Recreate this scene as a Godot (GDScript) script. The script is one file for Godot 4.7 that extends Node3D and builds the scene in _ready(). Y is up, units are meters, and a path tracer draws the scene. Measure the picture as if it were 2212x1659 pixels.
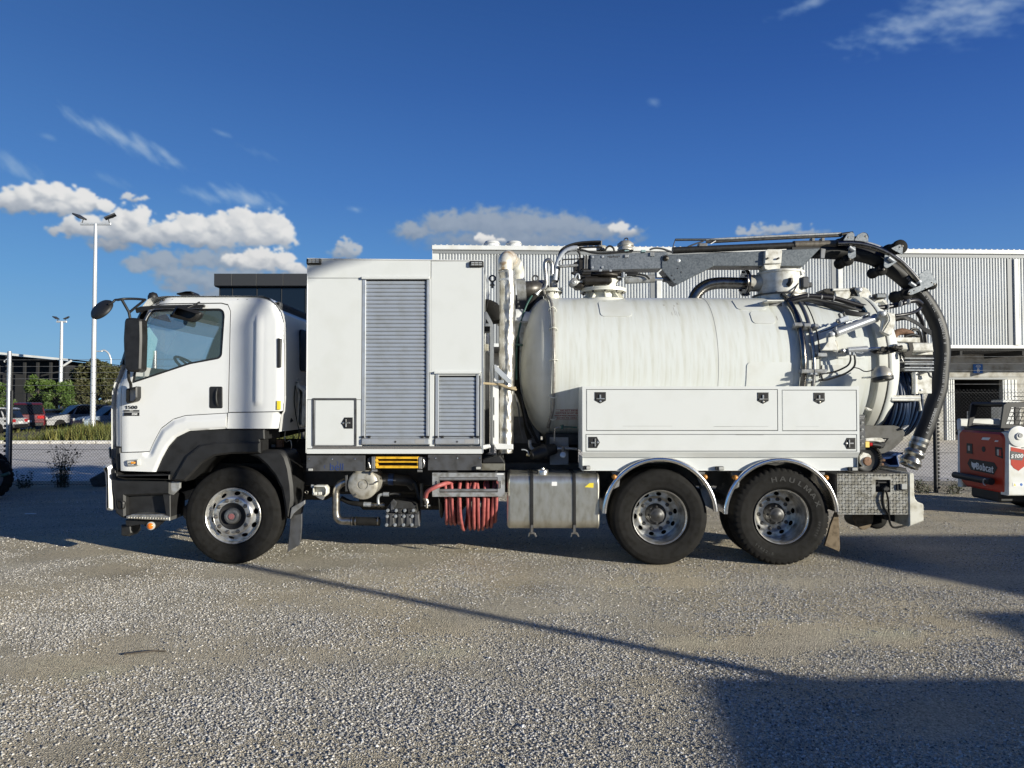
extends Node3D
# A white vacuum truck on a gravel yard. Places were measured in the photograph at 2212 pixels width and turned
# into metres with the camera's own numbers; every thing stands at its own depth.

const F := 1534.0
const CAM := Vector3(0, 1.765, 7.67)
const PITCH := 0.02634
const ZO := {0: [0.0, 0.0, 1.0], 1: [186.5, 576.0, 0.22321], 2: [186.5, 877.8, 0.22321], 3: [647.4, 537.6, 0.22321], 4: [647.4, 850.4, 0.22321],
	5: [1086.3, 493.8, 0.22321], 6: [1086.3, 822.9, 0.22321], 7: [1525.1, 482.8, 0.22321], 8: [1525.1, 822.9, 0.2398], 9: [1718.3, 482.8, 0.22321],
	10: [1828.0, 795.5, 0.23148], 11: [932.6, 537.6, 0.14881], 12: [1673.3, 603.5, 0.17361], 13: [1810.4, 822.9, 0.13228], 14: [2057.3, 822.9, 0.1719], 15: [0.0, 630.9, 0.16534], 16: [0.0, 877.8, 0.19848]}
var rng := RandomNumberGenerator.new()
var names := {}
var offs := {}
var m := {}
var sun_to := Vector3()

# ------------------------------------------------------------------ places
func P(px: float, py: float, z: float) -> Vector3:
	var u := (px - 1106.0) / F
	var v := (829.5 - py) / F
	var d := Vector3(u, v * cos(PITCH) + sin(PITCH), v * sin(PITCH) - cos(PITCH))
	return CAM + d * ((z - CAM.z) / d.z)

func W(k: int, x: float, y: float, z: float) -> Vector3:
	var o: Array = ZO[k]
	return P(o[0] + x * o[2], o[1] + y * o[2], z)

func G(px: float, py: float) -> Vector3:   # the point of the ground under a pixel
	var u := (px - 1106.0) / F
	var v := (829.5 - py) / F
	var d := Vector3(u, v * cos(PITCH) + sin(PITCH), v * sin(PITCH) - cos(PITCH))
	return CAM + d * (-CAM.y / d.y)

func pl(k: int, a: Array, z: float) -> PackedVector2Array:
	var r := PackedVector2Array()
	for i in a.size() / 2:
		var p := W(k, a[i * 2], a[i * 2 + 1], z)
		r.append(Vector2(p.x, p.y))
	return r

func path(k: int, a: Array) -> PackedVector3Array:   # x, y, z triples
	var r := PackedVector3Array()
	for i in a.size() / 3:
		r.append(W(k, a[i * 3], a[i * 3 + 1], a[i * 3 + 2]))
	return r

static func smooth(p: PackedVector3Array, n := 6) -> PackedVector3Array:
	var r := PackedVector3Array()
	for i in p.size() - 1:
		var a := p[maxi(i - 1, 0)]
		var d := p[mini(i + 2, p.size() - 1)]
		for j in n:
			r.append(p[i].cubic_interpolate(p[i + 1], a, d, float(j) / n))
	r.append(p[p.size() - 1])
	return r

static func round_poly(p: PackedVector2Array, r: float, n := 4) -> PackedVector2Array:
	var o := PackedVector2Array()
	for i in p.size():
		var a := p[(i + p.size() - 1) % p.size()]
		var b := p[i]
		var c := p[(i + 1) % p.size()]
		var d := minf(r, minf(a.distance_to(b), b.distance_to(c)) * 0.48)
		var s := b + (a - b).normalized() * d
		var e := b + (c - b).normalized() * d
		for j in n + 1:
			var t := float(j) / n
			o.append(s.lerp(b, t).lerp(b.lerp(e, t), t))
	return o

static func rect(x0: float, y0: float, x1: float, y1: float) -> PackedVector2Array:
	return PackedVector2Array([Vector2(x0, y0), Vector2(x1, y0), Vector2(x1, y1), Vector2(x0, y1)])

static func ellipse(c: Vector2, a: float, b: float, n := 28, turn := 0.0) -> PackedVector2Array:
	var r := PackedVector2Array()
	for i in n:
		r.append(c + Vector2(a * cos(TAU * i / n), b * sin(TAU * i / n)).rotated(turn))
	return r

# ------------------------------------------------------------------ a mesh in the making
class MB:
	var v := PackedVector3Array()
	var n := PackedVector3Array()
	var uv := PackedVector2Array()
	var col := PackedColorArray()
	var xf := Transform3D()

	func put(p: Vector3, nn: Vector3, t := Vector2.ZERO) -> void:
		v.append(xf * p)
		n.append((xf.basis * nn).normalized())
		uv.append(t)

	func tri(a: Vector3, b: Vector3, c: Vector3) -> void:
		var nn := (b - a).cross(c - a)
		if nn.length_squared() < 1e-18:
			return
		put(a, nn)
		put(c, nn)
		put(b, nn)

	func quad(a: Vector3, b: Vector3, c: Vector3, d: Vector3) -> void:
		tri(a, b, c)
		tri(a, c, d)

	func quadn(a: Vector3, b: Vector3, c: Vector3, d: Vector3, na: Vector3, nb: Vector3, nc: Vector3, nd: Vector3) -> void:
		if (b - a).cross(c - a).length_squared() > 1e-18:
			put(a, na)
			put(c, nc)
			put(b, nb)
		if (c - a).cross(d - a).length_squared() > 1e-18:
			put(a, na)
			put(d, nd)
			put(c, nc)

	func grid(rows: Array, cu := false, uvs := Vector2.ONE) -> void:
		var h := rows.size()
		var w: int = rows[0].size()
		var nn := []
		for i in h:
			var r := PackedVector3Array()
			for j in w:
				var j0 := (j + w - 1) % w if cu else maxi(j - 1, 0)
				var j1 := (j + 1) % w if cu else mini(j + 1, w - 1)
				var du: Vector3 = rows[i][j1] - rows[i][j0]
				var dv: Vector3 = rows[mini(i + 1, h - 1)][j] - rows[maxi(i - 1, 0)][j]
				r.append(du.cross(dv).normalized())
			nn.append(r)
		for i in h - 1:
			for j in (w if cu else w - 1):
				var k := (j + 1) % w
				var a: Vector3 = rows[i][j]
				var b: Vector3 = rows[i][k]
				var c: Vector3 = rows[i + 1][k]
				var d: Vector3 = rows[i + 1][j]
				var u0 := float(j) / (w - 1) * uvs.x
				var u1 := float(j + 1) / (w - 1) * uvs.x
				var v0 := float(i) / (h - 1) * uvs.y
				var v1 := float(i + 1) / (h - 1) * uvs.y
				if (b - a).cross(c - a).length_squared() > 1e-18:
					put(a, nn[i][j], Vector2(u0, v0))
					put(c, nn[i + 1][k], Vector2(u1, v1))
					put(b, nn[i][k], Vector2(u1, v0))
				if (c - a).cross(d - a).length_squared() > 1e-18:
					put(a, nn[i][j], Vector2(u0, v0))
					put(d, nn[i + 1][j], Vector2(u0, v1))
					put(c, nn[i + 1][k], Vector2(u1, v1))

	func tube(p: PackedVector3Array, r: Variant, sides := 10, caps := true) -> void:
		var rows := []
		var t0 := (p[1] - p[0]).normalized()
		var e := t0.cross(Vector3.UP if absf(t0.y) < 0.9 else Vector3.RIGHT).normalized()
		for i in p.size():
			var t := (p[mini(i + 1, p.size() - 1)] - p[maxi(i - 1, 0)]).normalized()
			e = (e - t * e.dot(t)).normalized()
			var f := t.cross(e)
			var rr: float = r if r is float else r[i]
			var row := PackedVector3Array()
			for j in sides:
				var a := TAU * j / sides
				row.append(p[i] + (e * cos(a) + f * sin(a)) * rr)
			rows.append(row)
		grid(rows, true)
		if caps:
			for k in [0, rows.size() - 1]:
				var row: PackedVector3Array = rows[k]
				for j in range(1, sides - 1):
					if k == 0:
						tri(row[0], row[j + 1], row[j])
					else:
						tri(row[0], row[j], row[j + 1])

	func cyl(a: Vector3, b: Vector3, r: float, sides := 14) -> void:
		tube(PackedVector3Array([a, b]), r, sides)

	func lathe(prof: Array, o: Vector3, ax: Vector3, segs := 32, a0 := 0.0, a1 := TAU) -> void:
		ax = ax.normalized()
		var e := ax.cross(Vector3.UP if absf(ax.y) < 0.9 else Vector3.RIGHT).normalized()
		var f := ax.cross(e)
		var sn := []
		for i in prof.size() - 1:
			var d: Vector2 = prof[i + 1] - prof[i]
			sn.append(Vector2(d.y, -d.x).normalized())
		for i in prof.size() - 1:
			var p: Vector2 = prof[i]
			var q: Vector2 = prof[i + 1]
			var np: Vector2 = sn[i]
			var nq: Vector2 = sn[i]
			if i > 0 and sn[i].dot(sn[i - 1]) > 0.55:
				np = (sn[i] + sn[i - 1]).normalized()
			if i < sn.size() - 1 and sn[i].dot(sn[i + 1]) > 0.55:
				nq = (sn[i] + sn[i + 1]).normalized()
			for j in segs:
				var b0 := a0 + (a1 - a0) * j / segs
				var b1 := a0 + (a1 - a0) * (j + 1) / segs
				var d0 := e * cos(b0) + f * sin(b0)
				var d1 := e * cos(b1) + f * sin(b1)
				quadn(o + d0 * p.x + ax * p.y, o + d1 * p.x + ax * p.y, o + d1 * q.x + ax * q.y, o + d0 * q.x + ax * q.y,
					d0 * np.x + ax * np.y, d1 * np.x + ax * np.y, d1 * nq.x + ax * nq.y, d0 * nq.x + ax * nq.y)

	static func area(p: PackedVector2Array) -> float:
		var s := 0.0
		for i in p.size():
			s += p[i].cross(p[(i + 1) % p.size()])
		return s * 0.5

	static func ccw(p: PackedVector2Array) -> PackedVector2Array:
		if area(p) < 0.0:
			p = p.duplicate()
			p.reverse()
		return p

	static func inset(p: PackedVector2Array, d: float) -> PackedVector2Array:
		var r := PackedVector2Array()
		var c := p.size()
		for i in c:
			var a := (p[i] - p[(i + c - 1) % c]).normalized()
			var b := (p[(i + 1) % c] - p[i]).normalized()
			var na := Vector2(-a.y, a.x)
			var nb := Vector2(-b.y, b.x)
			var s := (na + nb)
			var l := maxf(s.length_squared() * 0.5, 0.35)
			r.append(p[i] + s * (d / l))
		return r

	func cap(p: PackedVector2Array, z: float, up: bool) -> void:
		var t := Geometry2D.triangulate_polygon(p)
		for i in t.size() / 3:
			var a := Vector3(p[t[i * 3]].x, p[t[i * 3]].y, z)
			var b := Vector3(p[t[i * 3 + 1]].x, p[t[i * 3 + 1]].y, z)
			var c := Vector3(p[t[i * 3 + 2]].x, p[t[i * 3 + 2]].y, z)
			if ((b - a).cross(c - a).z > 0.0) == up:
				tri(a, b, c)
			else:
				tri(a, c, b)

	# a polygon of the xy plane with thickness, from z0 (towards the viewer) back to z1
	func plate(poly: PackedVector2Array, z0: float, z1: float, bev := 0.004) -> void:
		var p := ccw(poly)
		var q := inset(p, bev) if bev > 0.0 else p
		cap(q, z0, true)
		cap(p, z1, false)
		var c := p.size()
		var en := []
		for i in c:
			var d := (p[(i + 1) % c] - p[i]).normalized()
			en.append(Vector2(d.y, -d.x))
		for i in c:
			var k := (i + 1) % c
			var n0: Vector2 = en[i]
			var n1: Vector2 = en[i]
			if en[i].dot(en[(i + c - 1) % c]) > 0.8:
				n0 = (en[i] + en[(i + c - 1) % c]).normalized()
			if en[i].dot(en[k]) > 0.8:
				n1 = (en[i] + en[k]).normalized()
			var m0 := Vector3(n0.x, n0.y, 0)
			var m1 := Vector3(n1.x, n1.y, 0)
			var zb := z0 - bev
			quadn(Vector3(p[i].x, p[i].y, z1), Vector3(p[k].x, p[k].y, z1), Vector3(p[k].x, p[k].y, zb), Vector3(p[i].x, p[i].y, zb), m0, m1, m1, m0)
			if bev > 0.0:
				var b0 := (m0 + Vector3(0, 0, 1)).normalized()
				var b1 := (m1 + Vector3(0, 0, 1)).normalized()
				quadn(Vector3(p[i].x, p[i].y, zb), Vector3(p[k].x, p[k].y, zb), Vector3(q[k].x, q[k].y, z0), Vector3(q[i].x, q[i].y, z0), b0, b1, b1, b0)

	# a chamfered box
	func box(c: Vector3, s: Vector3, b := 0.004, bs := Basis()) -> void:
		var old := xf
		xf = xf * Transform3D(bs, c)
		var h := s * 0.5
		b = minf(b, minf(h.x, minf(h.y, h.z)) * 0.9)
		for ax in 3:
			for sg in [-1.0, 1.0]:
				var u := (ax + 1) % 3
				var w := (ax + 2) % 3
				var pt := func(su: float, sw: float) -> Vector3:
					var r := Vector3()
					r[ax] = sg * h[ax]
					r[u] = su * (h[u] - b)
					r[w] = sw * (h[w] - b)
					return r
				if sg > 0:
					quad(pt.call(-1, -1), pt.call(1, -1), pt.call(1, 1), pt.call(-1, 1))
				else:
					quad(pt.call(-1, -1), pt.call(-1, 1), pt.call(1, 1), pt.call(1, -1))
		if b > 0.0:
			for ax in 3:
				var u := (ax + 1) % 3
				var w := (ax + 2) % 3
				for su in [-1.0, 1.0]:
					for sw in [-1.0, 1.0]:
						var e := func(sa: float, on_u: bool) -> Vector3:
							var r := Vector3()
							r[ax] = sa * (h[ax] - b)
							r[u] = su * (h[u] if on_u else h[u] - b)
							r[w] = sw * (h[w] - b if on_u else h[w])
							return r
						_edge(e)
			for sx in [-1.0, 1.0]:
				for sy in [-1.0, 1.0]:
					for sz in [-1.0, 1.0]:
						var a := Vector3(sx * h.x, sy * (h.y - b), sz * (h.z - b))
						var d := Vector3(sx * (h.x - b), sy * h.y, sz * (h.z - b))
						var f := Vector3(sx * (h.x - b), sy * (h.y - b), sz * h.z)
						if (d - a).cross(f - a).dot(Vector3(sx, sy, sz)) > 0:
							tri(a, d, f)
						else:
							tri(a, f, d)
		xf = old

	func _edge(e: Callable) -> void:
		var a: Vector3 = e.call(-1.0, true)
		var b: Vector3 = e.call(1.0, true)
		var c: Vector3 = e.call(1.0, false)
		var d: Vector3 = e.call(-1.0, false)
		if (b - a).cross(c - a).dot(a + c) > 0:
			quad(a, b, c, d)
		else:
			quad(a, d, c, b)

	# a polygon with holes laid over the height z = zf(x, y); thick gives its rims a depth
	func drape(poly: PackedVector2Array, holes: Array, cell: float, zf: Callable, thick := 0.0) -> void:
		poly = ccw(poly)
		var lo := poly[0]
		var hi := poly[0]
		for p in poly:
			lo = lo.min(p)
			hi = hi.max(p)
		var nx := int(ceil((hi.x - lo.x) / cell))
		var ny := int(ceil((hi.y - lo.y) / cell))
		var inside := func(p: Vector2) -> bool:
			if not Geometry2D.is_point_in_polygon(p, poly):
				return false
			for h in holes:
				if Geometry2D.is_point_in_polygon(p, h):
					return false
			return true
		var inn := []
		for j in ny + 1:
			var r := []
			for i in nx + 1:
				r.append(inside.call(lo + Vector2(i, j) * cell))
			inn.append(r)
		for j in ny:
			for i in nx:
				var a := lo + Vector2(i, j) * cell
				var sq := PackedVector2Array([a, a + Vector2(cell, 0), a + Vector2(cell, cell), a + Vector2(0, cell)])
				if inn[j][i] and inn[j][i + 1] and inn[j + 1][i] and inn[j + 1][i + 1] and inside.call(a + Vector2(cell, cell) * 0.5):
					_dr(sq, zf)
					continue
				var pieces: Array = Geometry2D.intersect_polygons(sq, poly)
				for h in holes:
					var nxt := []
					for q in pieces:
						nxt.append_array(Geometry2D.clip_polygons(q, h))
					pieces = nxt
				for q in pieces:
					if absf(area(q)) > 1e-8:
						_dr(q, zf)
		if thick > 0.0:
			var loops := [poly]
			loops.append_array(holes)
			for lp in loops:
				var pts := PackedVector2Array()
				for i in lp.size():
					var p: Vector2 = lp[i]
					var q: Vector2 = lp[(i + 1) % lp.size()]
					var k := maxi(1, int(ceil(p.distance_to(q) / cell)))
					for t in k:
						pts.append(p.lerp(q, float(t) / k))
				for i in pts.size():
					var p := pts[i]
					var q := pts[(i + 1) % pts.size()]
					var zp: float = zf.call(p)
					var zq: float = zf.call(q)
					quad(Vector3(p.x, p.y, zp), Vector3(p.x, p.y, zp - thick), Vector3(q.x, q.y, zq - thick), Vector3(q.x, q.y, zq))

	func _dr(q: PackedVector2Array, zf: Callable) -> void:
		q = ccw(q)
		var t := PackedInt32Array([0, 1, 2, 0, 2, 3]) if q.size() == 4 else Geometry2D.triangulate_polygon(q)
		var ps := PackedVector3Array()
		var ns := PackedVector3Array()
		for p in q:
			var z: float = zf.call(p)
			var e := 0.003
			var zx: float = zf.call(p + Vector2(e, 0))
			var zxm: float = zf.call(p - Vector2(e, 0))
			var zy: float = zf.call(p + Vector2(0, e))
			var zym: float = zf.call(p - Vector2(0, e))
			ps.append(Vector3(p.x, p.y, z))
			ns.append(Vector3(-(zx - zxm) / (2 * e), -(zy - zym) / (2 * e), 1).normalized())
		for i in t.size() / 3:
			var a := t[i * 3]
			var b := t[i * 3 + 1]
			var c := t[i * 3 + 2]
			if (ps[b] - ps[a]).cross(ps[c] - ps[a]).z < 0:
				var s := b
				b = c
				c = s
			put(ps[a], ns[a])
			put(ps[c], ns[c])
			put(ps[b], ns[b])

	func add(mesh: Mesh, t: Transform3D) -> void:
		for s in mesh.get_surface_count():
			var a := mesh.surface_get_arrays(s)
			var vs: PackedVector3Array = a[Mesh.ARRAY_VERTEX]
			var ns: PackedVector3Array = a[Mesh.ARRAY_NORMAL]
			var ix: PackedInt32Array = a[Mesh.ARRAY_INDEX] if a[Mesh.ARRAY_INDEX] != null else PackedInt32Array(range(vs.size()))
			for i in ix:
				v.append(xf * (t * vs[i]))
				n.append((xf.basis * (t.basis * ns[i])).normalized())
				uv.append(Vector2.ZERO)

	func mesh() -> ArrayMesh:
		var a := []
		a.resize(Mesh.ARRAY_MAX)
		a[Mesh.ARRAY_VERTEX] = v
		a[Mesh.ARRAY_NORMAL] = n
		a[Mesh.ARRAY_TEX_UV] = uv
		if col.size() == v.size() and col.size() > 0:
			a[Mesh.ARRAY_COLOR] = col
		var am := ArrayMesh.new()
		if v.size() > 2:
			am.add_surface_from_arrays(Mesh.PRIMITIVE_TRIANGLES, a)
		return am

# ------------------------------------------------------------------ nodes
func numbered(parent: Node, called: String) -> String:
	var key := str(parent.get_instance_id()) + "/" + called
	var k: int = names.get(key, 0)
	names[key] = k + 1
	return called if k == 0 else called + "_%03d" % k

func tag(o: Node3D, label: String, category := "", group := "", kind := "") -> Node3D:
	if label:
		o.set_meta("label", label)
	if category:
		o.set_meta("category", category)
	if group:
		o.set_meta("group", group)
	if kind:
		o.set_meta("kind", kind)
	return o

func thing(called: String, label: String, category: String, at := Vector3.ZERO, group := "") -> Node3D:
	var o := Node3D.new()
	o.name = numbered(self, called)
	add_child(o, true)
	o.position = at
	offs[o] = at
	return tag(o, label, category, group)

# a mesh whose shape is written in the world's own metres
func part(parent: Node3D, called: String, b: MB, mat: Material, label := "") -> MeshInstance3D:
	var o := MeshInstance3D.new()
	o.name = numbered(parent, called)
	o.mesh = b.mesh()
	o.material_override = mat
	parent.add_child(o, true)
	if offs.has(parent):
		o.position = -offs[parent]
	if label:
		o.set_meta("label", label)
	return o

# the same with its own origin
func piece(parent: Node3D, called: String, mesh: Mesh, mat: Material, t := Transform3D()) -> MeshInstance3D:
	var o := MeshInstance3D.new()
	o.name = numbered(parent, called)
	o.mesh = mesh
	o.material_override = mat
	parent.add_child(o, true)
	o.transform = t
	if offs.has(parent):
		o.position -= offs[parent]
	return o

func text(b: MB, s: String, height: float, t: Transform3D, depth := 0.004, bold := true, squash := 1.0) -> void:
	var f := SystemFont.new()
	f.font_names = PackedStringArray(["Droid Sans"])
	f.font_weight = 700 if bold else 400
	var tm := TextMesh.new()
	tm.font = f
	tm.text = s
	tm.font_size = 32
	tm.pixel_size = height / 32.0 / 0.714
	tm.depth = depth
	tm.curve_step = 2.0
	b.add(tm, t * Transform3D(Basis().scaled(Vector3(squash, 1, 1)), Vector3.ZERO))

# quick parts from measured outlines
func ply(par: Node3D, called: String, k: int, a: Array, z0: float, z1: float, mat: Material, bev := 0.004, rnd := 0.0) -> MeshInstance3D:
	var b := MB.new()
	var p := pl(k, a, z0)
	b.plate(round_poly(p, rnd) if rnd > 0.0 else p, z0, z1, bev)
	return part(par, called, b, mat)

func rc(par: Node3D, called: String, k: int, x0: float, y0: float, x1: float, y1: float, z0: float, z1: float, mat: Material, bev := 0.004, rnd := 0.0) -> MeshInstance3D:
	var a := W(k, x0, (y0 + y1) * 0.5, z0)
	var c := W(k, x1, (y0 + y1) * 0.5, z0)
	var d := W(k, (x0 + x1) * 0.5, y0, z0)
	var e := W(k, (x0 + x1) * 0.5, y1, z0)
	var p := rect(a.x, e.y, c.x, d.y)
	var b := MB.new()
	b.plate(round_poly(p, rnd) if rnd > 0.0 else p, z0, z1, bev)
	return part(par, called, b, mat)

func tb(par: Node3D, called: String, k: int, a: Array, r: float, mat: Material, curved := true, sides := 10) -> MeshInstance3D:
	var b := MB.new()
	var p := path(k, a)
	b.tube(smooth(p) if curved and p.size() > 2 else p, r, sides)
	return part(par, called, b, mat)

func lt(par: Node3D, called: String, o: Vector3, ax: Vector3, prof: Array, mat: Material, segs := 32) -> MeshInstance3D:
	var b := MB.new()
	b.lathe(prof, o, ax, segs)
	return part(par, called, b, mat)

# ------------------------------------------------------------------ materials
func mt(c: Color, rough := 0.6, metal := 0.0, tex: Texture2D = null, scale := 1.0) -> StandardMaterial3D:
	var s := StandardMaterial3D.new()
	s.albedo_color = c.linear_to_srgb()
	s.roughness = rough
	s.metallic = metal
	if tex:
		s.albedo_texture = tex
		s.uv1_triplanar = true
		s.uv1_world_triplanar = true
		s.uv1_scale = Vector3.ONE * scale
	return s

func ntex(sd: int, freq: float, stops: Array, kind := FastNoiseLite.TYPE_SIMPLEX_SMOOTH, oct := 4, size := 512, cell := -1) -> NoiseTexture2D:
	var f := FastNoiseLite.new()
	f.seed = sd
	f.noise_type = kind
	f.frequency = freq
	f.fractal_octaves = oct
	if oct == 1:
		f.fractal_type = FastNoiseLite.FRACTAL_NONE
	if cell >= 0:
		f.cellular_return_type = cell
	var t := NoiseTexture2D.new()
	t.width = size
	t.height = size
	t.seamless = true
	t.noise = f
	t.generate_mipmaps = false
	if stops.size():
		var g := Gradient.new()
		var os := PackedFloat32Array()
		var cs := PackedColorArray()
		for s in stops:
			os.append(s[0])
			cs.append(s[1])
		g.offsets = os
		g.colors = cs
		t.color_ramp = g
	return t

func gr(x: float, w := 0.0) -> Color:   # a grey, a little warm
	return Color(x, x * (1.0 - w * 0.3), x * (1.0 - w))

func materials() -> void:
	var dirt := ntex(3, 0.006, [[0.0, Color(0.93, 0.92, 0.89)], [0.4, Color(0.985, 0.98, 0.97)], [0.65, Color(1, 1, 1)]], FastNoiseLite.TYPE_SIMPLEX_SMOOTH, 5)
	var grime := ntex(9, 0.01, [[0.0, Color(0.7, 0.68, 0.63)], [0.42, Color(0.93, 0.92, 0.9)], [0.65, Color(1, 1, 1)]], FastNoiseLite.TYPE_SIMPLEX_SMOOTH, 5)
	m.dirt = dirt
	m.grime = grime
	var clean := ntex(5, 0.008, [[0.0, Color(0.98, 0.979, 0.972)], [0.5, Color(1, 1, 1)]], FastNoiseLite.TYPE_SIMPLEX_SMOOTH, 5)
	m.white = mt(Color(0.675, 0.68, 0.675), 0.32, 0.0, clean, 0.5)
	m.white.clearcoat_enabled = true
	m.white.clearcoat = 0.5
	m.white.clearcoat_roughness = 0.12
	m.panel = mt(Color(0.61, 0.625, 0.615), 0.42, 0.0, clean, 0.5)
	m.cream = mt(Color(0.66, 0.655, 0.59), 0.4, 0.0, dirt, 1.2)
	m.dirty_white = mt(Color(0.68, 0.675, 0.63), 0.5, 0.0, grime, 1.6)
	m.black = mt(Color(0.013, 0.013, 0.0135), 0.5, 0.0, grime, 1.5)
	m.plastic = mt(Color(0.015, 0.015, 0.0155), 0.55, 0.0, grime, 1.2)
	m.rubber = mt(Color(0.014, 0.0135, 0.013), 0.8, 0.0, grime, 2.0)
	m.rubber.metallic_specular = 0.3
	m.rubber_text = mt(Color(0.021, 0.021, 0.02), 0.65)
	m.dark = mt(Color(0.012, 0.012, 0.013), 0.8)
	m.chassis = mt(Color(0.03, 0.03, 0.03), 0.6, 0.0, grime, 1.4)
	m.grey = mt(Color(0.2, 0.205, 0.215), 0.5, 0.2, grime, 1.2)
	m.dark_grey = mt(Color(0.07, 0.072, 0.078), 0.5, 0.1, grime, 1.2)
	m.olive = mt(Color(0.17, 0.165, 0.14), 0.55, 0.2, grime, 1.5)
	m.silver = mt(Color(0.5, 0.52, 0.55), 0.34, 0.55, dirt, 2.0)
	m.slat = mt(Color(0.40, 0.435, 0.49), 0.4, 0.4, dirt, 1.5)
	m.alu = mt(Color(0.72, 0.71, 0.68), 0.3, 0.9, grime, 1.4)
	m.rim = mt(Color(0.74, 0.74, 0.73), 0.28, 0.75, grime, 2.2)
	m.polish = mt(Color(0.86, 0.86, 0.86), 0.2, 1.0, dirt, 2.0)
	m.chrome = mt(Color(0.85, 0.85, 0.86), 0.06, 1.0)
	m.steel = mt(Color(0.45, 0.43, 0.4), 0.3, 0.95, grime, 3.0)
	m.paint_grey = mt(Color(0.36, 0.37, 0.38), 0.35, 0.3, grime, 2.0)
	var spangle := ntex(21, 0.05, [[0.0, Color(0.72, 0.74, 0.76)], [0.5, Color(0.88, 0.89, 0.9)], [1.0, Color(1, 1, 1)]], FastNoiseLite.TYPE_CELLULAR, 2, 512, FastNoiseLite.RETURN_CELL_VALUE)
	m.galv = mt(Color(0.17, 0.185, 0.195), 0.42, 0.55, spangle, 2.2)
	m.galv_light = mt(Color(0.5, 0.51, 0.52), 0.45, 0.5, spangle, 2.0)
	m.dark_steel = mt(Color(0.09, 0.085, 0.08), 0.42, 0.6, grime, 2.5)
	m.grease = mt(Color(0.03, 0.026, 0.021), 0.4, 0.3, grime, 4.0)
	m.rust = mt(Color(0.18, 0.1, 0.06), 0.8, 0.1, grime, 4.0)
	m.hub = mt(Color(0.06, 0.06, 0.062), 0.45, 0.3, grime, 3.0)
	m.yellow = mt(Color(0.78, 0.46, 0.03), 0.45, 0.0, grime, 2.0)
	m.red_hose = mt(Color(0.4, 0.105, 0.1), 0.55, 0.0, grime, 2.5)
	m.blue_hose = mt(Color(0.005, 0.022, 0.065), 0.45, 0.0, grime, 2.0)
	m.blue = mt(Color(0.02, 0.05, 0.15), 0.5)
	m.print = mt(Color(0.012, 0.012, 0.013), 0.5)
	m.print_white = mt(Color(0.75, 0.75, 0.74), 0.5)
	m.print_grey = mt(Color(0.3, 0.3, 0.3), 0.6)
	m.print_red = mt(Color(0.32, 0.05, 0.05), 0.5)
	m.orange = mt(Color(0.8, 0.2, 0.02), 0.2)
	m.amber = mt(Color(0.75, 0.3, 0.03), 0.3)
	m.red = mt(Color(0.45, 0.02, 0.02), 0.25)
	m.lens = mt(Color(0.42, 0.42, 0.40), 0.1)
	m.glass = mt(Color(0.35, 0.5, 0.5), 0.03)
	m.glass.transparency = BaseMaterial3D.TRANSPARENCY_ALPHA
	m.glass.albedo_color.a = 0.12
	m.screen = mt(Color(0.3, 0.62, 0.6), 0.03)
	m.screen.transparency = BaseMaterial3D.TRANSPARENCY_ALPHA
	m.screen.albedo_color.a = 0.45
	m.shade_band = mt(Color(0.0, 0.2, 0.24), 0.03)
	m.shade_band.transparency = BaseMaterial3D.TRANSPARENCY_ALPHA
	m.shade_band.albedo_color.a = 0.7
	m.dark_glass = mt(Color(0.008, 0.011, 0.016), 0.04)
	m.mirror = mt(Color(0.9, 0.9, 0.9), 0.02, 1.0)
	m.interior = mt(Color(0.05, 0.052, 0.055), 0.7)
	m.strap = mt(Color(0.3, 0.24, 0.15), 0.85)
	m.green = mt(Color(0.01, 0.06, 0.05), 0.5)
	m.sticker_yellow = mt(Color(0.75, 0.6, 0.04), 0.5)
	m.wood = mt(Color(0.1, 0.095, 0.085), 0.8, 0.0, grime, 3.0)
	# dented stainless of the exhaust stack
	m.stack = mt(Color(0.44, 0.43, 0.41), 0.4, 1.0, grime, 1.5)
	m.stack.normal_enabled = true
	var dn := ntex(31, 0.012, [], FastNoiseLite.TYPE_SIMPLEX_SMOOTH, 3, 512)
	dn.as_normal_map = true
	dn.bump_strength = 5.0
	m.stack.normal_texture = dn
	m.stack.normal_scale = 0.45
	# the brushed fuel tank
	m.fuel = mt(Color(0.66, 0.65, 0.61), 0.36, 0.9, ntex(37, 0.012, [[0.0, Color(0.84, 0.82, 0.77)], [0.5, Color(0.95, 0.945, 0.92)], [1.0, Color(1, 1, 1)]]), 1.0)
	m.fuel.uv1_scale = Vector3(1.6, 0.7, 0.7)
	m.fuel.normal_enabled = true
	m.fuel.normal_texture = dn
	m.fuel.normal_scale = 0.12
	# the tank with its streaks running down
	m.tank = mt(Color(0.615, 0.635, 0.61), 0.4)
	m.tank.albedo_texture = ntex(41, 0.011, [[0.0, Color(0.95, 0.945, 0.925)], [0.3, Color(0.99, 0.99, 0.985)], [0.4, Color(1, 1, 1)]], FastNoiseLite.TYPE_SIMPLEX_SMOOTH, 5)
	m.tank.uv1_scale = Vector3(10.0, 1.7, 1)
	m.tank.detail_enabled = true
	m.tank.detail_blend_mode = BaseMaterial3D.BLEND_MODE_MUL
	m.tank.detail_albedo = dirt
	m.tank.clearcoat_enabled = true
	m.tank.clearcoat = 0.35
	m.tank.clearcoat_roughness = 0.2
	m.rim_painted = mt(Color(0.6, 0.6, 0.59), 0.33, 0.85, grime, 2.2)
	m.hub_grey = mt(Color(0.17, 0.175, 0.18), 0.45, 0.3, grime, 3.0)
	m.hub_red = mt(Color(0.3, 0.12, 0.12), 0.4)
	m.lens_dull = mt(Color(0.4, 0.4, 0.38), 0.12, 0.3)
	m.blue_print = mt(Color(0.02, 0.045, 0.16), 0.4)
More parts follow.
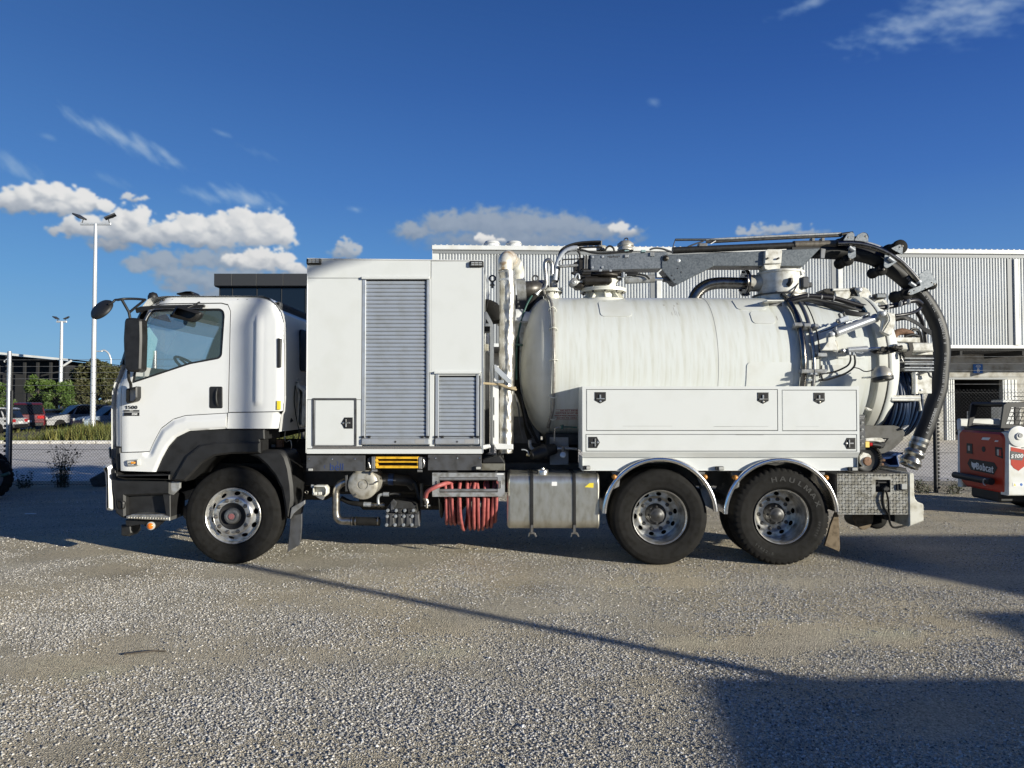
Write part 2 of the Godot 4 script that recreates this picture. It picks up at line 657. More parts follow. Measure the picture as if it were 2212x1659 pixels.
	m.silver_dirty = mt(Color(0.5, 0.48, 0.43), 0.42, 0.45, grime, 2.0)
	m.silver_white = mt(Color(0.45, 0.455, 0.46), 0.35, 0.3, dirt, 1.0)
	m.tank_plain = mt(Color(0.615, 0.63, 0.605), 0.42, 0.0, dirt, 0.7)
	m.tube_grey = mt(Color(0.3, 0.29, 0.27), 0.3, 0.1, grime, 3.0)
	m.steel_dark = mt(Color(0.22, 0.21, 0.2), 0.22, 1.0, grime, 2.0)
	m.steel_mid = mt(Color(0.34, 0.34, 0.34), 0.35, 0.85, grime, 2.0)
	m.paint_cream = mt(Color(0.46, 0.45, 0.4), 0.4, 0.2, grime, 2.0)
	m.brass = mt(Color(0.6, 0.5, 0.3), 0.3, 0.8)
	m.amber_dirty = mt(Color(0.5, 0.22, 0.04), 0.35, 0.0, grime, 4.0)
	m.elbow = mt(Color(0.66, 0.63, 0.56), 0.5, 0.3, ntex(71, 0.008, [[0.0, Color(0.62, 0.42, 0.24)], [0.28, Color(0.8, 0.7, 0.56)], [0.45, Color(1, 1, 1)]], FastNoiseLite.TYPE_SIMPLEX_SMOOTH, 4), 1.6)
	m.paint_light = mt(Color(0.42, 0.45, 0.5), 0.4, 0.2, dirt, 2.0)
	m.galv_light2 = mt(Color(0.24, 0.255, 0.27), 0.42, 0.5, spangle, 2.2)
	m.galv_dark = mt(Color(0.12, 0.13, 0.135), 0.45, 0.5, spangle, 2.2)
	m.dark_steel2 = mt(Color(0.03, 0.03, 0.03), 0.4, 0.3, grime, 3.0)
	m.old_pipe = mt(Color(0.14, 0.125, 0.105), 0.5, 0.4, grime, 3.0)
	m.green_grey = mt(Color(0.25, 0.36, 0.36), 0.5, 0.2)
	m.hose = mt(Color(0.009, 0.009, 0.009), 0.55, 0.0, grime, 1.5)
	m.loom = mt(Color(0.009, 0.008, 0.01), 0.4)
	m.splash = mt(Color(0.085, 0.082, 0.075), 0.6, 0.0, grime, 1.5)
	m.yellow_tag = mt(Color(0.85, 0.6, 0.15), 0.5)
	m.steel_dirty = mt(Color(0.42, 0.41, 0.39), 0.28, 0.9, grime, 4.0)
	m.tread = mt(Color(0.36, 0.355, 0.33), 0.4, 0.6, grime, 2.0)
	m.tread_bar = mt(Color(0.8, 0.79, 0.75), 0.25, 0.85)
	m.bumper = mt(Color(0.55, 0.54, 0.48), 0.5, 0.1, grime, 1.2)
	m.mud = mt(Color(0.16, 0.12, 0.075), 0.8, 0.0, grime, 2.5)
	m.fence_wire = mt(Color(0.03, 0.031, 0.033), 0.5, 0.2)
	m.fence_post = mt(Color(0.6, 0.6, 0.6), 0.4, 0.6, spangle, 2.0)
	m.fence_dark = mt(Color(0.015, 0.015, 0.016), 0.6)
	m.sheet = mt(Color(0.56, 0.58, 0.59), 0.45, 0.0, dirt, 0.12)
	m.sheet_grey = mt(Color(0.22, 0.23, 0.235), 0.5)
	m.trim_white = mt(Color(0.66, 0.67, 0.66), 0.5, 0.0, dirt, 0.3)
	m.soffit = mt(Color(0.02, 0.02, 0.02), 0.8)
	m.block = mt(Color(0.42, 0.41, 0.38), 0.85, 0.0, grime, 0.3)
	m.charcoal = mt(Color(0.035, 0.036, 0.038), 0.5)
	m.office_glass = mt(Color(0.006, 0.01, 0.018), 0.05)
	m.sign_blue = mt(Color(0.02, 0.12, 0.4), 0.5)
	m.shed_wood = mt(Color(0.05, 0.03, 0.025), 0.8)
	m.bark = mt(Color(0.08, 0.065, 0.05), 0.9)
	m.leaf_dark = mt(Color(0.05, 0.053, 0.02), 0.6)
	m.leaf_dark.vertex_color_use_as_albedo = true
	m.leaf_green = mt(Color(0.05, 0.088, 0.014), 0.55)
	m.leaf_green.vertex_color_use_as_albedo = true
	m.grass = mt(Color(0.11, 0.125, 0.03), 0.7)
	m.grass.vertex_color_use_as_albedo = true
	m.soil = mt(Color(0.16, 0.145, 0.09), 0.95, 0.0, grime, 0.6)
	m.stem = mt(Color(0.06, 0.05, 0.03), 0.8)
	m.leaf_weed = mt(Color(0.035, 0.045, 0.018), 0.7)
	m.galv_pole = mt(Color(0.62, 0.63, 0.63), 0.4, 0.4, dirt, 1.0)
	m.car_white = mt(Color(0.42, 0.42, 0.42), 0.25)
	m.car_red = mt(Color(0.1, 0.006, 0.009), 0.2)
	m.car_dark = mt(Color(0.03, 0.033, 0.04), 0.2)
	m.car_silver = mt(Color(0.25, 0.25, 0.26), 0.25, 0.4)
	m.car_blue = mt(Color(0.24, 0.3, 0.37), 0.25, 0.2)
	for c in ["car_white", "car_red", "car_dark", "car_silver", "car_blue"]:
		m[c].clearcoat_enabled = true
		m[c].clearcoat = 0.8
	m.loader_red = mt(Color(0.42, 0.03, 0.009), 0.35, 0.0, dirt, 1.0)
	m.loader_white = mt(Color(0.69, 0.7, 0.68), 0.35, 0.0, dirt, 1.0)
	m.loader_black = mt(Color(0.008, 0.008, 0.009), 0.5)
	m.nut = mt(Color(0.2, 0.19, 0.18), 0.4, 0.7, grime, 3.0)
	m.drip = mt(Color(0.4, 0.385, 0.34), 0.6)

# ------------------------------------------------------------------ light, sky, camera
func dir_of(px: float, py: float) -> Vector2:   # azimuth (from -z towards +x) and height of a direction, in degrees
	var d := (P(px, py, 0.0) - CAM).normalized()
	return Vector2(rad_to_deg(atan2(d.x, -d.z)), rad_to_deg(asin(d.y)))

func sky_color(az: float, el: float) -> Color:
	var stops := [[0.0, Color(0.56, 0.735, 0.885)], [4.0, Color(0.50, 0.70, 0.885)], [9.0, Color(0.40, 0.625, 0.865)], [16.0, Color(0.292, 0.50, 0.795)], [24.0, Color(0.222, 0.405, 0.70)], [34.0, Color(0.165, 0.325, 0.59)], [60.0, Color(0.105, 0.225, 0.44)], [90.0, Color(0.09, 0.195, 0.395)]]
	var c: Color = stops[0][1]
	for i in stops.size() - 1:
		if el >= stops[i][0]:
			c = stops[i][1].lerp(stops[i + 1][1], clampf((el - stops[i][0]) / (stops[i + 1][0] - stops[i][0]), 0, 1))
	# paler and a little greener towards the left, as round the quarter away from the sun's side
	var w := 0.5 + 0.5 * cos(deg_to_rad(az + 75.0))
	var k := (w - 0.55) * 0.14
	c = Color(c.r + k * 0.85, c.g + k, c.b + k * 0.55)
	# brighter, whiter air round the low sun behind the camera
	var s := 0.5 + 0.5 * cos(deg_to_rad(az - 124.0))
	var g := pow(s, 2.5) * exp(-el / 18.0) * 0.36
	return c.lerp(Color(0.95, 0.9, 0.82), clampf(g, 0, 1))

func make_sky() -> Sky:
	var wd := 4096
	var ht := 2048
	var small := Image.create_empty(132, 256, false, Image.FORMAT_RGBF)
	for j in 256:
		var el := maxf(0.0, 90.0 - (j + 0.5) / 256.0 * 180.0)
		for i in 132:
			var az := (i - 1.5) / 128.0 * 360.0
			small.set_pixel(i, j, sky_color(az, el))
	small.resize(wd / 128 * 132, ht, Image.INTERPOLATE_CUBIC)
	small = small.get_region(Rect2i(wd / 64, 0, wd, ht))
	small.convert(Image.FORMAT_RGB8)
	var n := FastNoiseLite.new()
	n.seed = 5
	n.frequency = 0.16
	n.fractal_octaves = 5
	var n2 := FastNoiseLite.new()
	n2.seed = 8
	n2.noise_type = FastNoiseLite.TYPE_CELLULAR
	n2.cellular_return_type = FastNoiseLite.RETURN_DISTANCE
	n2.frequency = 0.62
	n2.fractal_octaves = 3
	n2.fractal_gain = 0.45
	# cumulus: bodies of round puffs, [px, py, radius x, radius y] in photo pixels, turned into directions
	var heaps := [
		[[[20, 438, 46, 26], [62, 425, 42, 30], [100, 414, 34, 24], [135, 420, 44, 27], [175, 434, 44, 24], [215, 442, 30, 15], [90, 444, 120, 20], [-20, 440, 60, 22]], 0.0],
		[[[130, 500, 34, 13], [160, 490, 40, 24], [205, 492, 44, 26], [262, 482, 34, 38], [296, 476, 34, 34], [330, 505, 44, 22], [370, 496, 44, 28], [425, 492, 48, 32], [480, 490, 44, 34], [530, 484, 44, 36], [585, 492, 44, 38], [612, 512, 32, 30], [548, 505, 70, 34], [300, 510, 120, 24], [440, 515, 110, 26], [240, 528, 50, 18]], 0.0],
		[[[300, 572, 40, 18], [350, 562, 56, 26], [430, 560, 60, 26], [500, 562, 58, 27], [560, 560, 50, 28], [600, 566, 30, 20], [380, 590, 76, 24], [440, 610, 90, 28], [380, 618, 50, 20], [520, 600, 90, 32], [640, 585, 40, 18], [600, 610, 100, 30], [470, 640, 110, 22], [560, 650, 120, 26]], 0.72],
		[[[525, 562, 50, 15], [570, 556, 46, 20], [606, 560, 36, 22], [622, 574, 26, 14], [655, 592, 30, 16], [560, 572, 70, 16], [690, 590, 40, 14]], 0.06],
		[[[900, 500, 60, 22], [970, 485, 80, 34], [1050, 482, 90, 40], [1130, 484, 90, 40], [1210, 490, 90, 36], [1300, 500, 70, 28], [1360, 508, 44, 18], [1100, 520, 260, 34]], 0.72],
		[[[735, 528, 14, 14], [755, 534, 26, 17], [772, 545, 18, 12], [740, 548, 40, 14]], 0.45],
		[[[1335, 492, 22, 11], [1355, 500, 24, 10]], 0.1],
		[[[285, 428, 22, 8], [303, 430, 18, 7]], 0.25],
		[[[1620, 500, 40, 10], [1680, 496, 60, 15], [1740, 502, 50, 12]], 0.55],
		[[[1045, 515, 24, 12], [1070, 520, 20, 8]], 0.0],
	]
	var wisps := [[265, 300, 150, 26, 17.0, 0.62], [350, 330, 70, 14, 24.0, 0.45], [440, 425, 60, 22, 12.0, 0.45], [530, 424, 100, 26, 10.0, 0.6], [30, 355, 60, 24, 25.0, 0.4], [480, 288, 34, 8, 8.0, 0.3], [2010, 40, 210, 54, -4.0, 0.6], [2150, 22, 130, 60, -6.0, 0.5], [1745, 8, 100, 18, -12.0, 0.5], [1412, 221, 26, 12, 5.0, 0.28], [768, 452, 30, 10, 4.0, 0.4], [555, 330, 60, 12, 14.0, 0.18], [100, 295, 26, 8, 8.0, 0.25], [240, 390, 60, 14, 14.0, 0.22]]
	var sx := 180.0 / PI / F     # degrees per photo pixel, near the middle
	for hp in heaps:
		var blobs := []
		var lo := Vector2(999, 999)
		var hi := Vector2(-999, -999)
		for q in hp[0]:
			var c := dir_of(q[0], q[1])
			var a := dir_of(q[0] + q[2], q[1])
			var b := dir_of(q[0], q[1] - q[3])
			var r := Vector2(absf(a.x - c.x), absf(b.y - c.y))
			blobs.append([c, r])
			lo = lo.min(c - r * 1.5)
			hi = hi.max(c + r * 1.5)
		_heap(small, blobs, lo, hi, hp[1], n, n2, wd, ht)
	for q in wisps:
		var c := dir_of(q[0], q[1])
		_wisp(small, c, Vector2(q[2], q[3]) * sx * 0.9, deg_to_rad(q[4]), q[5], n, n2, wd, ht)
	# more of the same sort of clouds round the rest of the sky
	var r := RandomNumberGenerator.new()
	r.seed = 77
	for k in 14:
		var az := r.randf_range(50.0, 310.0)
		if k % 2 == 0:
			var el := r.randf_range(7.0, 22.0)
			var blobs := []
			var lo := Vector2(999, 999)
			var hi := Vector2(-999, -999)
			for t in 8:
				var c := Vector2(az + r.randf_range(-5.0, 5.0), el + r.randf_range(-0.5, 0.9))
				var rr := Vector2(r.randf_range(1.2, 2.2), r.randf_range(0.7, 1.4))
				blobs.append([c, rr])
				lo = lo.min(c - rr * 1.5)
				hi = hi.max(c + rr * 1.5)
			_heap(small, blobs, lo, hi, 0.1, n, n2, wd, ht)
		else:
			_wisp(small, Vector2(az, r.randf_range(12.0, 45.0)), Vector2(r.randf_range(4, 8), r.randf_range(1, 2)), r.randf_range(-0.3, 0.3), 0.5, n, n2, wd, ht)
	var pm := PanoramaSkyMaterial.new()
	pm.panorama = ImageTexture.create_from_image(small)
	var s := Sky.new()
	s.sky_material = pm
	return s

func _blob(blobs: Array, p: Vector2) -> float:
	var best := -3.0
	for b in blobs:
		var d: Vector2 = (p - b[0]) / b[1]
		var f := 1.0 - d.length()
		if f > best:
			best = f
	return best

func _heap(im: Image, blobs: Array, lo: Vector2, hi: Vector2, grey: float, n: FastNoiseLite, n2: FastNoiseLite, wd: int, ht: int) -> void:
	var x0 := int(floor(lo.x / 360.0 * wd))
	var x1 := int(ceil(hi.x / 360.0 * wd))
	var y0 := int(floor((90.0 - hi.y) / 180.0 * ht))
	var y1 := mini(int(ceil((90.0 - lo.y) / 180.0 * ht)), ht / 2)
	var base := lo.y
	for y in range(y0, y1):
		for x in range(x0, x1):
			var p := Vector2((x + 0.5) / wd * 360.0, 90.0 - (y + 0.5) / ht * 180.0)
			var q := p + Vector2(n.get_noise_2d(p.x * 5.0, p.y * 7.0), n.get_noise_2d(p.x * 5.0 + 90.0, p.y * 7.0)) * 0.55
			var d := _blob(blobs, q)
			if d < -0.45:
				continue
			var e := -n2.get_noise_2d(p.x, p.y * 1.25) * 0.62 + n.get_noise_2d(p.x * 9.0, p.y * 11.0) * 0.16
			var low := clampf((p.y - base) / maxf(hi.y - base, 0.1), 0.0, 1.0)
			var f := d * 0.9 + e * 0.5 - 0.1
			var soft := lerpf(0.55, 0.2, smoothstep(0.1, 0.6, low)) + grey * 0.45
			var a := smoothstep(0.0, soft, f)
			if a <= 0.003:
				continue
			# sun from behind and to the right: puffs bright, hollows and undersides grey
			var q2 := q + Vector2(0.3, 0.45)
			var e2 := -n2.get_noise_2d(p.x + 0.3, (p.y + 0.45) * 1.25) * 0.62
			var f2 := _blob(blobs, q2) * 0.9 + e2 * 0.5
			var lit := clampf(0.86 + (f - f2) * 0.45, 0.0, 1.0)
			lit *= lerpf(0.3, 1.0, smoothstep(0.08, 0.6, low + e * 0.12))
			lit = lerpf(lit, 1.0, clampf(1.0 - f * 2.2, 0.0, 1.0) * 0.4 * low)
			lit = clampf(lit * (1.0 - grey * 0.85) + 0.1 * grey, 0.0, 1.0)
			var c := Color(0.45, 0.51, 0.60).lerp(Color(0.985, 0.98, 0.97), lit)
			var xx := posmod(x, wd)
			im.set_pixel(xx, y, im.get_pixel(xx, y).lerp(c, a * (0.97 - grey * 0.18)))

func _wisp(im: Image, c: Vector2, s: Vector2, turn: float, most: float, n: FastNoiseLite, n2: FastNoiseLite, wd: int, ht: int) -> void:
	var reach := s.length() * 1.2
	for y in range(int((90.0 - c.y - reach) / 180.0 * ht), mini(int((90.0 - c.y + reach) / 180.0 * ht), ht / 2)):
		if y < 2:
			continue
		for x in range(int((c.x - reach) / 360.0 * wd), int((c.x + reach) / 360.0 * wd)):
			var p := Vector2((x + 0.5) / wd * 360.0, 90.0 - (y + 0.5) / ht * 180.0)
			var d := (p - c).rotated(turn)
			var w := 1.0 - (d / s).length()
			if w < -0.3:
				continue
			var st := d.rotated(0.35)
			var f := w * 1.1 + n.get_noise_2d(st.x * 2.2 + c.x * 9.0, st.y * 7.0) * 0.7 + n.get_noise_2d(st.x * 5.0 + 31.0, st.y * 13.0 + c.y * 7.0) * 0.3
			var a := smoothstep(0.0, 1.5, f) * most * smoothstep(-0.3, 0.3, w)
			if a > 0.003:
				var xx := posmod(x, wd)
				im.set_pixel(xx, y, im.get_pixel(xx, y).lerp(Color(0.83, 0.87, 0.92), a))

func stage() -> void:
	var cam := Camera3D.new()
	cam.name = "camera"
	cam.fov = rad_to_deg(2.0 * atan(829.5 / F))
	cam.near = 0.05
	cam.far = 3000.0
	cam.position = CAM
	cam.rotation = Vector3(PITCH, 0, 0)
	add_child(cam)
	cam.current = true
	var el := deg_to_rad(11.2)
	sun_to = Vector3(0.829 * cos(el), sin(el), 0.559 * cos(el)).normalized()
	var env := Environment.new()
	env.background_mode = Environment.BG_SKY
	env.sky = make_sky()
	env.background_energy_multiplier = 0.61
	env.tonemap_mode = Environment.TONE_MAPPER_LINEAR
	env.tonemap_exposure = 1.38
	env.sdfgi_enabled = true
	env.ssao_enabled = true
	env.ssil_enabled = true
	var we := WorldEnvironment.new()
	we.name = "world"
	we.environment = env
	add_child(we)
	var sun := DirectionalLight3D.new()
	sun.name = "sun"
	sun.light_energy = 1.6
	sun.light_color = Color(1.0, 0.98, 0.92)
	sun.light_angular_distance = 0.5
	sun.shadow_enabled = true
	add_child(sun)
	sun.look_at_from_position(sun_to * 50.0, Vector3.ZERO)

# ------------------------------------------------------------------ ground
func sheet(called: String, p: Array, y: float, mat: Material, nx := 1, ny := 1, tint: Variant = null) -> MeshInstance3D:
	# four corners, given round the sheet, seen from above
	var b := MB.new()
	for j in ny:
		for i in nx:
			var pt := func(u: float, w: float) -> Vector3:
				var a: Vector2 = p[0].lerp(p[1], u)
				var c: Vector2 = p[3].lerp(p[2], u)
				var q: Vector2 = a.lerp(c, w)
				return Vector3(q.x, y, q.y)
			var q0: Vector3 = pt.call(float(i) / nx, float(j) / ny)
			var q1: Vector3 = pt.call(float(i + 1) / nx, float(j) / ny)
			var q2: Vector3 = pt.call(float(i + 1) / nx, float(j + 1) / ny)
			var q3: Vector3 = pt.call(float(i) / nx, float(j + 1) / ny)
			for q in [q0, q2, q1, q0, q3, q2]:
				b.put(q, Vector3.UP)
				if tint != null:
					b.col.append(tint.call(q))
	var o := part(self, called, b, mat)
	tag(o, "", "", "", "structure")
	return o

var gn := FastNoiseLite.new()
var gn2 := FastNoiseLite.new()

# wheel tracks worn into the yard: 1 where a tyre has run
func track(x: float, z: float) -> float:
	var w := 0.0
	for t in [[2.6, -0.10, 0.006], [4.7, -0.12, 0.007], [0.55, 0.05, -0.004], [5.6, 0.16, 0.0]]:
		var c: float = t[0] + t[1] * x + t[2] * x * x + gn.get_noise_2d(x * 0.3, t[0] * 9.0) * 0.25
		w = maxf(w, smoothstep(0.3, 0.08, absf(z - c)))
	return w

func ground_tint(q: Vector3) -> Color:
	var a := gn.get_noise_2d(q.x, q.z)
	var d := gn2.get_noise_2d(q.x * 0.7, q.z * 2.2)
	var c := Color(0.90, 0.875, 0.825).lerp(Color(1.0, 0.93, 0.80), clampf(a * 1.6 + 0.3, 0, 1))
	var k := 0.93 + d * 0.2 + track(q.x, q.z) * 0.07
	# oil drips under the engine and a damp patch by the front wheel
	for s in [[-3.95, 0.35, 0.34, 0.2], [-2.1, 0.25, 0.2, 0.12], [-1.1, 0.3, 0.3, 0.12], [0.3, 0.9, 0.25, 0.12]]:
		var e := Vector2((q.x - s[0]) / s[2], (q.z - s[1]) / s[3]).length()
		k *= 1.0 - 0.45 * smoothstep(1.2, 0.2, e + d * 0.5)
	return Color(c.r * k, c.g * k, c.b * k)

func ground() -> void:
	gn.seed = 12
	gn.frequency = 0.42
	gn.fractal_octaves = 4
	gn2.seed = 15
	gn2.frequency = 0.9
	gn2.fractal_octaves = 4
	var grit := ntex(51, 0.09, [[0.0, Color(0.70, 0.69, 0.66)], [0.3, Color(0.84, 0.82, 0.785)], [0.7, Color(0.91, 0.89, 0.85)], [1.0, Color(1.0, 0.99, 0.96)]], FastNoiseLite.TYPE_CELLULAR, 1, 1024, FastNoiseLite.RETURN_CELL_VALUE)
	var bump := ntex(51, 0.09, [], FastNoiseLite.TYPE_CELLULAR, 1, 1024, FastNoiseLite.RETURN_DISTANCE)
	bump.as_normal_map = true
	bump.bump_strength = 14.0
	var gm := mt(Color(0.82, 0.79, 0.715), 0.95, 0.0, grit, 1.05)
	gm.vertex_color_use_as_albedo = true
	gm.normal_enabled = true
	gm.normal_texture = bump
	gm.normal_scale = 1.0
	gm.metallic_specular = 0.2
	m.gravel = gm
	var far := mt(Color(0.12, 0.118, 0.11), 0.95, 0.0, m.grime, 0.05)
	sheet("ground", [Vector2(-900, 400), Vector2(900, 400), Vector2(900, -1500), Vector2(-900, -1500)], -0.03, far)
	sheet("gravel_yard", [Vector2(-24, 22), Vector2(30, 22), Vector2(30, -8.4), Vector2(-24, -8.4)], 0.0, gm, 270, 152, ground_tint)
	var conc := mt(Color(0.85, 0.79, 0.70), 0.9, 0.0, ntex(61, 0.012, [[0.0, Color(0.84, 0.83, 0.81)], [0.5, Color(0.95, 0.945, 0.94)], [1.0, Color(1, 1, 1)]], FastNoiseLite.TYPE_SIMPLEX_SMOOTH, 5), 0.22)
	m.conc = conc
	sheet("driveway", [Vector2(-40, -8.4), Vector2(40, -8.4), Vector2(40, -26), Vector2(-40, -26)], -0.004, conc)
	var asphalt := mt(Color(0.055, 0.055, 0.056), 0.9, 0.0, m.grime, 0.6)
	sheet("car_park", [Vector2(-90, -26), Vector2(-12, -26), Vector2(-12, -72), Vector2(-90, -72)], -0.008, asphalt)
	# kerb at the far side of the driveway, and painted bays
	var b := MB.new()
	for i in 22:
		b.box(Vector3(-60 + i * 2.0 + 0.99, 0.05, -23.2), Vector3(1.98, 0.15, 0.32), 0.02)
	tag(part(self, "kerb", b, mt(Color(0.66, 0.64, 0.6), 0.85, 0.0, m.grime, 1.0)), "", "", "", "structure")
	for i in 8:
		var x := -46.0 + i * 2.7
		sheet("bay_marking", [Vector2(x, -38.5), Vector2(x + 0.12, -38.5), Vector2(x - 2.0, -43.5), Vector2(x - 2.12, -43.5)], -0.003, m.print_white)
	# loose stones, each a small faceted body, thickest close to the viewer
	var kinds := []
	for k in 6:
		var bm := MB.new()
		rng.seed = 100 + k
		var ring := []
		var n := 6
		for r in [[-0.28, 0.8], [0.12, 1.0], [0.42, 0.6]]:
			var row := PackedVector3Array()
			for j in n:
				var a := TAU * (j + rng.randf_range(-0.25, 0.25)) / n
				var q: float = r[1] * rng.randf_range(0.72, 1.1)
				row.append(Vector3(cos(a) * q, r[0] + rng.randf_range(-0.1, 0.1), sin(a) * q * 0.8))
			ring.append(row)
		for i in 2:
			for j in n:
				bm.quad(ring[i][j], ring[i + 1][j], ring[i + 1][(j + 1) % n], ring[i][(j + 1) % n])
		for j in n:
			bm.tri(ring[2][j], Vector3(0.1, 0.55, 0.05), ring[2][(j + 1) % n])
		kinds.append(bm.mesh())
	var sm := mt(Color(1, 1, 1), 1.0)
	sm.metallic_specular = 0.15
	sm.vertex_color_use_as_albedo = true
	var host := Node3D.new()
	host.name = "loose_gravel"
	add_child(host)
	tag(host, "", "", "", "stuff")
	rng.seed = 4
	var spots := [[], [], [], [], [], []]
	# bands of distance from the camera: [near, far, stones per square metre, least and largest half size]
	for bd in [[2.7, 4.3, 13000, 0.0026, 0.0112], [4.3, 6.0, 9500, 0.0032, 0.0105], [6.0, 8.4, 4200, 0.004, 0.0105], [8.4, 14.2, 520, 0.007, 0.014]]:
		var wide := float(bd[1]) * 0.78 + 0.8
		var cnt := int((bd[1] - bd[0]) * wide * 2.0 * bd[2])
		for i in cnt:
			var d := rng.randf_range(bd[0], bd[1])
			var x := rng.randf_range(-1.0, 1.0) * wide
			var z := CAM.z - d
			# coarse stone lies in drifts, dust shows between
			var t := gn.get_noise_2d(x * 1.3 + 40.0, z * 1.3) + gn2.get_noise_2d(x, z) * 0.5
			if rng.randf() > 0.52 + t * 1.0 - track(x, z) * 0.3:
				continue
			var s := lerpf(bd[3], bd[4], pow(rng.randf(), 3.2))
			if rng.randf() < 0.004:
				s *= 1.7
			var bs := Basis(Vector3.UP, rng.randf() * TAU) * Basis(Vector3.RIGHT, rng.randf_range(-0.5, 0.5))
			var c := 0.24 + 0.42 * rng.randf()
			var wv := rng.randf()
			if wv > 0.965:
				c = 0.72
			elif wv < 0.2:
				c *= 0.45
			var warm := rng.randf_range(0.03, 0.2)
			spots[rng.randi() % 6].append([Transform3D(bs.scaled(Vector3(s, s * 0.95, s)), Vector3(x, s * 0.12, z)), Color(c, c * (1.0 - warm * 0.4), c * (1.0 - warm))])
	for k in 6:
		var mm := MultiMesh.new()
		mm.transform_format = MultiMesh.TRANSFORM_3D
		mm.use_colors = true
		mm.mesh = kinds[k]
		mm.instance_count = spots[k].size()
		for i in spots[k].size():
			mm.set_instance_transform(i, spots[k][i][0])
			mm.set_instance_color(i, spots[k][i][1])
		var o := MultiMeshInstance3D.new()
		o.name = numbered(host, "stones")
		o.multimesh = mm
		o.material_override = sm
		o.set_meta("kind", "stuff")
		host.add_child(o, true)

# ------------------------------------------------------------------ the truck: cab
var T: Node3D

func fil(d: float, r: float) -> float:
	if d >= r:
		return 0.0
	var q := r - maxf(d, 0.0)
	return r - sqrt(maxf(r * r - q * q, 0.0))

func dist_to(p: Vector2, c: PackedVector2Array) -> float:
	var best := 99.0
	for i in c.size() - 1:
		best = minf(best, p.distance_to(Geometry2D.get_closest_point_to_segment(p, c[i], c[i + 1])))
	return best

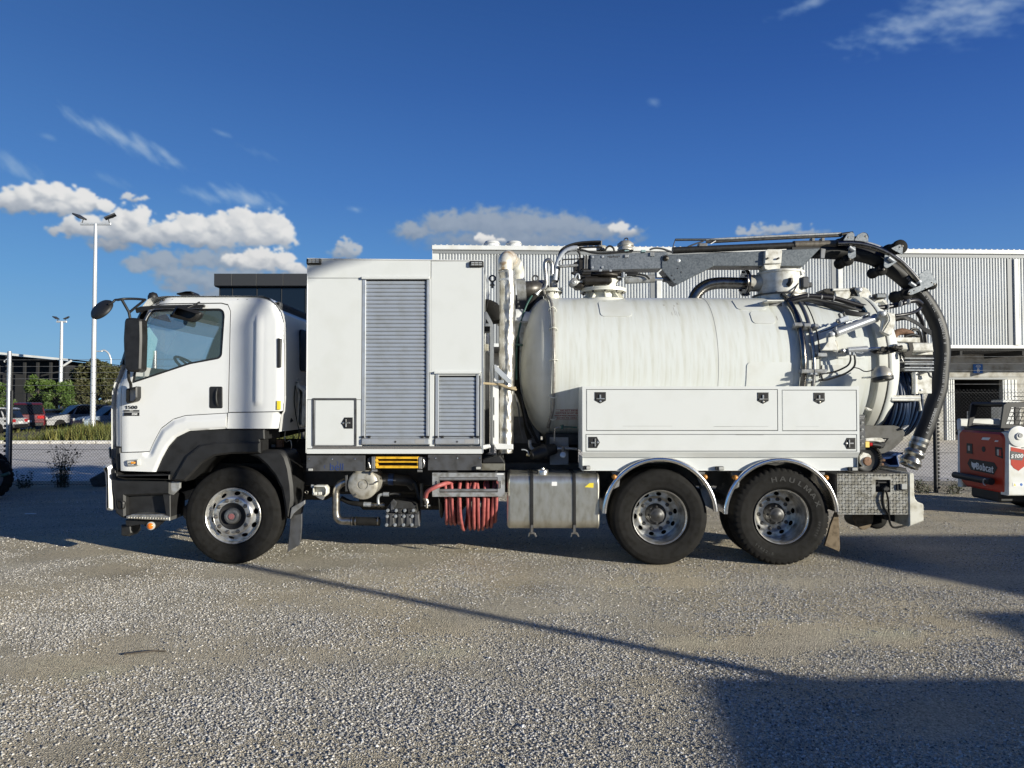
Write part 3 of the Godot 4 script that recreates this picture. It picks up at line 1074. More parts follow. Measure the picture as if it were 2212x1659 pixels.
func cab() -> void:
	var zc := -0.08
	var zfar := -2.42
	var front := pl(1, [197, 2000, 197, 1400, 205, 1210, 225, 1130, 262, 1055, 300, 945, 362, 740, 430, 560, 518, 380, 570, 312, 610, 292], zc)
	var top := pl(1, [570, 312, 610, 292, 750, 276, 1690, 276, 1750, 290], zc)
	var rear := pl(1, [1690, 276, 1760, 300, 1830, 365, 1876, 440, 1898, 530, 1905, 800, 1905, 1250, 1893, 1400, 1872, 1432, 1850, 1600], zc)
	var ribx0 := W(1, 1618, 900, zc).x
	var ribx1 := W(1, 1640, 900, zc).x
	var ribx2 := W(1, 1720, 900, zc).x
	var riby0 := W(1, 1650, 1350, zc).y
	var riby1 := W(1, 1650, 430, zc).y
	var zf := func(p: Vector2) -> float:
		var z := zc - fil(dist_to(p, front), 0.24) - fil(dist_to(p, top), 0.1) - fil(dist_to(p, rear), 0.085)
		# the pressed rib behind the door, and a slight belly
		var w := smoothstep(ribx0, ribx1, p.x) * (1.0 - smoothstep(ribx1, ribx2, p.x)) * smoothstep(riby0 - 0.02, riby0 + 0.06, p.y) * (1.0 - smoothstep(riby1 - 0.12, riby1, p.y))
		return z + 0.022 * w - 0.02 * pow(p.y - 1.9, 2.0)
	var b := MB.new()
	b.drape(pl(1, [197, 1742, 197, 1400, 205, 1210, 225, 1130, 262, 1055, 300, 945, 362, 742, 352, 900, 333, 1090, 322, 1200, 322, 1742], zc), [], 0.025, zf, 0.03)
	part(T, "front_corner_panel", b, m.white)
	b = MB.new()
	var hole := round_poly(pl(1, [432, 1134, 545, 500, 575, 450, 625, 410, 1290, 402, 1325, 425, 1335, 470, 1312, 860, 1285, 892, 1000, 945, 740, 1032], zc), 0.03, 3)
	b.drape(pl(1, [330, 1200, 340, 1080, 362, 800, 440, 560, 520, 420, 560, 390, 700, 363, 1300, 356, 1360, 372, 1384, 430, 1378, 900, 1368, 1412, 1365, 1414, 960, 1437, 840, 1472, 720, 1562, 650, 1690, 605, 1787, 330, 1795], zc), [hole], 0.025, zf, 0.035)
	var door := part(T, "door", b, m.white)
	b = MB.new()
	b.drape(pl(1, [445, 545, 518, 380, 570, 312, 610, 292, 750, 276, 1690, 276, 1760, 300, 1830, 365, 1876, 440, 1898, 530, 1905, 800, 1905, 1250, 1893, 1395, 1850, 1400, 1378, 1407, 1388, 900, 1394, 430, 1366, 362, 1300, 346, 700, 353, 556, 381, 512, 420], zc), [], 0.025, zf, 0.03)
	part(T, "cab_side", b, m.white)
	var zlow := func(p: Vector2) -> float:
		return zf.call(p) + 0.012
	b = MB.new()
	b.drape(pl(1, [1375, 1416, 1850, 1408, 1868, 1436, 1845, 1567, 1365, 1567], zc), [], 0.03, zlow, 0.03)
	part(T, "cab_side", b, m.white)
	var arch := pl(1, [610, 1795, 655, 1697, 725, 1570, 845, 1479, 960, 1444, 1362, 1420], zc)
	var arch2 := pl(1, [1360, 1567, 1000, 1588, 870, 1652, 790, 1742, 730, 1852, 672, 1985], zc)
	var zfl := func(p: Vector2) -> float:
		return zf.call(p) + 0.03 * smoothstep(0.0, 0.07, dist_to(p, arch)) - fil(dist_to(p, arch2), 0.035) * 0.8 + 0.004
	b = MB.new()
	b.drape(pl(1, [332, 1802, 610, 1795, 655, 1697, 725, 1570, 845, 1479, 960, 1444, 1362, 1420, 1360, 1567, 1000, 1588, 870, 1652, 790, 1742, 730, 1852, 672, 1985, 336, 1974], zc), [], 0.02, zfl, 0.04)
	part(T, "front_mudguard", b, m.white)
	# far side, roof, front and back of the shell
	b = MB.new()
	var whole := PackedVector2Array()
	whole.append_array(front)
	whole.append_array(pl(1, [750, 276], zc))
	whole.append_array(rear)
	b.drape(whole, [hole], 0.08, func(_p: Vector2) -> float: return zfar, 0.0)
	part(T, "cab_far_side", b, m.white)
	var strip := func(c: PackedVector2Array, z0: float, z1: float) -> MB:
		var s := MB.new()
		var rows := []
		for z in [z0, lerpf(z0, z1, 0.33), lerpf(z0, z1, 0.66), z1]:
			var r := PackedVector3Array()
			for q in c:
				var bow := 0.05 * (1.0 - pow((z - (z0 + z1) * 0.5) / (z1 - z0) * 2.0, 2.0))
				r.append(Vector3(q.x - (bow if q.x < -3.4 else 0.0), q.y, z))
			rows.append(r)
		s.grid(rows)
		return s
	part(T, "cab_front", strip.call(pl(1, [197, 2000, 197, 1400, 205, 1210, 225, 1130, 262, 1055, 300, 945], zc), -0.17, zfar), m.white)
	part(T, "windscreen", strip.call(pl(1, [300, 945, 362, 740, 430, 560, 450, 520], zc), -0.3, zfar + 0.2), m.screen)
	part(T, "windscreen", strip.call(pl(1, [450, 520, 518, 380], zc), -0.3, zfar + 0.2), m.shade_band)
	part(T, "windscreen_pillar", strip.call(pl(1, [300, 945, 362, 740, 430, 560, 518, 380], zc), -0.17, -0.3), m.black)
	part(T, "windscreen_pillar", strip.call(pl(1, [300, 945, 362, 740, 430, 560, 518, 380], zc), zfar + 0.2, zfar), m.black)
	part(T, "roof", strip.call(pl(1, [518, 380, 570, 312, 610, 292, 750, 276, 1200, 276, 1690, 276, 1760, 300, 1830, 365, 1876, 440], zc), -0.13, zfar), m.white)
	part(T, "cab_back", strip.call(pl(1, [1876, 440, 1898, 530, 1905, 800, 1905, 1250, 1893, 1400, 1872, 1432, 1850, 1600], zc), -0.13, zfar), m.white)
	b = MB.new()
	var xr := W(1, 1905, 800, zc).x
	var yb := W(1, 1905, 900, zc).y
	b.xf = Transform3D(Basis(Vector3.UP, PI / 2), Vector3(xr + 0.012, yb, -1.22))
	b.plate(round_poly(rect(-0.55, -0.1, 0.55, 0.4), 0.08), 0.0, -0.02, 0.004)
	part(T, "rear_window", b, m.dark_glass)
	# door window with its black seal
	b = MB.new()
	var seal := MB.inset(MB.ccw(hole), 0.022)
	b.drape(hole, [seal], 0.02, func(p: Vector2) -> float: return zf.call(p) - 0.012, 0.012)
	part(door, "window_seal", b, m.black)
	b = MB.new()
	b.drape(hole, [], 0.1, func(p: Vector2) -> float: return zf.call(p) - 0.022, 0.0)
	part(door, "window_glass", b, m.glass)
	b = MB.new()
	b.plate(round_poly(pl(1, [1190, 1160, 1320, 1160, 1320, 1372, 1190, 1372], zc), 0.022), zc + 0.006, zc - 0.02, 0.006)
	var hd := part(door, "handle", b, m.black)
	b = MB.new()
	b.tube(smooth(path(1, [1265, 1180, zc, 1258, 1215, zc + 0.022, 1256, 1270, zc + 0.026, 1262, 1320, zc + 0.022, 1272, 1350, zc])), 0.011, 10)
	part(hd, "grip", b, m.plastic)
	# inside
	b = MB.new()
	b.drape(whole, [hole], 0.1, func(_p: Vector2) -> float: return zfar + 0.04, 0.0)
	part(T, "inner_lining", b, m.interior)
	b = MB.new()
	var rf0 := W(1, 640, 330, zc)
	var rf1 := W(1, 1860, 345, zc)
	b.box(Vector3((rf0.x + rf1.x) * 0.5, rf0.y - 0.03, -1.25), Vector3(rf1.x - rf0.x, 0.05, 2.2), 0.01)
	b.box(Vector3(rf1.x - 0.03, rf0.y - 0.65, -1.25), Vector3(0.05, 1.3, 2.2), 0.01)
	b.box(Vector3(W(1, 1620, 900, zc).x, rf0.y - 0.65, -0.2), Vector3(0.45, 1.3, 0.03), 0.01)
	part(T, "headliner", b, m.interior)
	b = MB.new()
	b.box(W(1, 700, 470, -1.75), Vector3(0.02, 0.16, 0.5), 0.01, Basis(Vector3.BACK, 0.6))
	part(T, "sun_visor", b, m.interior)
	b = MB.new()
	var f0 := W(1, 240, 1180, zc)
	var f1 := W(1, 1880, 1180, zc)
	b.box(Vector3((f0.x + f1.x) * 0.5, f0.y - 0.2, -1.25), Vector3(f1.x - f0.x - 0.1, 0.3, 2.2), 0.02)
	b.box(Vector3(f0.x + 0.32, f0.y + 0.02, -1.25), Vector3(0.42, 0.24, 2.1), 0.06)
	part(T, "dashboard", b, m.interior)
	for zz in [-0.6, -1.85]:
		b = MB.new()
		var sx := W(1, 1290, 1100, zc).x
		b.box(Vector3(sx, f0.y + 0.02, zz), Vector3(0.5, 0.14, 0.5), 0.05)
		b.box(Vector3(sx + 0.24, f0.y + 0.24, zz), Vector3(0.13, 0.6, 0.46), 0.05, Basis(Vector3.BACK, -0.2))
		part(T, "seat", b, m.interior)
	b = MB.new()
	var wc := W(1, 1040, 1000, -1.45)
	var axd := Vector3(0.62, 0.78, 0.0).normalized()
	var ring := PackedVector3Array()
	var e1 := axd.cross(Vector3.BACK).normalized()
	for i in 33:
		ring.append(wc + e1 * 0.27 * cos(TAU * i / 32.0) + Vector3.BACK * 0.27 * sin(TAU * i / 32.0))
	b.tube(ring, 0.018, 8, false)
	b.cyl(wc, wc - axd * 0.4, 0.03)
	b.cyl(wc - e1 * 0.23, wc + e1 * 0.23, 0.014)
	part(T, "steering_wheel", b, m.black)
	b = MB.new()
	b.box(W(1, 1000, 540, -1.3), Vector3(0.05, 0.1, 0.28), 0.02)
	part(T, "interior_mirror", b, m.black)
	tb(T, "grab_handle", 1, [540, 800, -0.2, 556, 850, -0.17, 562, 960, -0.16, 556, 1075, -0.2], 0.009, m.silver)
	# mirrors and their arms
	b = MB.new()
	b.plate(round_poly(pl(1, [388, 500, 470, 494, 538, 508, 542, 700, 532, 1000, 500, 1022, 402, 1016, 372, 960, 363, 700, 374, 530], 0.14), 0.045, 6), 0.16, 0.03, 0.018)
	var mr := part(T, "side_mirror", b, m.black)
	b = MB.new()
	b.plate(round_poly(pl(1, [425, 520, 520, 520, 520, 990, 425, 990], 0.02), 0.03), 0.05, 0.028, 0.002)
	part(mr, "mirror_glass", b, m.mirror)
	b = MB.new()
	b.tube(smooth(path(1, [570, 320, -0.3, 480, 312, -0.05, 370, 312, 0.1, 300, 322, 0.12])), 0.014)
	b.tube(path(1, [345, 322, 0.11, 412, 440, 0.1, 424, 505, 0.1]), 0.014)
	b.tube(path(1, [562, 325, -0.28, 470, 398, -0.02, 410, 448, 0.1]), 0.014)
	b.tube(smooth(path(1, [408, 1010, 0.08, 412, 1090, 0.05, 428, 1130, 0.0, 432, 1175, -0.02])), 0.016)
	part(T, "mirror_arm", b, m.black)
	ply(T, "mirror_foot", 1, [378, 1183, 488, 1156, 488, 1270, 470, 1302, 388, 1325, 376, 1300], 0.01, -0.1, m.black, 0.012, 0.015)
	b = MB.new()
	var rcn := W(1, 146, 410, 0.1)
	b.lathe([Vector2(0.0, 0.03), Vector2(0.07, 0.028), Vector2(0.115, 0.016), Vector2(0.132, -0.006), Vector2(0.128, -0.02), Vector2(0.0, -0.022)], rcn, Vector3(-0.3, 0.55, 0.78), 36)
	b.xf = Transform3D()
	part(T, "round_mirror", b, m.plastic)
	tb(T, "mirror_bracket", 1, [215, 365, 0.14, 255, 345, 0.13, 280, 322, 0.12, 310, 322, 0.12], 0.012, m.black)
	b = MB.new()
	b.plate(round_poly(pl(1, [802, 482, 868, 380, 905, 376, 1082, 430, 1108, 452, 1080, 500, 1010, 536, 812, 487], 0.13), 0.03), 0.15, 0.05, 0.03)
	part(T, "kerb_mirror", b, m.black)
	tb(T, "kerb_mirror_arm", 1, [1095, 345, -0.05, 1050, 368, 0.02, 960, 410, 0.1], 0.01, m.black)
	ply(T, "rain_visor", 1, [470, 405, 520, 385, 715, 372, 1142, 364, 1142, 393, 860, 396, 640, 405, 540, 430, 480, 450], -0.045, -0.07, m.black, 0.004, 0.01)
	b = MB.new()
	b.lathe([Vector2(0.055, 0.0), Vector2(0.055, 0.05), Vector2(0.04, 0.085), Vector2(0.0, 0.1)], W(1, 645, 330, -0.35), Vector3.UP, 18)
	part(T, "roof_marker_lamp", b, m.black)
	ply(T, "roof_antenna", 1, [868, 268, 870, 256, 960, 236, 1012, 236, 1034, 258, 1034, 268], -1.0, -1.2, m.black, 0.01, 0.01)
	for x in [742, 832, 1465, 1555]:
		rc(T, "roof_clip", 1, x - 8, 314, x + 8, 328, -0.12, -0.16, m.black, 0.002)
	rc(T, "side_marker", 1, 1845, 692, 1880, 978, zc + 0.008, zc - 0.06, m.black, 0.006, 0.01)
	rc(T, "sticker", 1, 1843, 1298, 1874, 1384, zc + 0.012, zc - 0.02, m.sticker_yellow, 0.001)
	# lettering of the door
	b = MB.new()
	var at := W(1, 436, 1362, zc)
	text(b, "1500", 0.036, Transform3D(Basis(), Vector3(at.x, at.y, zc + 0.004)), 0.004, true, 1.25)
	part(door, "lettering", b, m.print)
	var bd := rc(door, "badge", 1, 363, 1387, 512, 1404, zc + 0.004, zc - 0.01, m.dark_grey, 0.001)
	b = MB.new()
	at = W(1, 438, 1395, zc)
	text(b, "A U T O", 0.008, Transform3D(Basis(), Vector3(at.x, at.y, zc + 0.005)), 0.002)
	part(bd, "lettering", b, m.print_white)
	bd = rc(door, "badge", 1, 363, 1410, 512, 1444, zc + 0.004, zc - 0.01, m.print, 0.001)
	b = MB.new()
	at = W(1, 468, 1427, zc)
	text(b, "350", 0.022, Transform3D(Basis(), Vector3(at.x, at.y, zc + 0.005)), 0.002, true, 1.2)
	part(bd, "lettering", b, m.print_white)
	# lamps low on the front
	var lp := rc(T, "indicator_mount", 2, 380, 492, 578, 578, zc + 0.022, zc - 0.03, m.white, 0.008, 0.02)
	b = MB.new()
	b.plate(round_poly(pl(2, [388, 520, 505, 508, 505, 575, 400, 578], zc + 0.05), 0.012), zc + 0.06, zc, 0.012)
	part(lp, "indicator_lens", b, m.lens)
	b = MB.new()
	var ic := W(2, 455, 545, zc + 0.05)
	b.box(Vector3(ic.x, ic.y, zc + 0.055), Vector3(0.045, 0.022, 0.016), 0.003)
	part(lp, "indicator_bulb", b, m.amber)
	ply(T, "headlight", 2, [203, 395, 280, 396, 280, 512, 212, 510], -0.2, -0.5, m.paint_grey, 0.02, 0.02)
	ply(T, "lamp_surround", 2, [280, 398, 328, 398, 332, 600, 290, 650, 283, 512], -0.11, -0.5, m.black, 0.01)
	# black plastics round the wheel, step and bumper
	ply(T, "wheel_arch_liner", 2, [682, 632, 740, 500, 805, 385, 900, 275, 1010, 236, 1360, 222, 1720, 222, 1725, 318, 1680, 325, 1680, 457, 1400, 461, 1240, 482, 1120, 552, 1030, 650, 955, 728, 805, 718, 805, 635], -0.075, -0.6, m.plastic, 0.012)
	ply(T, "wheel_arch_lip", 2, [830, 722, 870, 640, 965, 475, 1100, 372, 1250, 347, 1680, 343, 1680, 455, 1400, 459, 1240, 480, 1118, 550, 1028, 648, 952, 726], -0.03, -0.3, m.plastic, 0.02)
	ply(T, "bumper_ledge", 2, [287, 640, 300, 668, 805, 660, 803, 712, 370, 708, 300, 690, 287, 660], -0.04, -0.5, m.plastic, 0.01)
	ply(T, "front_bumper", 2, [232, 600, 292, 610, 300, 690, 815, 712, 812, 860, 740, 855, 374, 870, 374, 1085, 330, 1075, 275, 1030, 262, 880, 245, 800], -0.12, -2.2, m.plastic, 0.02)
	ply(T, "step_housing", 2, [374, 872, 540, 848, 740, 852, 800, 880, 812, 900, 815, 1100, 380, 1085], -0.2, -0.55, m.plastic, 0.01)
	ply(T, "step_side", 2, [735, 852, 812, 860, 815, 1100, 770, 1060], -0.08, -0.3, m.plastic, 0.008)
	ply(T, "tow_cover", 2, [290, 900, 345, 910, 365, 930, 360, 990, 340, 1000, 300, 990], -0.1, -0.16, m.black, 0.012, 0.02)
	b = MB.new()
	b.plate(pl(2, [385, 1062, 440, 1045, 740, 1045, 808, 1072, 808, 1106, 385, 1086], -0.06), -0.06, -0.32, 0.004)
	var st := part(T, "step", b, m.alu)
	b = MB.new()
	for i in 15:
		b.box(W(2, 412 + i * 26.0, 1074 + i * 0.7, -0.055), Vector3(0.016, 0.02, 0.02), 0.004)
	part(st, "step_teeth", b, m.alu)
	ply(T, "step_bracket", 2, [380, 1098, 745, 1110, 690, 1160, 650, 1195, 600, 1190, 545, 1140, 420, 1160, 380, 1150], -0.16, -0.22, m.black, 0.004)
	ply(T, "chassis_nose", 2, [332, 1148, 410, 1140, 430, 1160, 438, 1225, 405, 1262, 332, 1250], -0.3, -0.5, m.plastic, 0.015)
	var rf := W(2, 620, 1158, -0.14)
	lt(T, "side_reflector", rf, Vector3.BACK, [Vector2(0.045, -0.02), Vector2(0.045, 0.0), Vector2(0.036, 0.006), Vector2(0.0, 0.008)], m.lens, 24)
	lt(T, "side_reflector", rf + Vector3(0, 0, 0.006), Vector3.BACK, [Vector2(0.034, 0.0), Vector2(0.028, 0.01), Vector2(0.0, 0.014)], m.orange, 24)
	ply(T, "bumper_corner", 2, [147, 592, 168, 564, 228, 560, 236, 600, 240, 760, 243, 1000, 232, 1012, 180, 1008, 174, 985, 176, 800, 168, 650, 150, 622], -0.12, -0.34, m.silver_white, 0.03, 0.02)
	ply(T, "spray_plate", 2, [812, 726, 908, 730, 906, 790, 822, 872], -0.14, -0.17, m.paint_grey, 0.003)
	# the guard behind the front wheel, and its flap
	b = MB.new()
	var gp := pl(2, [1560, 470, 1650, 500, 1740, 580, 1820, 680, 1880, 800, 1905, 920, 1922, 1085, 1972, 1092, 2000, 900, 1992, 760, 1968, 600, 1935, 490, 1900, 440, 1860, 425, 1700, 428], -0.08)
	b.plate(gp, -0.08, -0.55, 0.03)
	part(T, "rear_mudguard", b, m.plastic)
	ply(T, "mud_flap", 2, [1975, 1060, 2085, 1040, 2085, 1150, 2075, 1280, 2058, 1345, 1944, 1412, 1962, 1260, 1970, 1150], -0.2, -0.225, m.dark_grey, 0.004)
	ply(T, "guard_stay", 2, [1985, 980, 2110, 910, 2112, 945, 2000, 1040, 1970, 1090, 1975, 1040], -0.07, -0.11, m.grey, 0.004)
	# behind the cab
	b = MB.new()
	b.plate(round_poly(pl(1, [2018, 1112, 2052, 1100, 2060, 1150, 2110, 1180, 2125, 1210, 2112, 1540, 2065, 1562, 2030, 1530, 2046, 1240, 2030, 1180], -0.5), 0.02), -0.48, -0.66, 0.03)
	var bt := part(T, "washer_bottle", b, m.dirty_white)
	b = MB.new()
	b.lathe([Vector2(0.03, 0), Vector2(0.03, 0.03), Vector2(0.0, 0.035)], W(1, 2035, 1108, -0.57), Vector3.UP, 16)
	part(bt, "cap", b, m.paint_grey)
	tb(T, "cable", 1, [2022, 1150, -0.45, 2012, 1300, -0.45, 2035, 1480, -0.44, 2060, 1600, -0.44, 2040, 1700, -0.44], 0.006, m.black)
	tb(T, "cable", 1, [1910, 1245, -0.4, 1935, 1280, -0.38, 1970, 1300, -0.38, 1968, 1360, -0.4], 0.01, m.black)
	tb(T, "cable", 2, [1925, 240, -0.4, 1920, 310, -0.4, 1935, 345, -0.38, 1975, 330, -0.38, 1985, 400, -0.38, 1940, 440, -0.4, 1900, 430, -0.4], 0.006, m.steel)
	rc(T, "bracket", 2, 1838, 322, 1893, 398, -0.42, -0.5, m.rust, 0.004)
	tb(T, "torsion_bar", 2, [1690, 395, -0.45, 1830, 380, -0.45], 0.02, m.grey, false)
	tb(T, "wiring_loom", 1, [1905, 1250, -0.5, 1960, 1320, -0.45, 1930, 1400, -0.5, 1990, 1500, -0.5], 0.02, m.black)
	rc(T, "filter_can", 1, 1862, 1380, 1925, 1555, -0.35, -0.5, m.grey, 0.03, 0.02)

# ------------------------------------------------------------------ wheels
func disc_holes(n: int, r: float, a: float, b: float, off := 0.0) -> Array:
	var o := []
	for i in n:
		var t := TAU * (i + off) / n
		o.append(ellipse(Vector2(cos(t), sin(t)) * r, a, b, 14, t))
	return o

func wheel(called: String, at: Vector3, R: float, front: bool, lugs: bool, lettering := "") -> void:
	# at: centre of the outer sidewall plane
	var c := at - Vector3(0, 0, 0.14)
	var hub := Node3D.new()
	hub.name = numbered(T, called)
	T.add_child(hub, true)
	hub.position = -offs[T]
	var tr := Transform3D(Basis(), c)
	# tyre
	var b := MB.new()
	b.xf = tr
	var prof := [Vector2(0.296, 0.085), Vector2(0.305, 0.112), Vector2(0.325, 0.125), Vector2(0.333, 0.131), Vector2(0.342, 0.128), Vector2(0.37, 0.137), Vector2(0.40, 0.140), Vector2(0.435, 0.139), Vector2(0.446, 0.142), Vector2(0.455, 0.138), Vector2(0.485, 0.130), Vector2(R - 0.022, 0.122), Vector2(R - 0.008, 0.108), Vector2(R - 0.001, 0.085), Vector2(R, 0.0), Vector2(R - 0.001, -0.085), Vector2(R - 0.008, -0.108), Vector2(R - 0.03, -0.125), Vector2(0.42, -0.14), Vector2(0.34, -0.13), Vector2(0.296, -0.1)]
	var segs := 240 if lugs else 96
	var rows := []
	for i in prof.size():
		var row := PackedVector3Array()
		for j in segs:
			var a := TAU * j / segs
			var r: float = prof[i].x
			var h: float = prof[i].y
			if lugs and i >= 11 and i <= 16 and j % 5 == 0:
				r -= 0.007
				h -= 0.010 * signf(h)
			elif not lugs and i >= 13 and i <= 15 and j % 2 == 0:
				r -= 0.0015
			row.append(Vector3(r * cos(a), r * sin(a), h))
		rows.append(row)
	b.grid(rows, true)
	if not lugs:
		for z in [0.075, 0.03, -0.03, -0.075]:
			b.lathe([Vector2(R + 0.001, z - 0.004), Vector2(R + 0.001, z + 0.004)], Vector3(), Vector3.BACK, 64)
	var ty := part(hub, "tyre", b, m.rubber)
	if lettering:
		var lb := MB.new()
		lb.xf = tr
		var span := 1.42
		for i in lettering.length():
			var a := deg_to_rad(102.0) - span * i / (lettering.length() - 1.0)
			var q := Vector3(cos(a) * 0.412, sin(a) * 0.412, 0.139)
			text(lb, lettering[i], 0.052, Transform3D(Basis(Vector3.BACK, a - PI / 2), q), 0.006, true, 1.5)
		var small := "11R22.5"
		for i in small.length():
			var a := deg_to_rad(226.0) + 0.5 * i / (small.length() - 1.0)
			text(lb, small[i], 0.03, Transform3D(Basis(Vector3.BACK, a + PI / 2), Vector3(cos(a) * 0.41, sin(a) * 0.41, 0.139)), 0.005, true, 1.1)
		small = "BFT312"
		for i in small.length():
			var a := deg_to_rad(352.0) - 0.36 * i / (small.length() - 1.0)
			text(lb, small[i], 0.024, Transform3D(Basis(Vector3.BACK, a - PI / 2), Vector3(cos(a) * 0.41, sin(a) * 0.41, 0.139)), 0.004, true, 1.0)
		part(hub, "tyre_lettering", lb, m.rubber_text)
	# rim
	b = MB.new()
	b.xf = tr
	if front:
		b.lathe([Vector2(0.296, 0.09), Vector2(0.306, 0.12), Vector2(0.3, 0.126), Vector2(0.29, 0.12), Vector2(0.283, 0.085), Vector2(0.278, 0.06)], Vector3(), Vector3.BACK, 64)
		var zr := func(p: Vector2) -> float:
			var r := p.length()
			return lerpf(0.135, 0.06, smoothstep(0.19, 0.275, r)) - 0.03 * smoothstep(0.15, 0.10, r) * 0.0
		b.drape(ellipse(Vector2(), 0.281, 0.281, 64), disc_holes(10, 0.242, 0.02, 0.034, 0.3) + [ellipse(Vector2(), 0.135, 0.135, 40)], 0.012, zr, 0.012)
	else:
		b.lathe([Vector2(0.292, 0.09), Vector2(0.299, 0.12), Vector2(0.294, 0.127), Vector2(0.286, 0.122), Vector2(0.279, 0.10), Vector2(0.272, 0.05), Vector2(0.268, -0.09), Vector2(0.255, -0.135)], Vector3(), Vector3.BACK, 64)
		b.drape(ellipse(Vector2(), 0.262, 0.262, 64), disc_holes(10, 0.226, 0.022, 0.031, 0.2) + [ellipse(Vector2(), 0.12, 0.12, 36)], 0.012, func(p: Vector2) -> float: return -0.132 + 0.02 * smoothstep(0.21, 0.16, p.length()), 0.012)
	part(hub, "rim", b, m.rim if front else m.rim_painted)
	# nuts
	var nr := 0.1775 if front else 0.1675
	var nz := 0.135 if front else -0.114
	for i in 10:
		var a := TAU * (i + 0.06) / 10
		b = MB.new()
		b.xf = tr
		var q := Vector3(cos(a) * nr, sin(a) * nr, nz)
		b.lathe([Vector2(0.024, 0), Vector2(0.024, 0.005), Vector2(0.019, 0.006), Vector2(0.018, 0.024), Vector2(0.012, 0.026), Vector2(0.011, 0.042), Vector2(0.0, 0.043)], q, Vector3.BACK, 6 if front else 6)
		part(hub, "wheel_nut", b, m.nut if front else m.hub)
	# hub
	b = MB.new()
	b.xf = tr
	if front:
		b.lathe([Vector2(0.09, 0.1), Vector2(0.088, 0.125), Vector2(0.083, 0.128), Vector2(0.081, 0.16), Vector2(0.075, 0.168), Vector2(0.05, 0.17), Vector2(0.048, 0.162), Vector2(0.0, 0.164)], Vector3(), Vector3.BACK, 36)
		part(hub, "hub", b, m.hub_grey)
		b = MB.new()
		b.xf = tr
		b.lathe([Vector2(0.033, 0.163), Vector2(0.03, 0.171), Vector2(0.0, 0.173)], Vector3(), Vector3.BACK, 20)
		part(hub, "hub_cap", b, m.hub_red)
		b = MB.new()
		b.xf = tr
		b.lathe([Vector2(0.168, 0.04), Vector2(0.146, 0.139), Vector2(0.138, 0.141), Vector2(0.12, 0.12), Vector2(0.08, 0.115)], Vector3(), Vector3.BACK, 36)
		part(hub, "hub_flange", b, m.dark)
	else:
		b.xf = tr * Transform3D(Basis(), Vector3(0, 0, -0.09))
		b.lathe([Vector2(0.125, -0.06), Vector2(0.125, -0.03), Vector2(0.115, -0.02), Vector2(0.112, 0.02), Vector2(0.1, 0.035), Vector2(0.088, 0.04), Vector2(0.078, 0.085), Vector2(0.055, 0.09), Vector2(0.05, 0.098), Vector2(0.0, 0.1)], Vector3(), Vector3.BACK, 36)
		for i in 8:
			var a := TAU * i / 8
			b.lathe([Vector2(0.014, 0), Vector2(0.013, 0.025), Vector2(0.0, 0.026)], Vector3(cos(a) * 0.093, sin(a) * 0.093, 0.035), Vector3.BACK, 6)
		part(hub, "hub", b, m.hub)
		# the inner tyre of the pair
		b = MB.new()
		b.xf = Transform3D(Basis(), c - Vector3(0, 0, 0.32))
		var pr2 := []
		for p in prof:
			pr2.append(p)
		b.lathe(pr2, Vector3(), Vector3.BACK, 60)
		b.lathe([Vector2(0.0, -0.02), Vector2(0.3, -0.02)], Vector3(), Vector3.BACK, 40)
		part(hub, "inner_tyre", b, m.rubber)
	if front:
		b = MB.new()
		b.xf = tr
		b.lathe([Vector2(0.28, 0.02), Vector2(0.27, -0.12), Vector2(0.0, -0.12)], Vector3(), Vector3.BACK, 40)
		part(hub, "brake_drum", b, m.dark)

func latch(par: Node3D, k: int, x: float, y: float, s: float, turn: float, z: float) -> void:
	# a black pointed whale-tail latch; turn 0 points down
	var c := W(k, x, y, z)
	var f: float = ZO[k][2] / 200.0 * s
	var b := MB.new()
	b.xf = Transform3D(Basis(Vector3.BACK, turn), Vector3(c.x, c.y, 0))
	b.plate(PackedVector2Array([Vector2(-54, 52) * f, Vector2(54, 52) * f, Vector2(54, -30) * f, Vector2(0, -58) * f, Vector2(-54, -30) * f]), z + 0.006, z - 0.01, 0.003)
	var l := part(par, "latch", b, m.black)
	b = MB.new()
	b.xf = Transform3D(Basis(Vector3.BACK, turn), Vector3(c.x, c.y, 0))
	b.plate(rect(-36 * f, -18 * f, 36 * f, 38 * f), z + 0.0075, z, 0.001)
	part(l, "latch_dish", b, m.dark)
	b = MB.new()
	b.xf = Transform3D(Basis(Vector3.BACK, turn), Vector3(c.x, c.y, 0))
	b.box(Vector3(0, -12 * f, z + 0.014), Vector3(76, 11, 0) * f + Vector3(0, 0, 0.01), 0.002)
	b.box(Vector3(-2 * f, 8 * f, z + 0.014), Vector3(14, 40, 0) * f + Vector3(0, 0, 0.01), 0.002)
	b.lathe([Vector2(10 * f, 0), Vector2(10 * f, 0.008), Vector2(0, 0.01)], Vector3(0, -38 * f, z + 0.006), Vector3.BACK, 12)
	part(l, "latch_handle", b, m.alu)

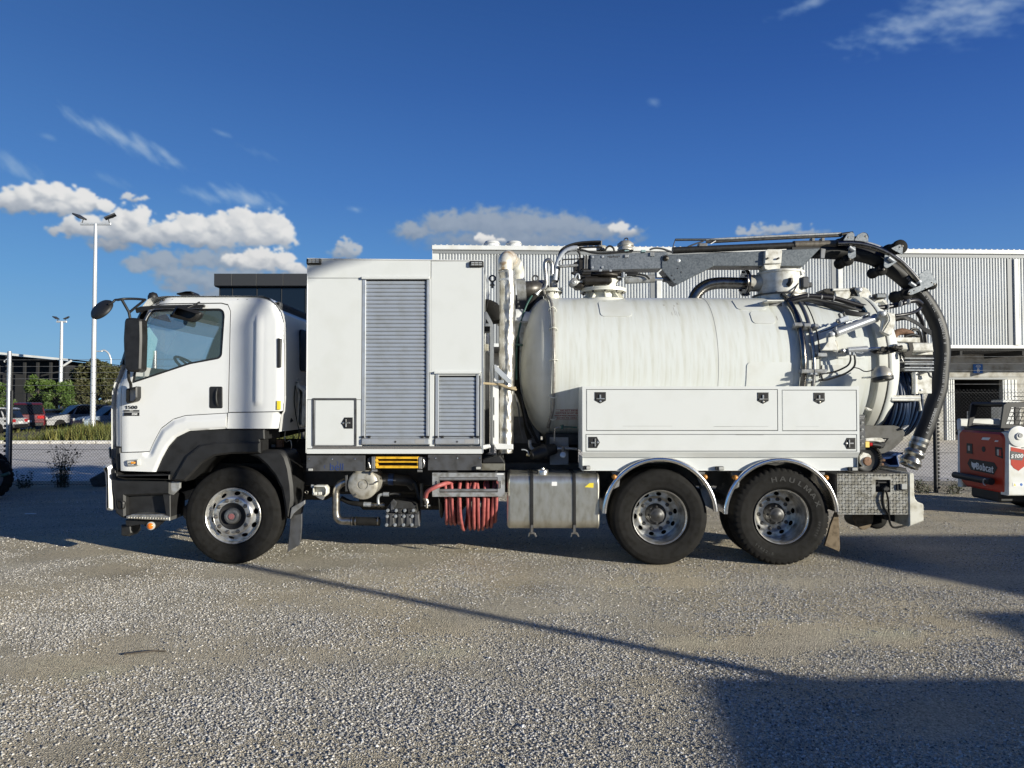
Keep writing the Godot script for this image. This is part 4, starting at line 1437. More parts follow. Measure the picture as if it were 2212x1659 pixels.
func shutter(x0: float, x1: float, y0: float, y1: float, pitch: float, fx0: float, fx1: float, hx0: float, hx1: float, hy0: float, hy1: float, by0: float, by1: float) -> void:
	# all in zoom 3 / 4 numbers; y beyond 1401 runs on into zoom 4
	var z := -0.012
	var s := Node3D.new()
	s.name = numbered(T, "roller_shutter")
	T.add_child(s, true)
	s.position = -offs[T]
	var n := int(round((y1 - y0) / pitch))
	var pt := (y1 - y0) / n
	for i in n:
		var b := MB.new()
		var a := W(3, x0, y0 + i * pt + 1.2, z)
		var c := W(3, x1, y0 + (i + 1) * pt - 1.2, z)
		# a slat with a soft crown
		var rows := []
		for t in [0.0, 0.12, 0.3, 0.7, 0.88, 1.0]:
			var y := lerpf(c.y, a.y, t)
			var zz := z - 0.006 * pow(absf(t - 0.5) * 2.0, 3.0) - (0.004 if t == 0.0 or t == 1.0 else 0.0)
			rows.append(PackedVector3Array([Vector3(a.x, y, zz), Vector3(c.x, y, zz)]))
		b.grid(rows)
		part(s, "slat", b, m.slat)
	var bk := MB.new()
	var p0 := W(3, fx0, y0 - 30, z)
	var p1 := W(3, fx1, by1, z)
	bk.plate(rect(p0.x + 0.01, p1.y, p1.x - 0.01, p0.y), z - 0.022, z - 0.06, 0.0)
	part(s, "backing", bk, m.dark)
	for q in [[fx0, x0 - 4.0], [x1 + 6.0, fx1]]:
		rc(s, "side_rail", 3, q[0], hy1, q[1], by0, 0.006, -0.06, m.silver, 0.004)
	rc(s, "header_rail", 3, hx0, hy0, hx1, hy1, 0.03, -0.04, m.panel, 0.003)
	var bar := MB.new()
	var c0 := W(3, fx0 - 2, by1, 0.02)
	var c1 := W(3, fx1 + 2, by0, 0.02)
	bar.box(Vector3((c0.x + c1.x) * 0.5, (c0.y + c1.y) * 0.5, 0.005), Vector3(c1.x - c0.x, c1.y - c0.y, 0.045), 0.008)
	bar.box(Vector3((c0.x + c1.x) * 0.5, c1.y + 0.008, -0.006), Vector3(c1.x - c0.x, 0.014, 0.03), 0.003)
	part(s, "pull_bar", bar, m.silver)
	var mid := (fx0 + fx1) * 0.5
	lt(s, "lock", W(3, mid, (by0 + by1) * 0.5 + 2, 0.028), Vector3.BACK, [Vector2(0.011, -0.01), Vector2(0.011, 0.004), Vector2(0.0, 0.005)], m.dark_grey, 14)
	for q in [[fx0 + 10, 0.4], [fx1 - 14, 0.4], [x0 + 30, 1.0], [x1 - 32, 1.0]]:
		rc(s, "stop_block", 3, q[0] - 14, by0 - 26, q[0] + 14, by0 - 6, 0.022, -0.02, m.black, 0.003)
	rc(s, "sticker", 3, fx1 - 140, by0 + 8, fx1 - 46, by1 - 10, 0.0285, 0.02, m.print_grey, 0.0005)
	rc(s, "sticker", 3, fx0 + 42, by0 + 6, fx0 + 78, by1 - 12, 0.0285, 0.02, m.silver, 0.0005)

func box_body() -> void:
	var a := W(3, 70, 95, 0.0)
	var c := W(4, 1768, 580, 0.0)
	var b := MB.new()
	b.plate(PackedVector2Array([Vector2(a.x + 0.004, c.y + 0.03), Vector2(c.x - 0.004, c.y + 0.03), Vector2(W(3, 1772, 118, 0).x - 0.004, W(3, 1772, 118, 0).y), Vector2(a.x + 0.004, a.y - 0.006)]), -0.065, -2.45, 0.006)
	part(T, "equipment_box", b, m.panel)
	# skin panels with fine joints
	for q in [[70, 103, 1266, 281], [70, 285, 598, 1458], [1271, 119, 1766, 1198], [1256, 1202, 1300, 1932]]:
		rc(T, "skin_panel", 3, q[0], q[1], q[2], q[3], 0.0, -0.064, m.panel, 0.0025)
	rc(T, "skin_panel", 3, 1256, 285, 1269, 1198, 0.0, -0.064, m.panel, 0.002)
	rc(T, "skin_panel", 3, 1748, 1202, 1766, 1932, 0.0, -0.064, m.panel, 0.002)
	rc(T, "skin_panel", 3, 1302, 1202, 1746, 1226, -0.002, -0.064, m.panel, 0.002)
	rc(T, "skin_panel", 3, 70, 1462, 598, 1932, -0.002, -0.064, m.panel, 0.002)
	rc(T, "bottom_rail", 4, 66, 537, 1766, 582, 0.004, -0.1, m.panel, 0.003)
	ply(T, "top_rail", 3, [70, 88, 1772, 108, 1772, 117, 70, 101], 0.008, -2.46, m.white, 0.003)
	rc(T, "corner_post", 3, 1767, 112, 1776, 1975, 0.006, -0.1, m.silver, 0.002)
	rc(T, "corner_post", 3, 64, 100, 70, 1975, 0.006, -0.1, m.white, 0.002)
	rc(T, "polished_trim", 4, 123, 508, 1757, 536, 0.0015, -0.03, m.chrome, 0.001)
	# flood lamps at the top corners
	for q in [[62, 92, 202, 148], [1640, 118, 1780, 172]]:
		var f := rc(T, "work_lamp", 3, q[0], q[1], q[2], q[3], 0.035, -0.02, m.black, 0.012, 0.01)
		for i in 3:
			for j in 2:
				var w: float = (q[2] - q[0] - 34) / 3.0
				var x: float = q[0] + 19 + i * w
				var y: float = q[1] + 8 + j * 19
				rc(f, "lens", 3, x, y, x + w - 4, y + 15, 0.039, 0.025, m.lens_dull, 0.003)
	shutter(640, 1219, 308, 1821, 37.6, 600, 1252, 598, 1254, 266, 291, 1836, 1894)
	shutter(1350, 1701, 1241, 1817, 38.7, 1312, 1735, 1300, 1748, 1186, 1208, 1836, 1892)
	# small hatch at the lower left
	b = MB.new()
	b.drape(round_poly(pl(3, [124, 1444, 551, 1444, 551, 1910, 124, 1910], 0.0), 0.012), [pl(3, [143, 1463, 530, 1463, 530, 1902, 143, 1902], 0.0)], 0.03, func(_p: Vector2) -> float: return 0.008, 0.02)
	part(T, "hatch_frame", b, m.dark_grey)
	var h := rc(T, "hatch", 3, 148, 1466, 528, 1900, 0.004, -0.02, m.panel, 0.004, 0.006)
	latch(h, 4, 462, 284, 1.0, -PI / 2, 0.004)
	# skirt: dark plates, yellow step, marker lamps
	var pa := rc(T, "skirt_plate", 4, 65, 598, 633, 750, -0.02, -0.03, m.dark_grey, 0.002)
	var pb := rc(T, "skirt_plate", 4, 1241, 590, 1760, 742, -0.02, -0.03, m.dark_grey, 0.002)
	for x in [91, 314, 535]:
		lt(pa, "rivet", W(4, x, 633, -0.02), Vector3.BACK, [Vector2(0.009, 0), Vector2(0.006, 0.005), Vector2(0, 0.006)], m.chrome, 10)
	for x in [1315, 1527, 1742]:
		lt(pb, "rivet", W(4, x, 625, -0.02), Vector3.BACK, [Vector2(0.009, 0), Vector2(0.006, 0.005), Vector2(0, 0.006)], m.chrome, 10)
	lt(pb, "rivet", W(4, 1253, 628, -0.02), Vector3.BACK, [Vector2(0.012, 0), Vector2(0.01, 0.006), Vector2(0, 0.007)], m.dark, 10)
	b = MB.new()
	var at := W(4, 357, 712, -0.02)
	text(b, "bell", 0.066, Transform3D(Basis(), Vector3(at.x, at.y, -0.0185)), 0.003, false, 1.05)
	for q in [[258, 708, 18.0, 100, 250], [345, 672, 22.0, -70, 70]]:
		var o := W(4, q[0], q[1], -0.0185)
		for i in 8:
			var t0 := deg_to_rad(lerpf(q[3], q[4], i / 8.0))
			var t1 := deg_to_rad(lerpf(q[3], q[4], (i + 1) / 8.0))
			var wd := 0.006 * sin(PI * (i + 0.5) / 8.0)
			var r0: float = q[2] * 0.00112
			b.quad(o + Vector3(cos(t0), sin(t0), 0) * r0, o + Vector3(cos(t0), sin(t0), 0) * (r0 + wd), o + Vector3(cos(t1), sin(t1), 0) * (r0 + wd), o + Vector3(cos(t1), sin(t1), 0) * r0)
	part(pa, "lettering", b, m.blue_print)
	for q in [[66, 720, 130, 752], [1690, 703, 1755, 738]]:
		var mk := rc(T, "marker_lamp", 4, q[0], q[1], q[2], q[3], 0.004, -0.03, m.black, 0.003, 0.006)
		rc(mk, "lens", 4, q[0] + 16, q[1] + 5, q[2] - 5, q[3] - 5, 0.014, 0.0, m.lens, 0.003, 0.006)
	for q in [[735, 612, 1143, 632], [735, 655, 1143, 668], [735, 700, 1143, 722]]:
		rc(T, "step_rung", 4, q[0], q[1], q[2], q[3], -0.02, -0.12, m.yellow, 0.004)
	rc(T, "step_frame", 4, 730, 612, 752, 724, -0.03, -0.12, m.yellow, 0.003)
	rc(T, "step_frame", 4, 1135, 612, 1147, 724, -0.03, -0.12, m.yellow, 0.003)
	for q in [[694, 612, 728, 728], [1148, 616, 1182, 728]]:
		rc(T, "step_bracket", 4, q[0], q[1], q[2], q[3], -0.02, -0.1, m.grey, 0.004)
	for q in [[652, 620, 692, 725], [1184, 615, 1228, 715]]:
		rc(T, "step_hanger", 4, q[0], q[1], q[2], q[3], -0.05, -0.1, m.dark_grey, 0.01, 0.02)
	tb(T, "pivot_pin", 4, [665, 665, -0.02, 675, 690, -0.02, 680, 718, -0.02], 0.009, m.steel)
	tb(T, "pivot_pin", 4, [1196, 640, -0.02, 1205, 680, -0.02, 1196, 712, -0.02], 0.009, m.steel)
	tb(T, "step_foot", 4, [700, 745, -0.03, 750, 745, -0.03], 0.014, m.grey, false)
	tb(T, "step_foot", 4, [1140, 748, -0.03, 1186, 748, -0.03], 0.014, m.grey, false)

func under_box() -> void:
	# chassis rails, cross members, sump and shafts
	for z in [-0.72, -1.62]:
		var b := MB.new()
		var y := W(6, 500, 905, z).y
		b.box(Vector3(0.2, y, z - 0.04), Vector3(8.0, 0.27, 0.08), 0.006)
		part(T, "chassis_rail", b, m.chassis)
	for x in [-2.9, -1.6, -0.5, 0.6, 1.9, 3.0, 4.2]:
		var b := MB.new()
		b.box(Vector3(x, 0.98, -1.2), Vector3(0.1, 0.2, 0.9), 0.005)
		part(T, "cross_member", b, m.chassis)
	var b := MB.new()
	b.box(Vector3(-2.9, 0.95, -1.2), Vector3(1.5, 0.7, 0.8), 0.08)
	b.box(Vector3(-3.5, 0.55, -1.2), Vector3(0.3, 0.2, 2.0), 0.05)
	part(T, "engine", b, m.dark)
	b = MB.new()
	b.cyl(Vector3(-2.2, 0.8, -1.2), Vector3(2.7, 0.62, -1.2), 0.07)
	part(T, "drive_shaft", b, m.chassis)
	for x in [1.62, 2.95]:
		b = MB.new()
		b.cyl(Vector3(x, 0.525, -0.5), Vector3(x, 0.525, -2.0), 0.1)
		b.lathe([Vector2(0.0, -0.22), Vector2(0.18, -0.16), Vector2(0.22, 0), Vector2(0.18, 0.16), Vector2(0, 0.22)], Vector3(x, 0.525, -1.2), Vector3.RIGHT, 20)
		part(T, "rear_axle", b, m.chassis)
		b = MB.new()
		for s in [-0.55, -1.75]:
			b.box(Vector3(x, 0.75, s - 0.1), Vector3(0.9, 0.12, 0.09), 0.02)
		part(T, "leaf_spring", b, m.chassis)
	b = MB.new()
	b.cyl(Vector3(W(2, 1410, 1075, 0).x, 0.53, -0.4), Vector3(W(2, 1410, 1075, 0).x, 0.53, -2.2), 0.06)
	part(T, "front_axle", b, m.chassis)
	b = MB.new()
	b.box(Vector3(-1.3, 0.95, -1.05), Vector3(2.0, 0.55, 0.5), 0.03)
	b.box(Vector3(-1.2, 0.72, -1.2), Vector3(1.3, 0.5, 0.6), 0.05)
	part(T, "gearbox", b, m.dark)
	b = MB.new()
	b.box(Vector3(0.35, 1.15, -1.35), Vector3(0.9, 0.25, 0.9), 0.02)
	part(T, "sub_frame", b, m.dark)
	# air cleaner with round cover
	var c := W(4, 612, 878, -0.12)
	b = MB.new()
	b.lathe([Vector2(0.155, -0.45), Vector2(0.155, -0.02), Vector2(0.165, -0.018), Vector2(0.165, 0.0), Vector2(0.155, 0.008), Vector2(0.11, 0.02), Vector2(0.06, 0.024), Vector2(0.055, 0.014), Vector2(0.046, 0.014), Vector2(0.042, 0.026), Vector2(0.0, 0.03)], c, Vector3.BACK, 40)
	var ac := part(T, "air_cleaner", b, m.silver_dirty)
	for q in [[745, 855, 0.5], [535, 985, 3.9], [690, 765, 1.2], [700, 875, 0.1]]:
		b = MB.new()
		b.box(W(4, q[0], q[1], -0.1), Vector3(0.05, 0.014, 0.02), 0.003, Basis(Vector3.BACK, q[2]))
		part(ac, "clip", b, m.steel)
	ply(T, "air_cleaner_bracket", 4, [438, 790, 460, 788, 466, 945, 440, 948], -0.13, -0.2, m.dark_grey, 0.004)
	tb(T, "intake_pipe", 4, [450, 850, -0.22, 410, 865, -0.21, 370, 900, -0.2, 352, 950, -0.2, 352, 1050, -0.2, 352, 1150, -0.2, 365, 1200, -0.2, 400, 1228, -0.2, 450, 1232, -0.2, 505, 1232, -0.2], 0.041, m.steel, true, 16)
	tb(T, "rubber_hose", 4, [498, 1232, -0.2, 640, 1236, -0.2, 775, 1238, -0.2], 0.047, m.rubber, false, 16)
	for x in [505, 540, 755]:
		tb(T, "hose_clamp", 4, [x, 1233, -0.2, x + 10, 1233, -0.2], 0.051, m.steel, false, 16)
	for y in [965, 1168]:
		tb(T, "pipe_weld", 4, [352, y, -0.2, 352, y + 9, -0.2], 0.044, m.steel, false, 16)
	tb(T, "rubber_hose", 4, [400, 1010, -0.25, 480, 1050, -0.24, 560, 1066, -0.22, 620, 1070, -0.22], 0.028, m.rubber)
	tb(T, "hose_fitting", 4, [615, 1070, -0.22, 690, 1074, -0.22], 0.027, m.galv_light, false)
	tb(T, "hose_fitting", 4, [690, 1076, -0.22, 820, 1080, -0.22], 0.019, m.steel, false)
	b = MB.new()
	for x in [712, 765, 802]:
		b.lathe([Vector2(0.03, -0.012), Vector2(0.03, 0.012)], W(4, x, 1078, -0.22), Vector3.RIGHT, 6)
		b.lathe([Vector2(0.0, -0.012), Vector2(0.03, -0.012), Vector2(0.03, 0.012), Vector2(0.0, 0.012)], W(4, x, 1078, -0.22), Vector3.RIGHT, 6)
	part(T, "hex_union", b, m.steel)
	tb(T, "hydraulic_line", 4, [762, 1070, -0.2, 758, 1020, -0.2, 770, 985, -0.2, 805, 975, -0.2, 830, 973, -0.2], 0.016, m.galv_light)
	b = MB.new()
	b.lathe([Vector2(0.0, -0.03), Vector2(0.026, -0.03), Vector2(0.026, 0.03), Vector2(0.0, 0.03)], W(4, 836, 973, -0.2), Vector3.RIGHT, 6)
	part(T, "hex_union", b, m.galv_light)
	tb(T, "hydraulic_line", 4, [865, 973, -0.2, 920, 968, -0.22, 980, 978, -0.22], 0.014, m.black)
	# high pressure pump with rows of bolts
	b = MB.new()
	b.plate(pl(4, [832, 1158, 1130, 1163, 1130, 1300, 830, 1290], -0.12), -0.12, -0.5, 0.01)
	for i in 4:
		var x := 868 + i * 81.0
		b.plate(pl(4, [x, 1165, x + 40, 1165, x + 52, 1285, x - 6, 1285], -0.105), -0.1, -0.13, 0.01)
	var pump := part(T, "water_pump", b, m.dark_grey)
	b = MB.new()
	b.plate(pl(4, [840, 1105, 880, 1050, 935, 1030, 1000, 1040, 1080, 1050, 1125, 1080, 1130, 1156, 835, 1150], -0.17), -0.17, -0.5, 0.01)
	part(pump, "pump_head", b, m.chassis)
	ply(T, "pump_guard", 4, [880, 1050, 905, 1022, 940, 1050, 930, 1085, 905, 1110, 935, 1150, 880, 1150], -0.13, -0.16, m.dark_grey, 0.004)
	for i in 4:
		for q in [[846 + i * 81, 1188], [840 + i * 82, 1272], [850 + i * 83, 1132]]:
			lt(pump, "bolt", W(4, q[0], q[1], -0.1), Vector3.BACK, [Vector2(0.018, -0.03), Vector2(0.018, 0.0), Vector2(0.012, 0.001), Vector2(0.012, 0.016), Vector2(0.0, 0.017)], m.galv_light, 12)
	for x in [948, 1045]:
		rc(pump, "pump_lug", 4, x, 1118, x + 38, 1160, -0.1, -0.16, m.chassis, 0.006)
	tb(T, "exhaust_pipe", 4, [770, 825, -0.5, 900, 830, -0.5, 1000, 838, -0.5, 1060, 850, -0.52, 1110, 900, -0.55], 0.06, m.dark_grey, true, 14)
	tb(T, "hose_clamp", 4, [862, 828, -0.49, 910, 830, -0.49], 0.067, m.blue, false, 14)
	tb(T, "flexible_hose", 4, [1112, 860, -0.4, 1140, 940, -0.4, 1160, 1020, -0.4], 0.03, m.black)
	tb(T, "hose_tap", 4, [1205, 1005, -0.1, 1225, 1030, -0.1, 1232, 1060, -0.1], 0.028, m.steel)
	tb(T, "hose_tap", 4, [1228, 1050, -0.1, 1232, 1105, -0.1], 0.014, m.steel, false)
	tb(T, "hose_tap", 4, [1210, 1085, -0.1, 1262, 1082, -0.1], 0.009, m.galv_light, false)
	tb(T, "hose_tap", 4, [1180, 870, -0.35, 1182, 1000, -0.35, 1182, 1090, -0.35], 0.02, m.olive, false)
	# electric socket box
	b = MB.new()
	b.plate(round_poly(pl(4, [120, 915, 135, 890, 245, 890, 266, 920, 262, 975, 240, 1000, 120, 985], -0.05), 0.01), -0.05, -0.16, 0.012)
	var sb := part(T, "socket_box", b, m.dirty_white)
	for x in [150, 195]:
		rc(sb, "catch", 4, x - 16, 952, x + 16, 980, -0.042, -0.06, m.dirty_white, 0.003)
	ply(T, "socket_bracket", 4, [150, 990, 245, 990, 220, 1030, 180, 1012], -0.08, -0.12, m.grey, 0.003)
	ply(T, "socket_bracket", 4, [108, 880, 130, 885, 124, 915, 108, 910], -0.08, -0.12, m.galv_light, 0.003)
	lt(T, "eye_bolt", W(4, 68, 953, -0.1), Vector3.BACK, [Vector2(0.02, 0.004), Vector2(0.016, 0.008), Vector2(0.012, 0.004), Vector2(0.016, 0), Vector2(0.02, 0.004)], m.steel, 18)
	# beam and hose reel
	rc(T, "reel_beam", 4, 1758, 676, 1985, 744, -0.1, -0.2, m.olive, 0.006)
	ply(T, "reel_beam", 4, [1765, 640, 1935, 600, 1975, 650, 1985, 672, 1765, 676], -0.12, -0.4, m.black, 0.01)
	b = MB.new()
	b.drape(pl(4, [1283, 766, 1985, 768, 1985, 995, 1283, 997], -0.02), [pl(4, [1350, 808, 1915, 806, 1915, 955, 1350, 957], -0.02)], 0.04, func(_p: Vector2) -> float: return -0.02, 0.05)
	var fr := part(T, "hose_guide_frame", b, m.paint_grey)
	tb(fr, "roller", 4, [1352, 825, -0.035, 1910, 822, -0.035], 0.017, m.grey, false, 16)
	tb(fr, "roller", 4, [1352, 937, -0.035, 1910, 935, -0.035], 0.017, m.grey, false, 16)
	tb(fr, "roller", 4, [1338, 845, -0.01, 1338, 915, -0.01], 0.012, m.chrome, false)
	tb(fr, "roller", 4, [1936, 845, -0.01, 1936, 915, -0.01], 0.016, m.chrome, false)
	rc(fr, "sticker", 4, 1908, 772, 1974, 784, -0.0185, -0.025, m.print_white, 0.0005)
	for x in [1373, 1906]:
		b = MB.new()
		var o := W(4, x, 960, -0.42)
		b.lathe([Vector2(0.0, -0.004), Vector2(0.43, -0.004), Vector2(0.43, 0.004), Vector2(0.0, 0.004)], Vector3(o.x, 0.88, -0.5), Vector3.RIGHT, 40)
		part(T, "reel_flange", b, m.chassis)
	b = MB.new()
	b.cyl(Vector3(W(4, 1373, 900, -0.42).x, 0.88, -0.5), Vector3(W(4, 1906, 900, -0.42).x, 0.88, -0.5), 0.24, 24)
	part(T, "reel_drum", b, m.dark)
	rng.seed = 31
	var xs := [[1404, 1310], [1446, 1312], [1488, 1314], [1530, 1308], [1580, 1368], [1642, 1362], [1683, 1360], [1722, 1369], [1760, 1362], [1802, 1345], [1842, 1340], [1880, 1290], [1660, 1300]]
	for i in xs.size():
		b = MB.new()
		var bottom: float = xs[i][1]
		var o := W(4, xs[i][0], bottom, -0.2)
		var yc := 0.80
		var ry := yc - o.y - 0.018
		var pth := PackedVector3Array()
		var sway := rng.randf_range(-0.05, 0.05)
		var lean := rng.randf_range(-0.03, 0.03)
		var fat := rng.randf_range(0.9, 1.1)
		for j in 41:
			var t := TAU * j / 40.0
			var rr := ry if sin(t) < 0 else 0.15
			pth.append(Vector3(o.x + sway * (sin(t) + 1.0) * 0.5 + lean * cos(t) + rng.randf_range(-0.002, 0.002), yc + rr * sin(t), -0.46 + 0.34 * fat * cos(t)))
		b.tube(pth, 0.0195, 10, false)
		part(T, "hose_coil", b, m.red_hose)
	tb(T, "hose_end", 4, [1500, 850, -0.25, 1440, 862, -0.1, 1360, 885, 0.0, 1290, 915, 0.02, 1235, 950, 0.0, 1218, 1000, -0.05], 0.0235, m.red_hose, true, 12)

# ------------------------------------------------------------------ tank, tool box, fuel tank
const TY := 2.2
const TZ := -1.22
const TR := 0.87

func on_tank(x: float, deg: float, r := TR) -> Vector3:   # 0 faces the viewer, 90 is the top
	var a := deg_to_rad(deg)
	return Vector3(x, TY + r * sin(a), TZ + r * cos(a))

func tank_patch(x0: float, x1: float, a0: float, a1: float, rnd: float, lift := 0.007) -> MB:
	# a rounded plate lying on the tank
	var b := MB.new()
	var s0 := deg_to_rad(a0) * TR
	var s1 := deg_to_rad(a1) * TR
	var p := round_poly(rect(x0, s0, x1, s1), rnd, 5)
	var tmp := MB.new()
	tmp.drape(p, [], 0.06, func(_q: Vector2) -> float: return lift, lift)
	var bend := func(q: Vector3) -> Vector3:
		var a := q.y / TR
		return Vector3(q.x, TY + (TR + q.z) * sin(a), TZ + (TR + q.z) * cos(a))
	for i in tmp.v.size():
		var a: float = tmp.v[i].y / TR
		b.v.append(bend.call(tmp.v[i]))
		var n := tmp.n[i]
		b.n.append(Vector3(n.x, n.y * cos(a) + n.z * sin(a), n.z * cos(a) - n.y * sin(a)).normalized())
		b.uv.append(Vector2.ZERO)
	return b

func tank_ring(x: float, d0: float, d1: float, off: float, r: float, sides := 10) -> MB:
	var b := MB.new()
	var p := PackedVector3Array()
	for i in 97:
		p.append(on_tank(x, lerpf(d0, d1, i / 96.0), TR + off))
	b.tube(p, r, sides)
	return b

func tank() -> void:
	var xl := P(1190, 800, TZ + TR).x
	var xr := W(7, 1575, 1200, TZ + TR - 0.05).x
	# the barrel, its angle running round from behind below
	var b := MB.new()
	var rows := []
	for i in 97:
		var a := -150.0 + 360.0 * i / 96.0
		rows.append(PackedVector3Array([on_tank(xl, a), on_tank(lerpf(xl, xr, 0.25), a), on_tank(lerpf(xl, xr, 0.5), a), on_tank(lerpf(xl, xr, 0.75), a), on_tank(xr, a)]))
	b.grid(rows)
	var tk := part(T, "tank", b, m.tank)
	# front dome: knuckle and shallow dish
	b = MB.new()
	var prof := []
	for i in 15:
		var t := PI / 2 * i / 14.0
		prof.append(Vector2(TR * sin(t), -0.37 * cos(t)))
	prof.append(Vector2(TR, 0.0))
	b.lathe(prof, Vector3(xl, TY, TZ), Vector3.RIGHT, 72)
	part(T, "tank_front_dome", b, m.cream)
	for q in [[xl, 0.006], [W(7, 120, 1000, TZ + TR).x, 0.0025]]:
		b = tank_ring(q[0], -150, 210, 0.0, q[1], 6)
		part(tk, "weld_seam", b, m.dirty_white if q[1] > 0.004 else m.print_grey)
	# stiffening pads
	for q in [[[5, 935, 1235], 40.5, 62.0], [[7, 435, 660], 33.0, 46.0], [[7, 275, 560], 49.0, 66.0], [[7, 383, 832], -25.0, 1.5]]:
		var k: int = q[0][0]
		var zz := TZ + TR * cos(deg_to_rad((q[1] + q[2]) * 0.5))
		part(T, "tank_pad", tank_patch(W(k, q[0][1], 800, zz).x, W(k, q[0][2], 800, zz).x, q[1], q[2], 0.06), m.tank_plain)
	# drips that ran down from the top seam
	for q in [[5, 1648, 760, 850, 4], [5, 1664, 800, 862, 3], [5, 1686, 815, 858, 4], [5, 1618, 815, 850, 5], [5, 1700, 705, 728, 14], [5, 1560, 728, 742, 16], [5, 1660, 735, 752, 10], [7, 640, 905, 950, 8]]:
		var zz := TZ + TR * 0.62
		var x0 := W(q[0], q[1], 800, zz).x
		var a1 := rad_to_deg(asin(clampf((W(q[0], 900, q[2], zz).y - TY) / TR, -1, 1)))
		var a0 := rad_to_deg(asin(clampf((W(q[0], 900, q[3], zz).y - TY) / TR, -1, 1)))
		part(tk, "drip_stain", tank_patch(x0, x0 + q[4] * 0.00115, a0, a1, 0.003, 0.0012), m.drip)
	# sight tube at the front, held by wire hoops
	b = MB.new()
	var xp := W(5, 492, 1100, TZ + TR).x - 0.0
	var pth := PackedVector3Array()
	pth.append(Vector3(xp - 0.10, TY + TR + 0.17, TZ + 0.1))
	for i in 25:
		var d := 82.0 - 135.0 * i / 24.0
		pth.append(on_tank(xp - 0.07 * smoothstep(50.0, 90.0, d) - 0.05 * smoothstep(-30.0, -55.0, d), d, TR + 0.035))
	b.tube(smooth(pth, 2), 0.019, 10)
	part(T, "sight_tube", b, m.tube_grey)
	for d in [47.0, 27.0, 3.0, -24.0, -43.0]:
		b = MB.new()
		var hp := PackedVector3Array()
		for i in 9:
			var t := PI * i / 8.0
			hp.append(on_tank(xp - 0.045 * cos(t) - 0.03 * smoothstep(50.0, 90.0, d), d, TR + 0.062 * sin(t)))
		b.tube(hp, 0.006, 6)
		part(T, "tube_hoop", b, m.cream)
	# warning print on the barrel beside the tool box
	b = MB.new()
	var lines := [["DO NOT ENTER", 287.0, 15.0], ["HOPPER MUST BE TIP", 313.0, 16.0], ["PROPPED PRIOR TO AN", 338.0, 16.0], ["ENTRY TO AREA BEL", 361.0, 16.0]]
	for l in lines:
		var deg := rad_to_deg(asin(clampf((W(6, 640, l[1], TZ + TR - 0.05).y - TY) / TR, -1, 1)))
		var o := on_tank(W(6, 645, l[1], TZ + TR * cos(deg_to_rad(deg))).x, deg, TR + 0.002)
		text(b, l[0], l[2] * 0.00115, Transform3D(Basis(Vector3.RIGHT, -deg_to_rad(deg)), o), 0.002, true, 1.25)
	for y in [275.0, 300.0, 376.0]:
		var deg := rad_to_deg(asin(clampf((W(6, 640, y, TZ + TR - 0.05).y - TY) / TR, -1, 1)))
		var o := on_tank(W(6, 645, y, TZ + TR * cos(deg_to_rad(deg))).x, deg, TR + 0.002)
		b.box(o, Vector3(0.32, 0.0025, 0.002), 0.0)
	part(T, "warning_print", b, m.print_red)
	# steel pipes that hug the barrel near its back
	var pz := TZ + TR + 0.05
	for q in [[945, 1250, 0.033, 70, -20, 0.05, "steel_dark"], [1042, 1250, 0.023, 72, -20, 0.05, "steel_mid"], [1110, 1250, 0.007, 78, -10, 0.03, "black"]]:
		part(T, "tank_pipe", tank_ring(W(7, q[0], q[1], pz).x, q[3], q[4], q[5], q[2], 14), m[q[6]])
	for q in [[865, 945, 28.0], [958, 1025, 27.5], [1060, 1100, 27.0], [1050, 1140, 6.0], [890, 1010, -5.0], [1015, 1135, -5.0]]:
		b = MB.new()
		var x0 := W(7, q[0], 1000, pz - 0.03).x
		var x1 := W(7, q[1], 1000, pz - 0.03).x
		b.box(on_tank((x0 + x1) * 0.5, q[2], TR + 0.06), Vector3(x1 - x0, 0.045, 0.09), 0.006, Basis(Vector3.RIGHT, -deg_to_rad(q[2])))
		part(T, "pipe_clamp", b, m.paint_grey)
	# back end: shade gap, flange rings and door
	var xe := W(7, 1815, 1400, TZ + TR - 0.1).x
	b = MB.new()
	b.lathe([Vector2(TR - 0.04, -0.02), Vector2(TR - 0.035, 0.09), Vector2(TR + 0.028, 0.09), Vector2(TR + 0.03, 0.10), Vector2(TR + 0.03, 0.185), Vector2(TR + 0.022, 0.19)], Vector3(xr - 0.01, TY, TZ), Vector3.RIGHT, 72)
	part(T, "rear_flange", b, m.cream)
	b = MB.new()
	b.lathe([Vector2(TR + 0.02, 0.0), Vector2(TR + 0.022, 0.012), Vector2(TR + 0.02, 0.024)], Vector3(xr + 0.178, TY, TZ), Vector3.RIGHT, 72)
	part(T, "door_seal", b, m.black)
	b = MB.new()
	var d0 := xr + 0.2
	var pr := [Vector2(TR + 0.02, 0.0), Vector2(TR + 0.025, 0.01), Vector2(TR + 0.02, xe - d0 - 0.05)]
	for i in 9:
		var t := PI / 2 * i / 8.0
		pr.append(Vector2(TR * cos(t) * 0.99, xe - d0 - 0.02 + 0.2 * sin(t)))
	b.lathe(pr, Vector3(d0, TY, TZ), Vector3.RIGHT, 72)
	part(T, "rear_door", b, m.tank_plain)
	# reinforcing saddles on the back section
	for q in [[1108, 1535, 4.0, 21.0], [1120, 1535, -40.0, -0.5]]:
		part(T, "tank_pad", tank_patch(W(7, q[0], 1200, TZ + TR).x, W(7, q[1], 1200, TZ + TR).x, q[2], q[3], 0.004, 0.008), m.tank_plain)
	# top hardware at the front of the tank
	var ft := W(5, 472, 650, TZ)
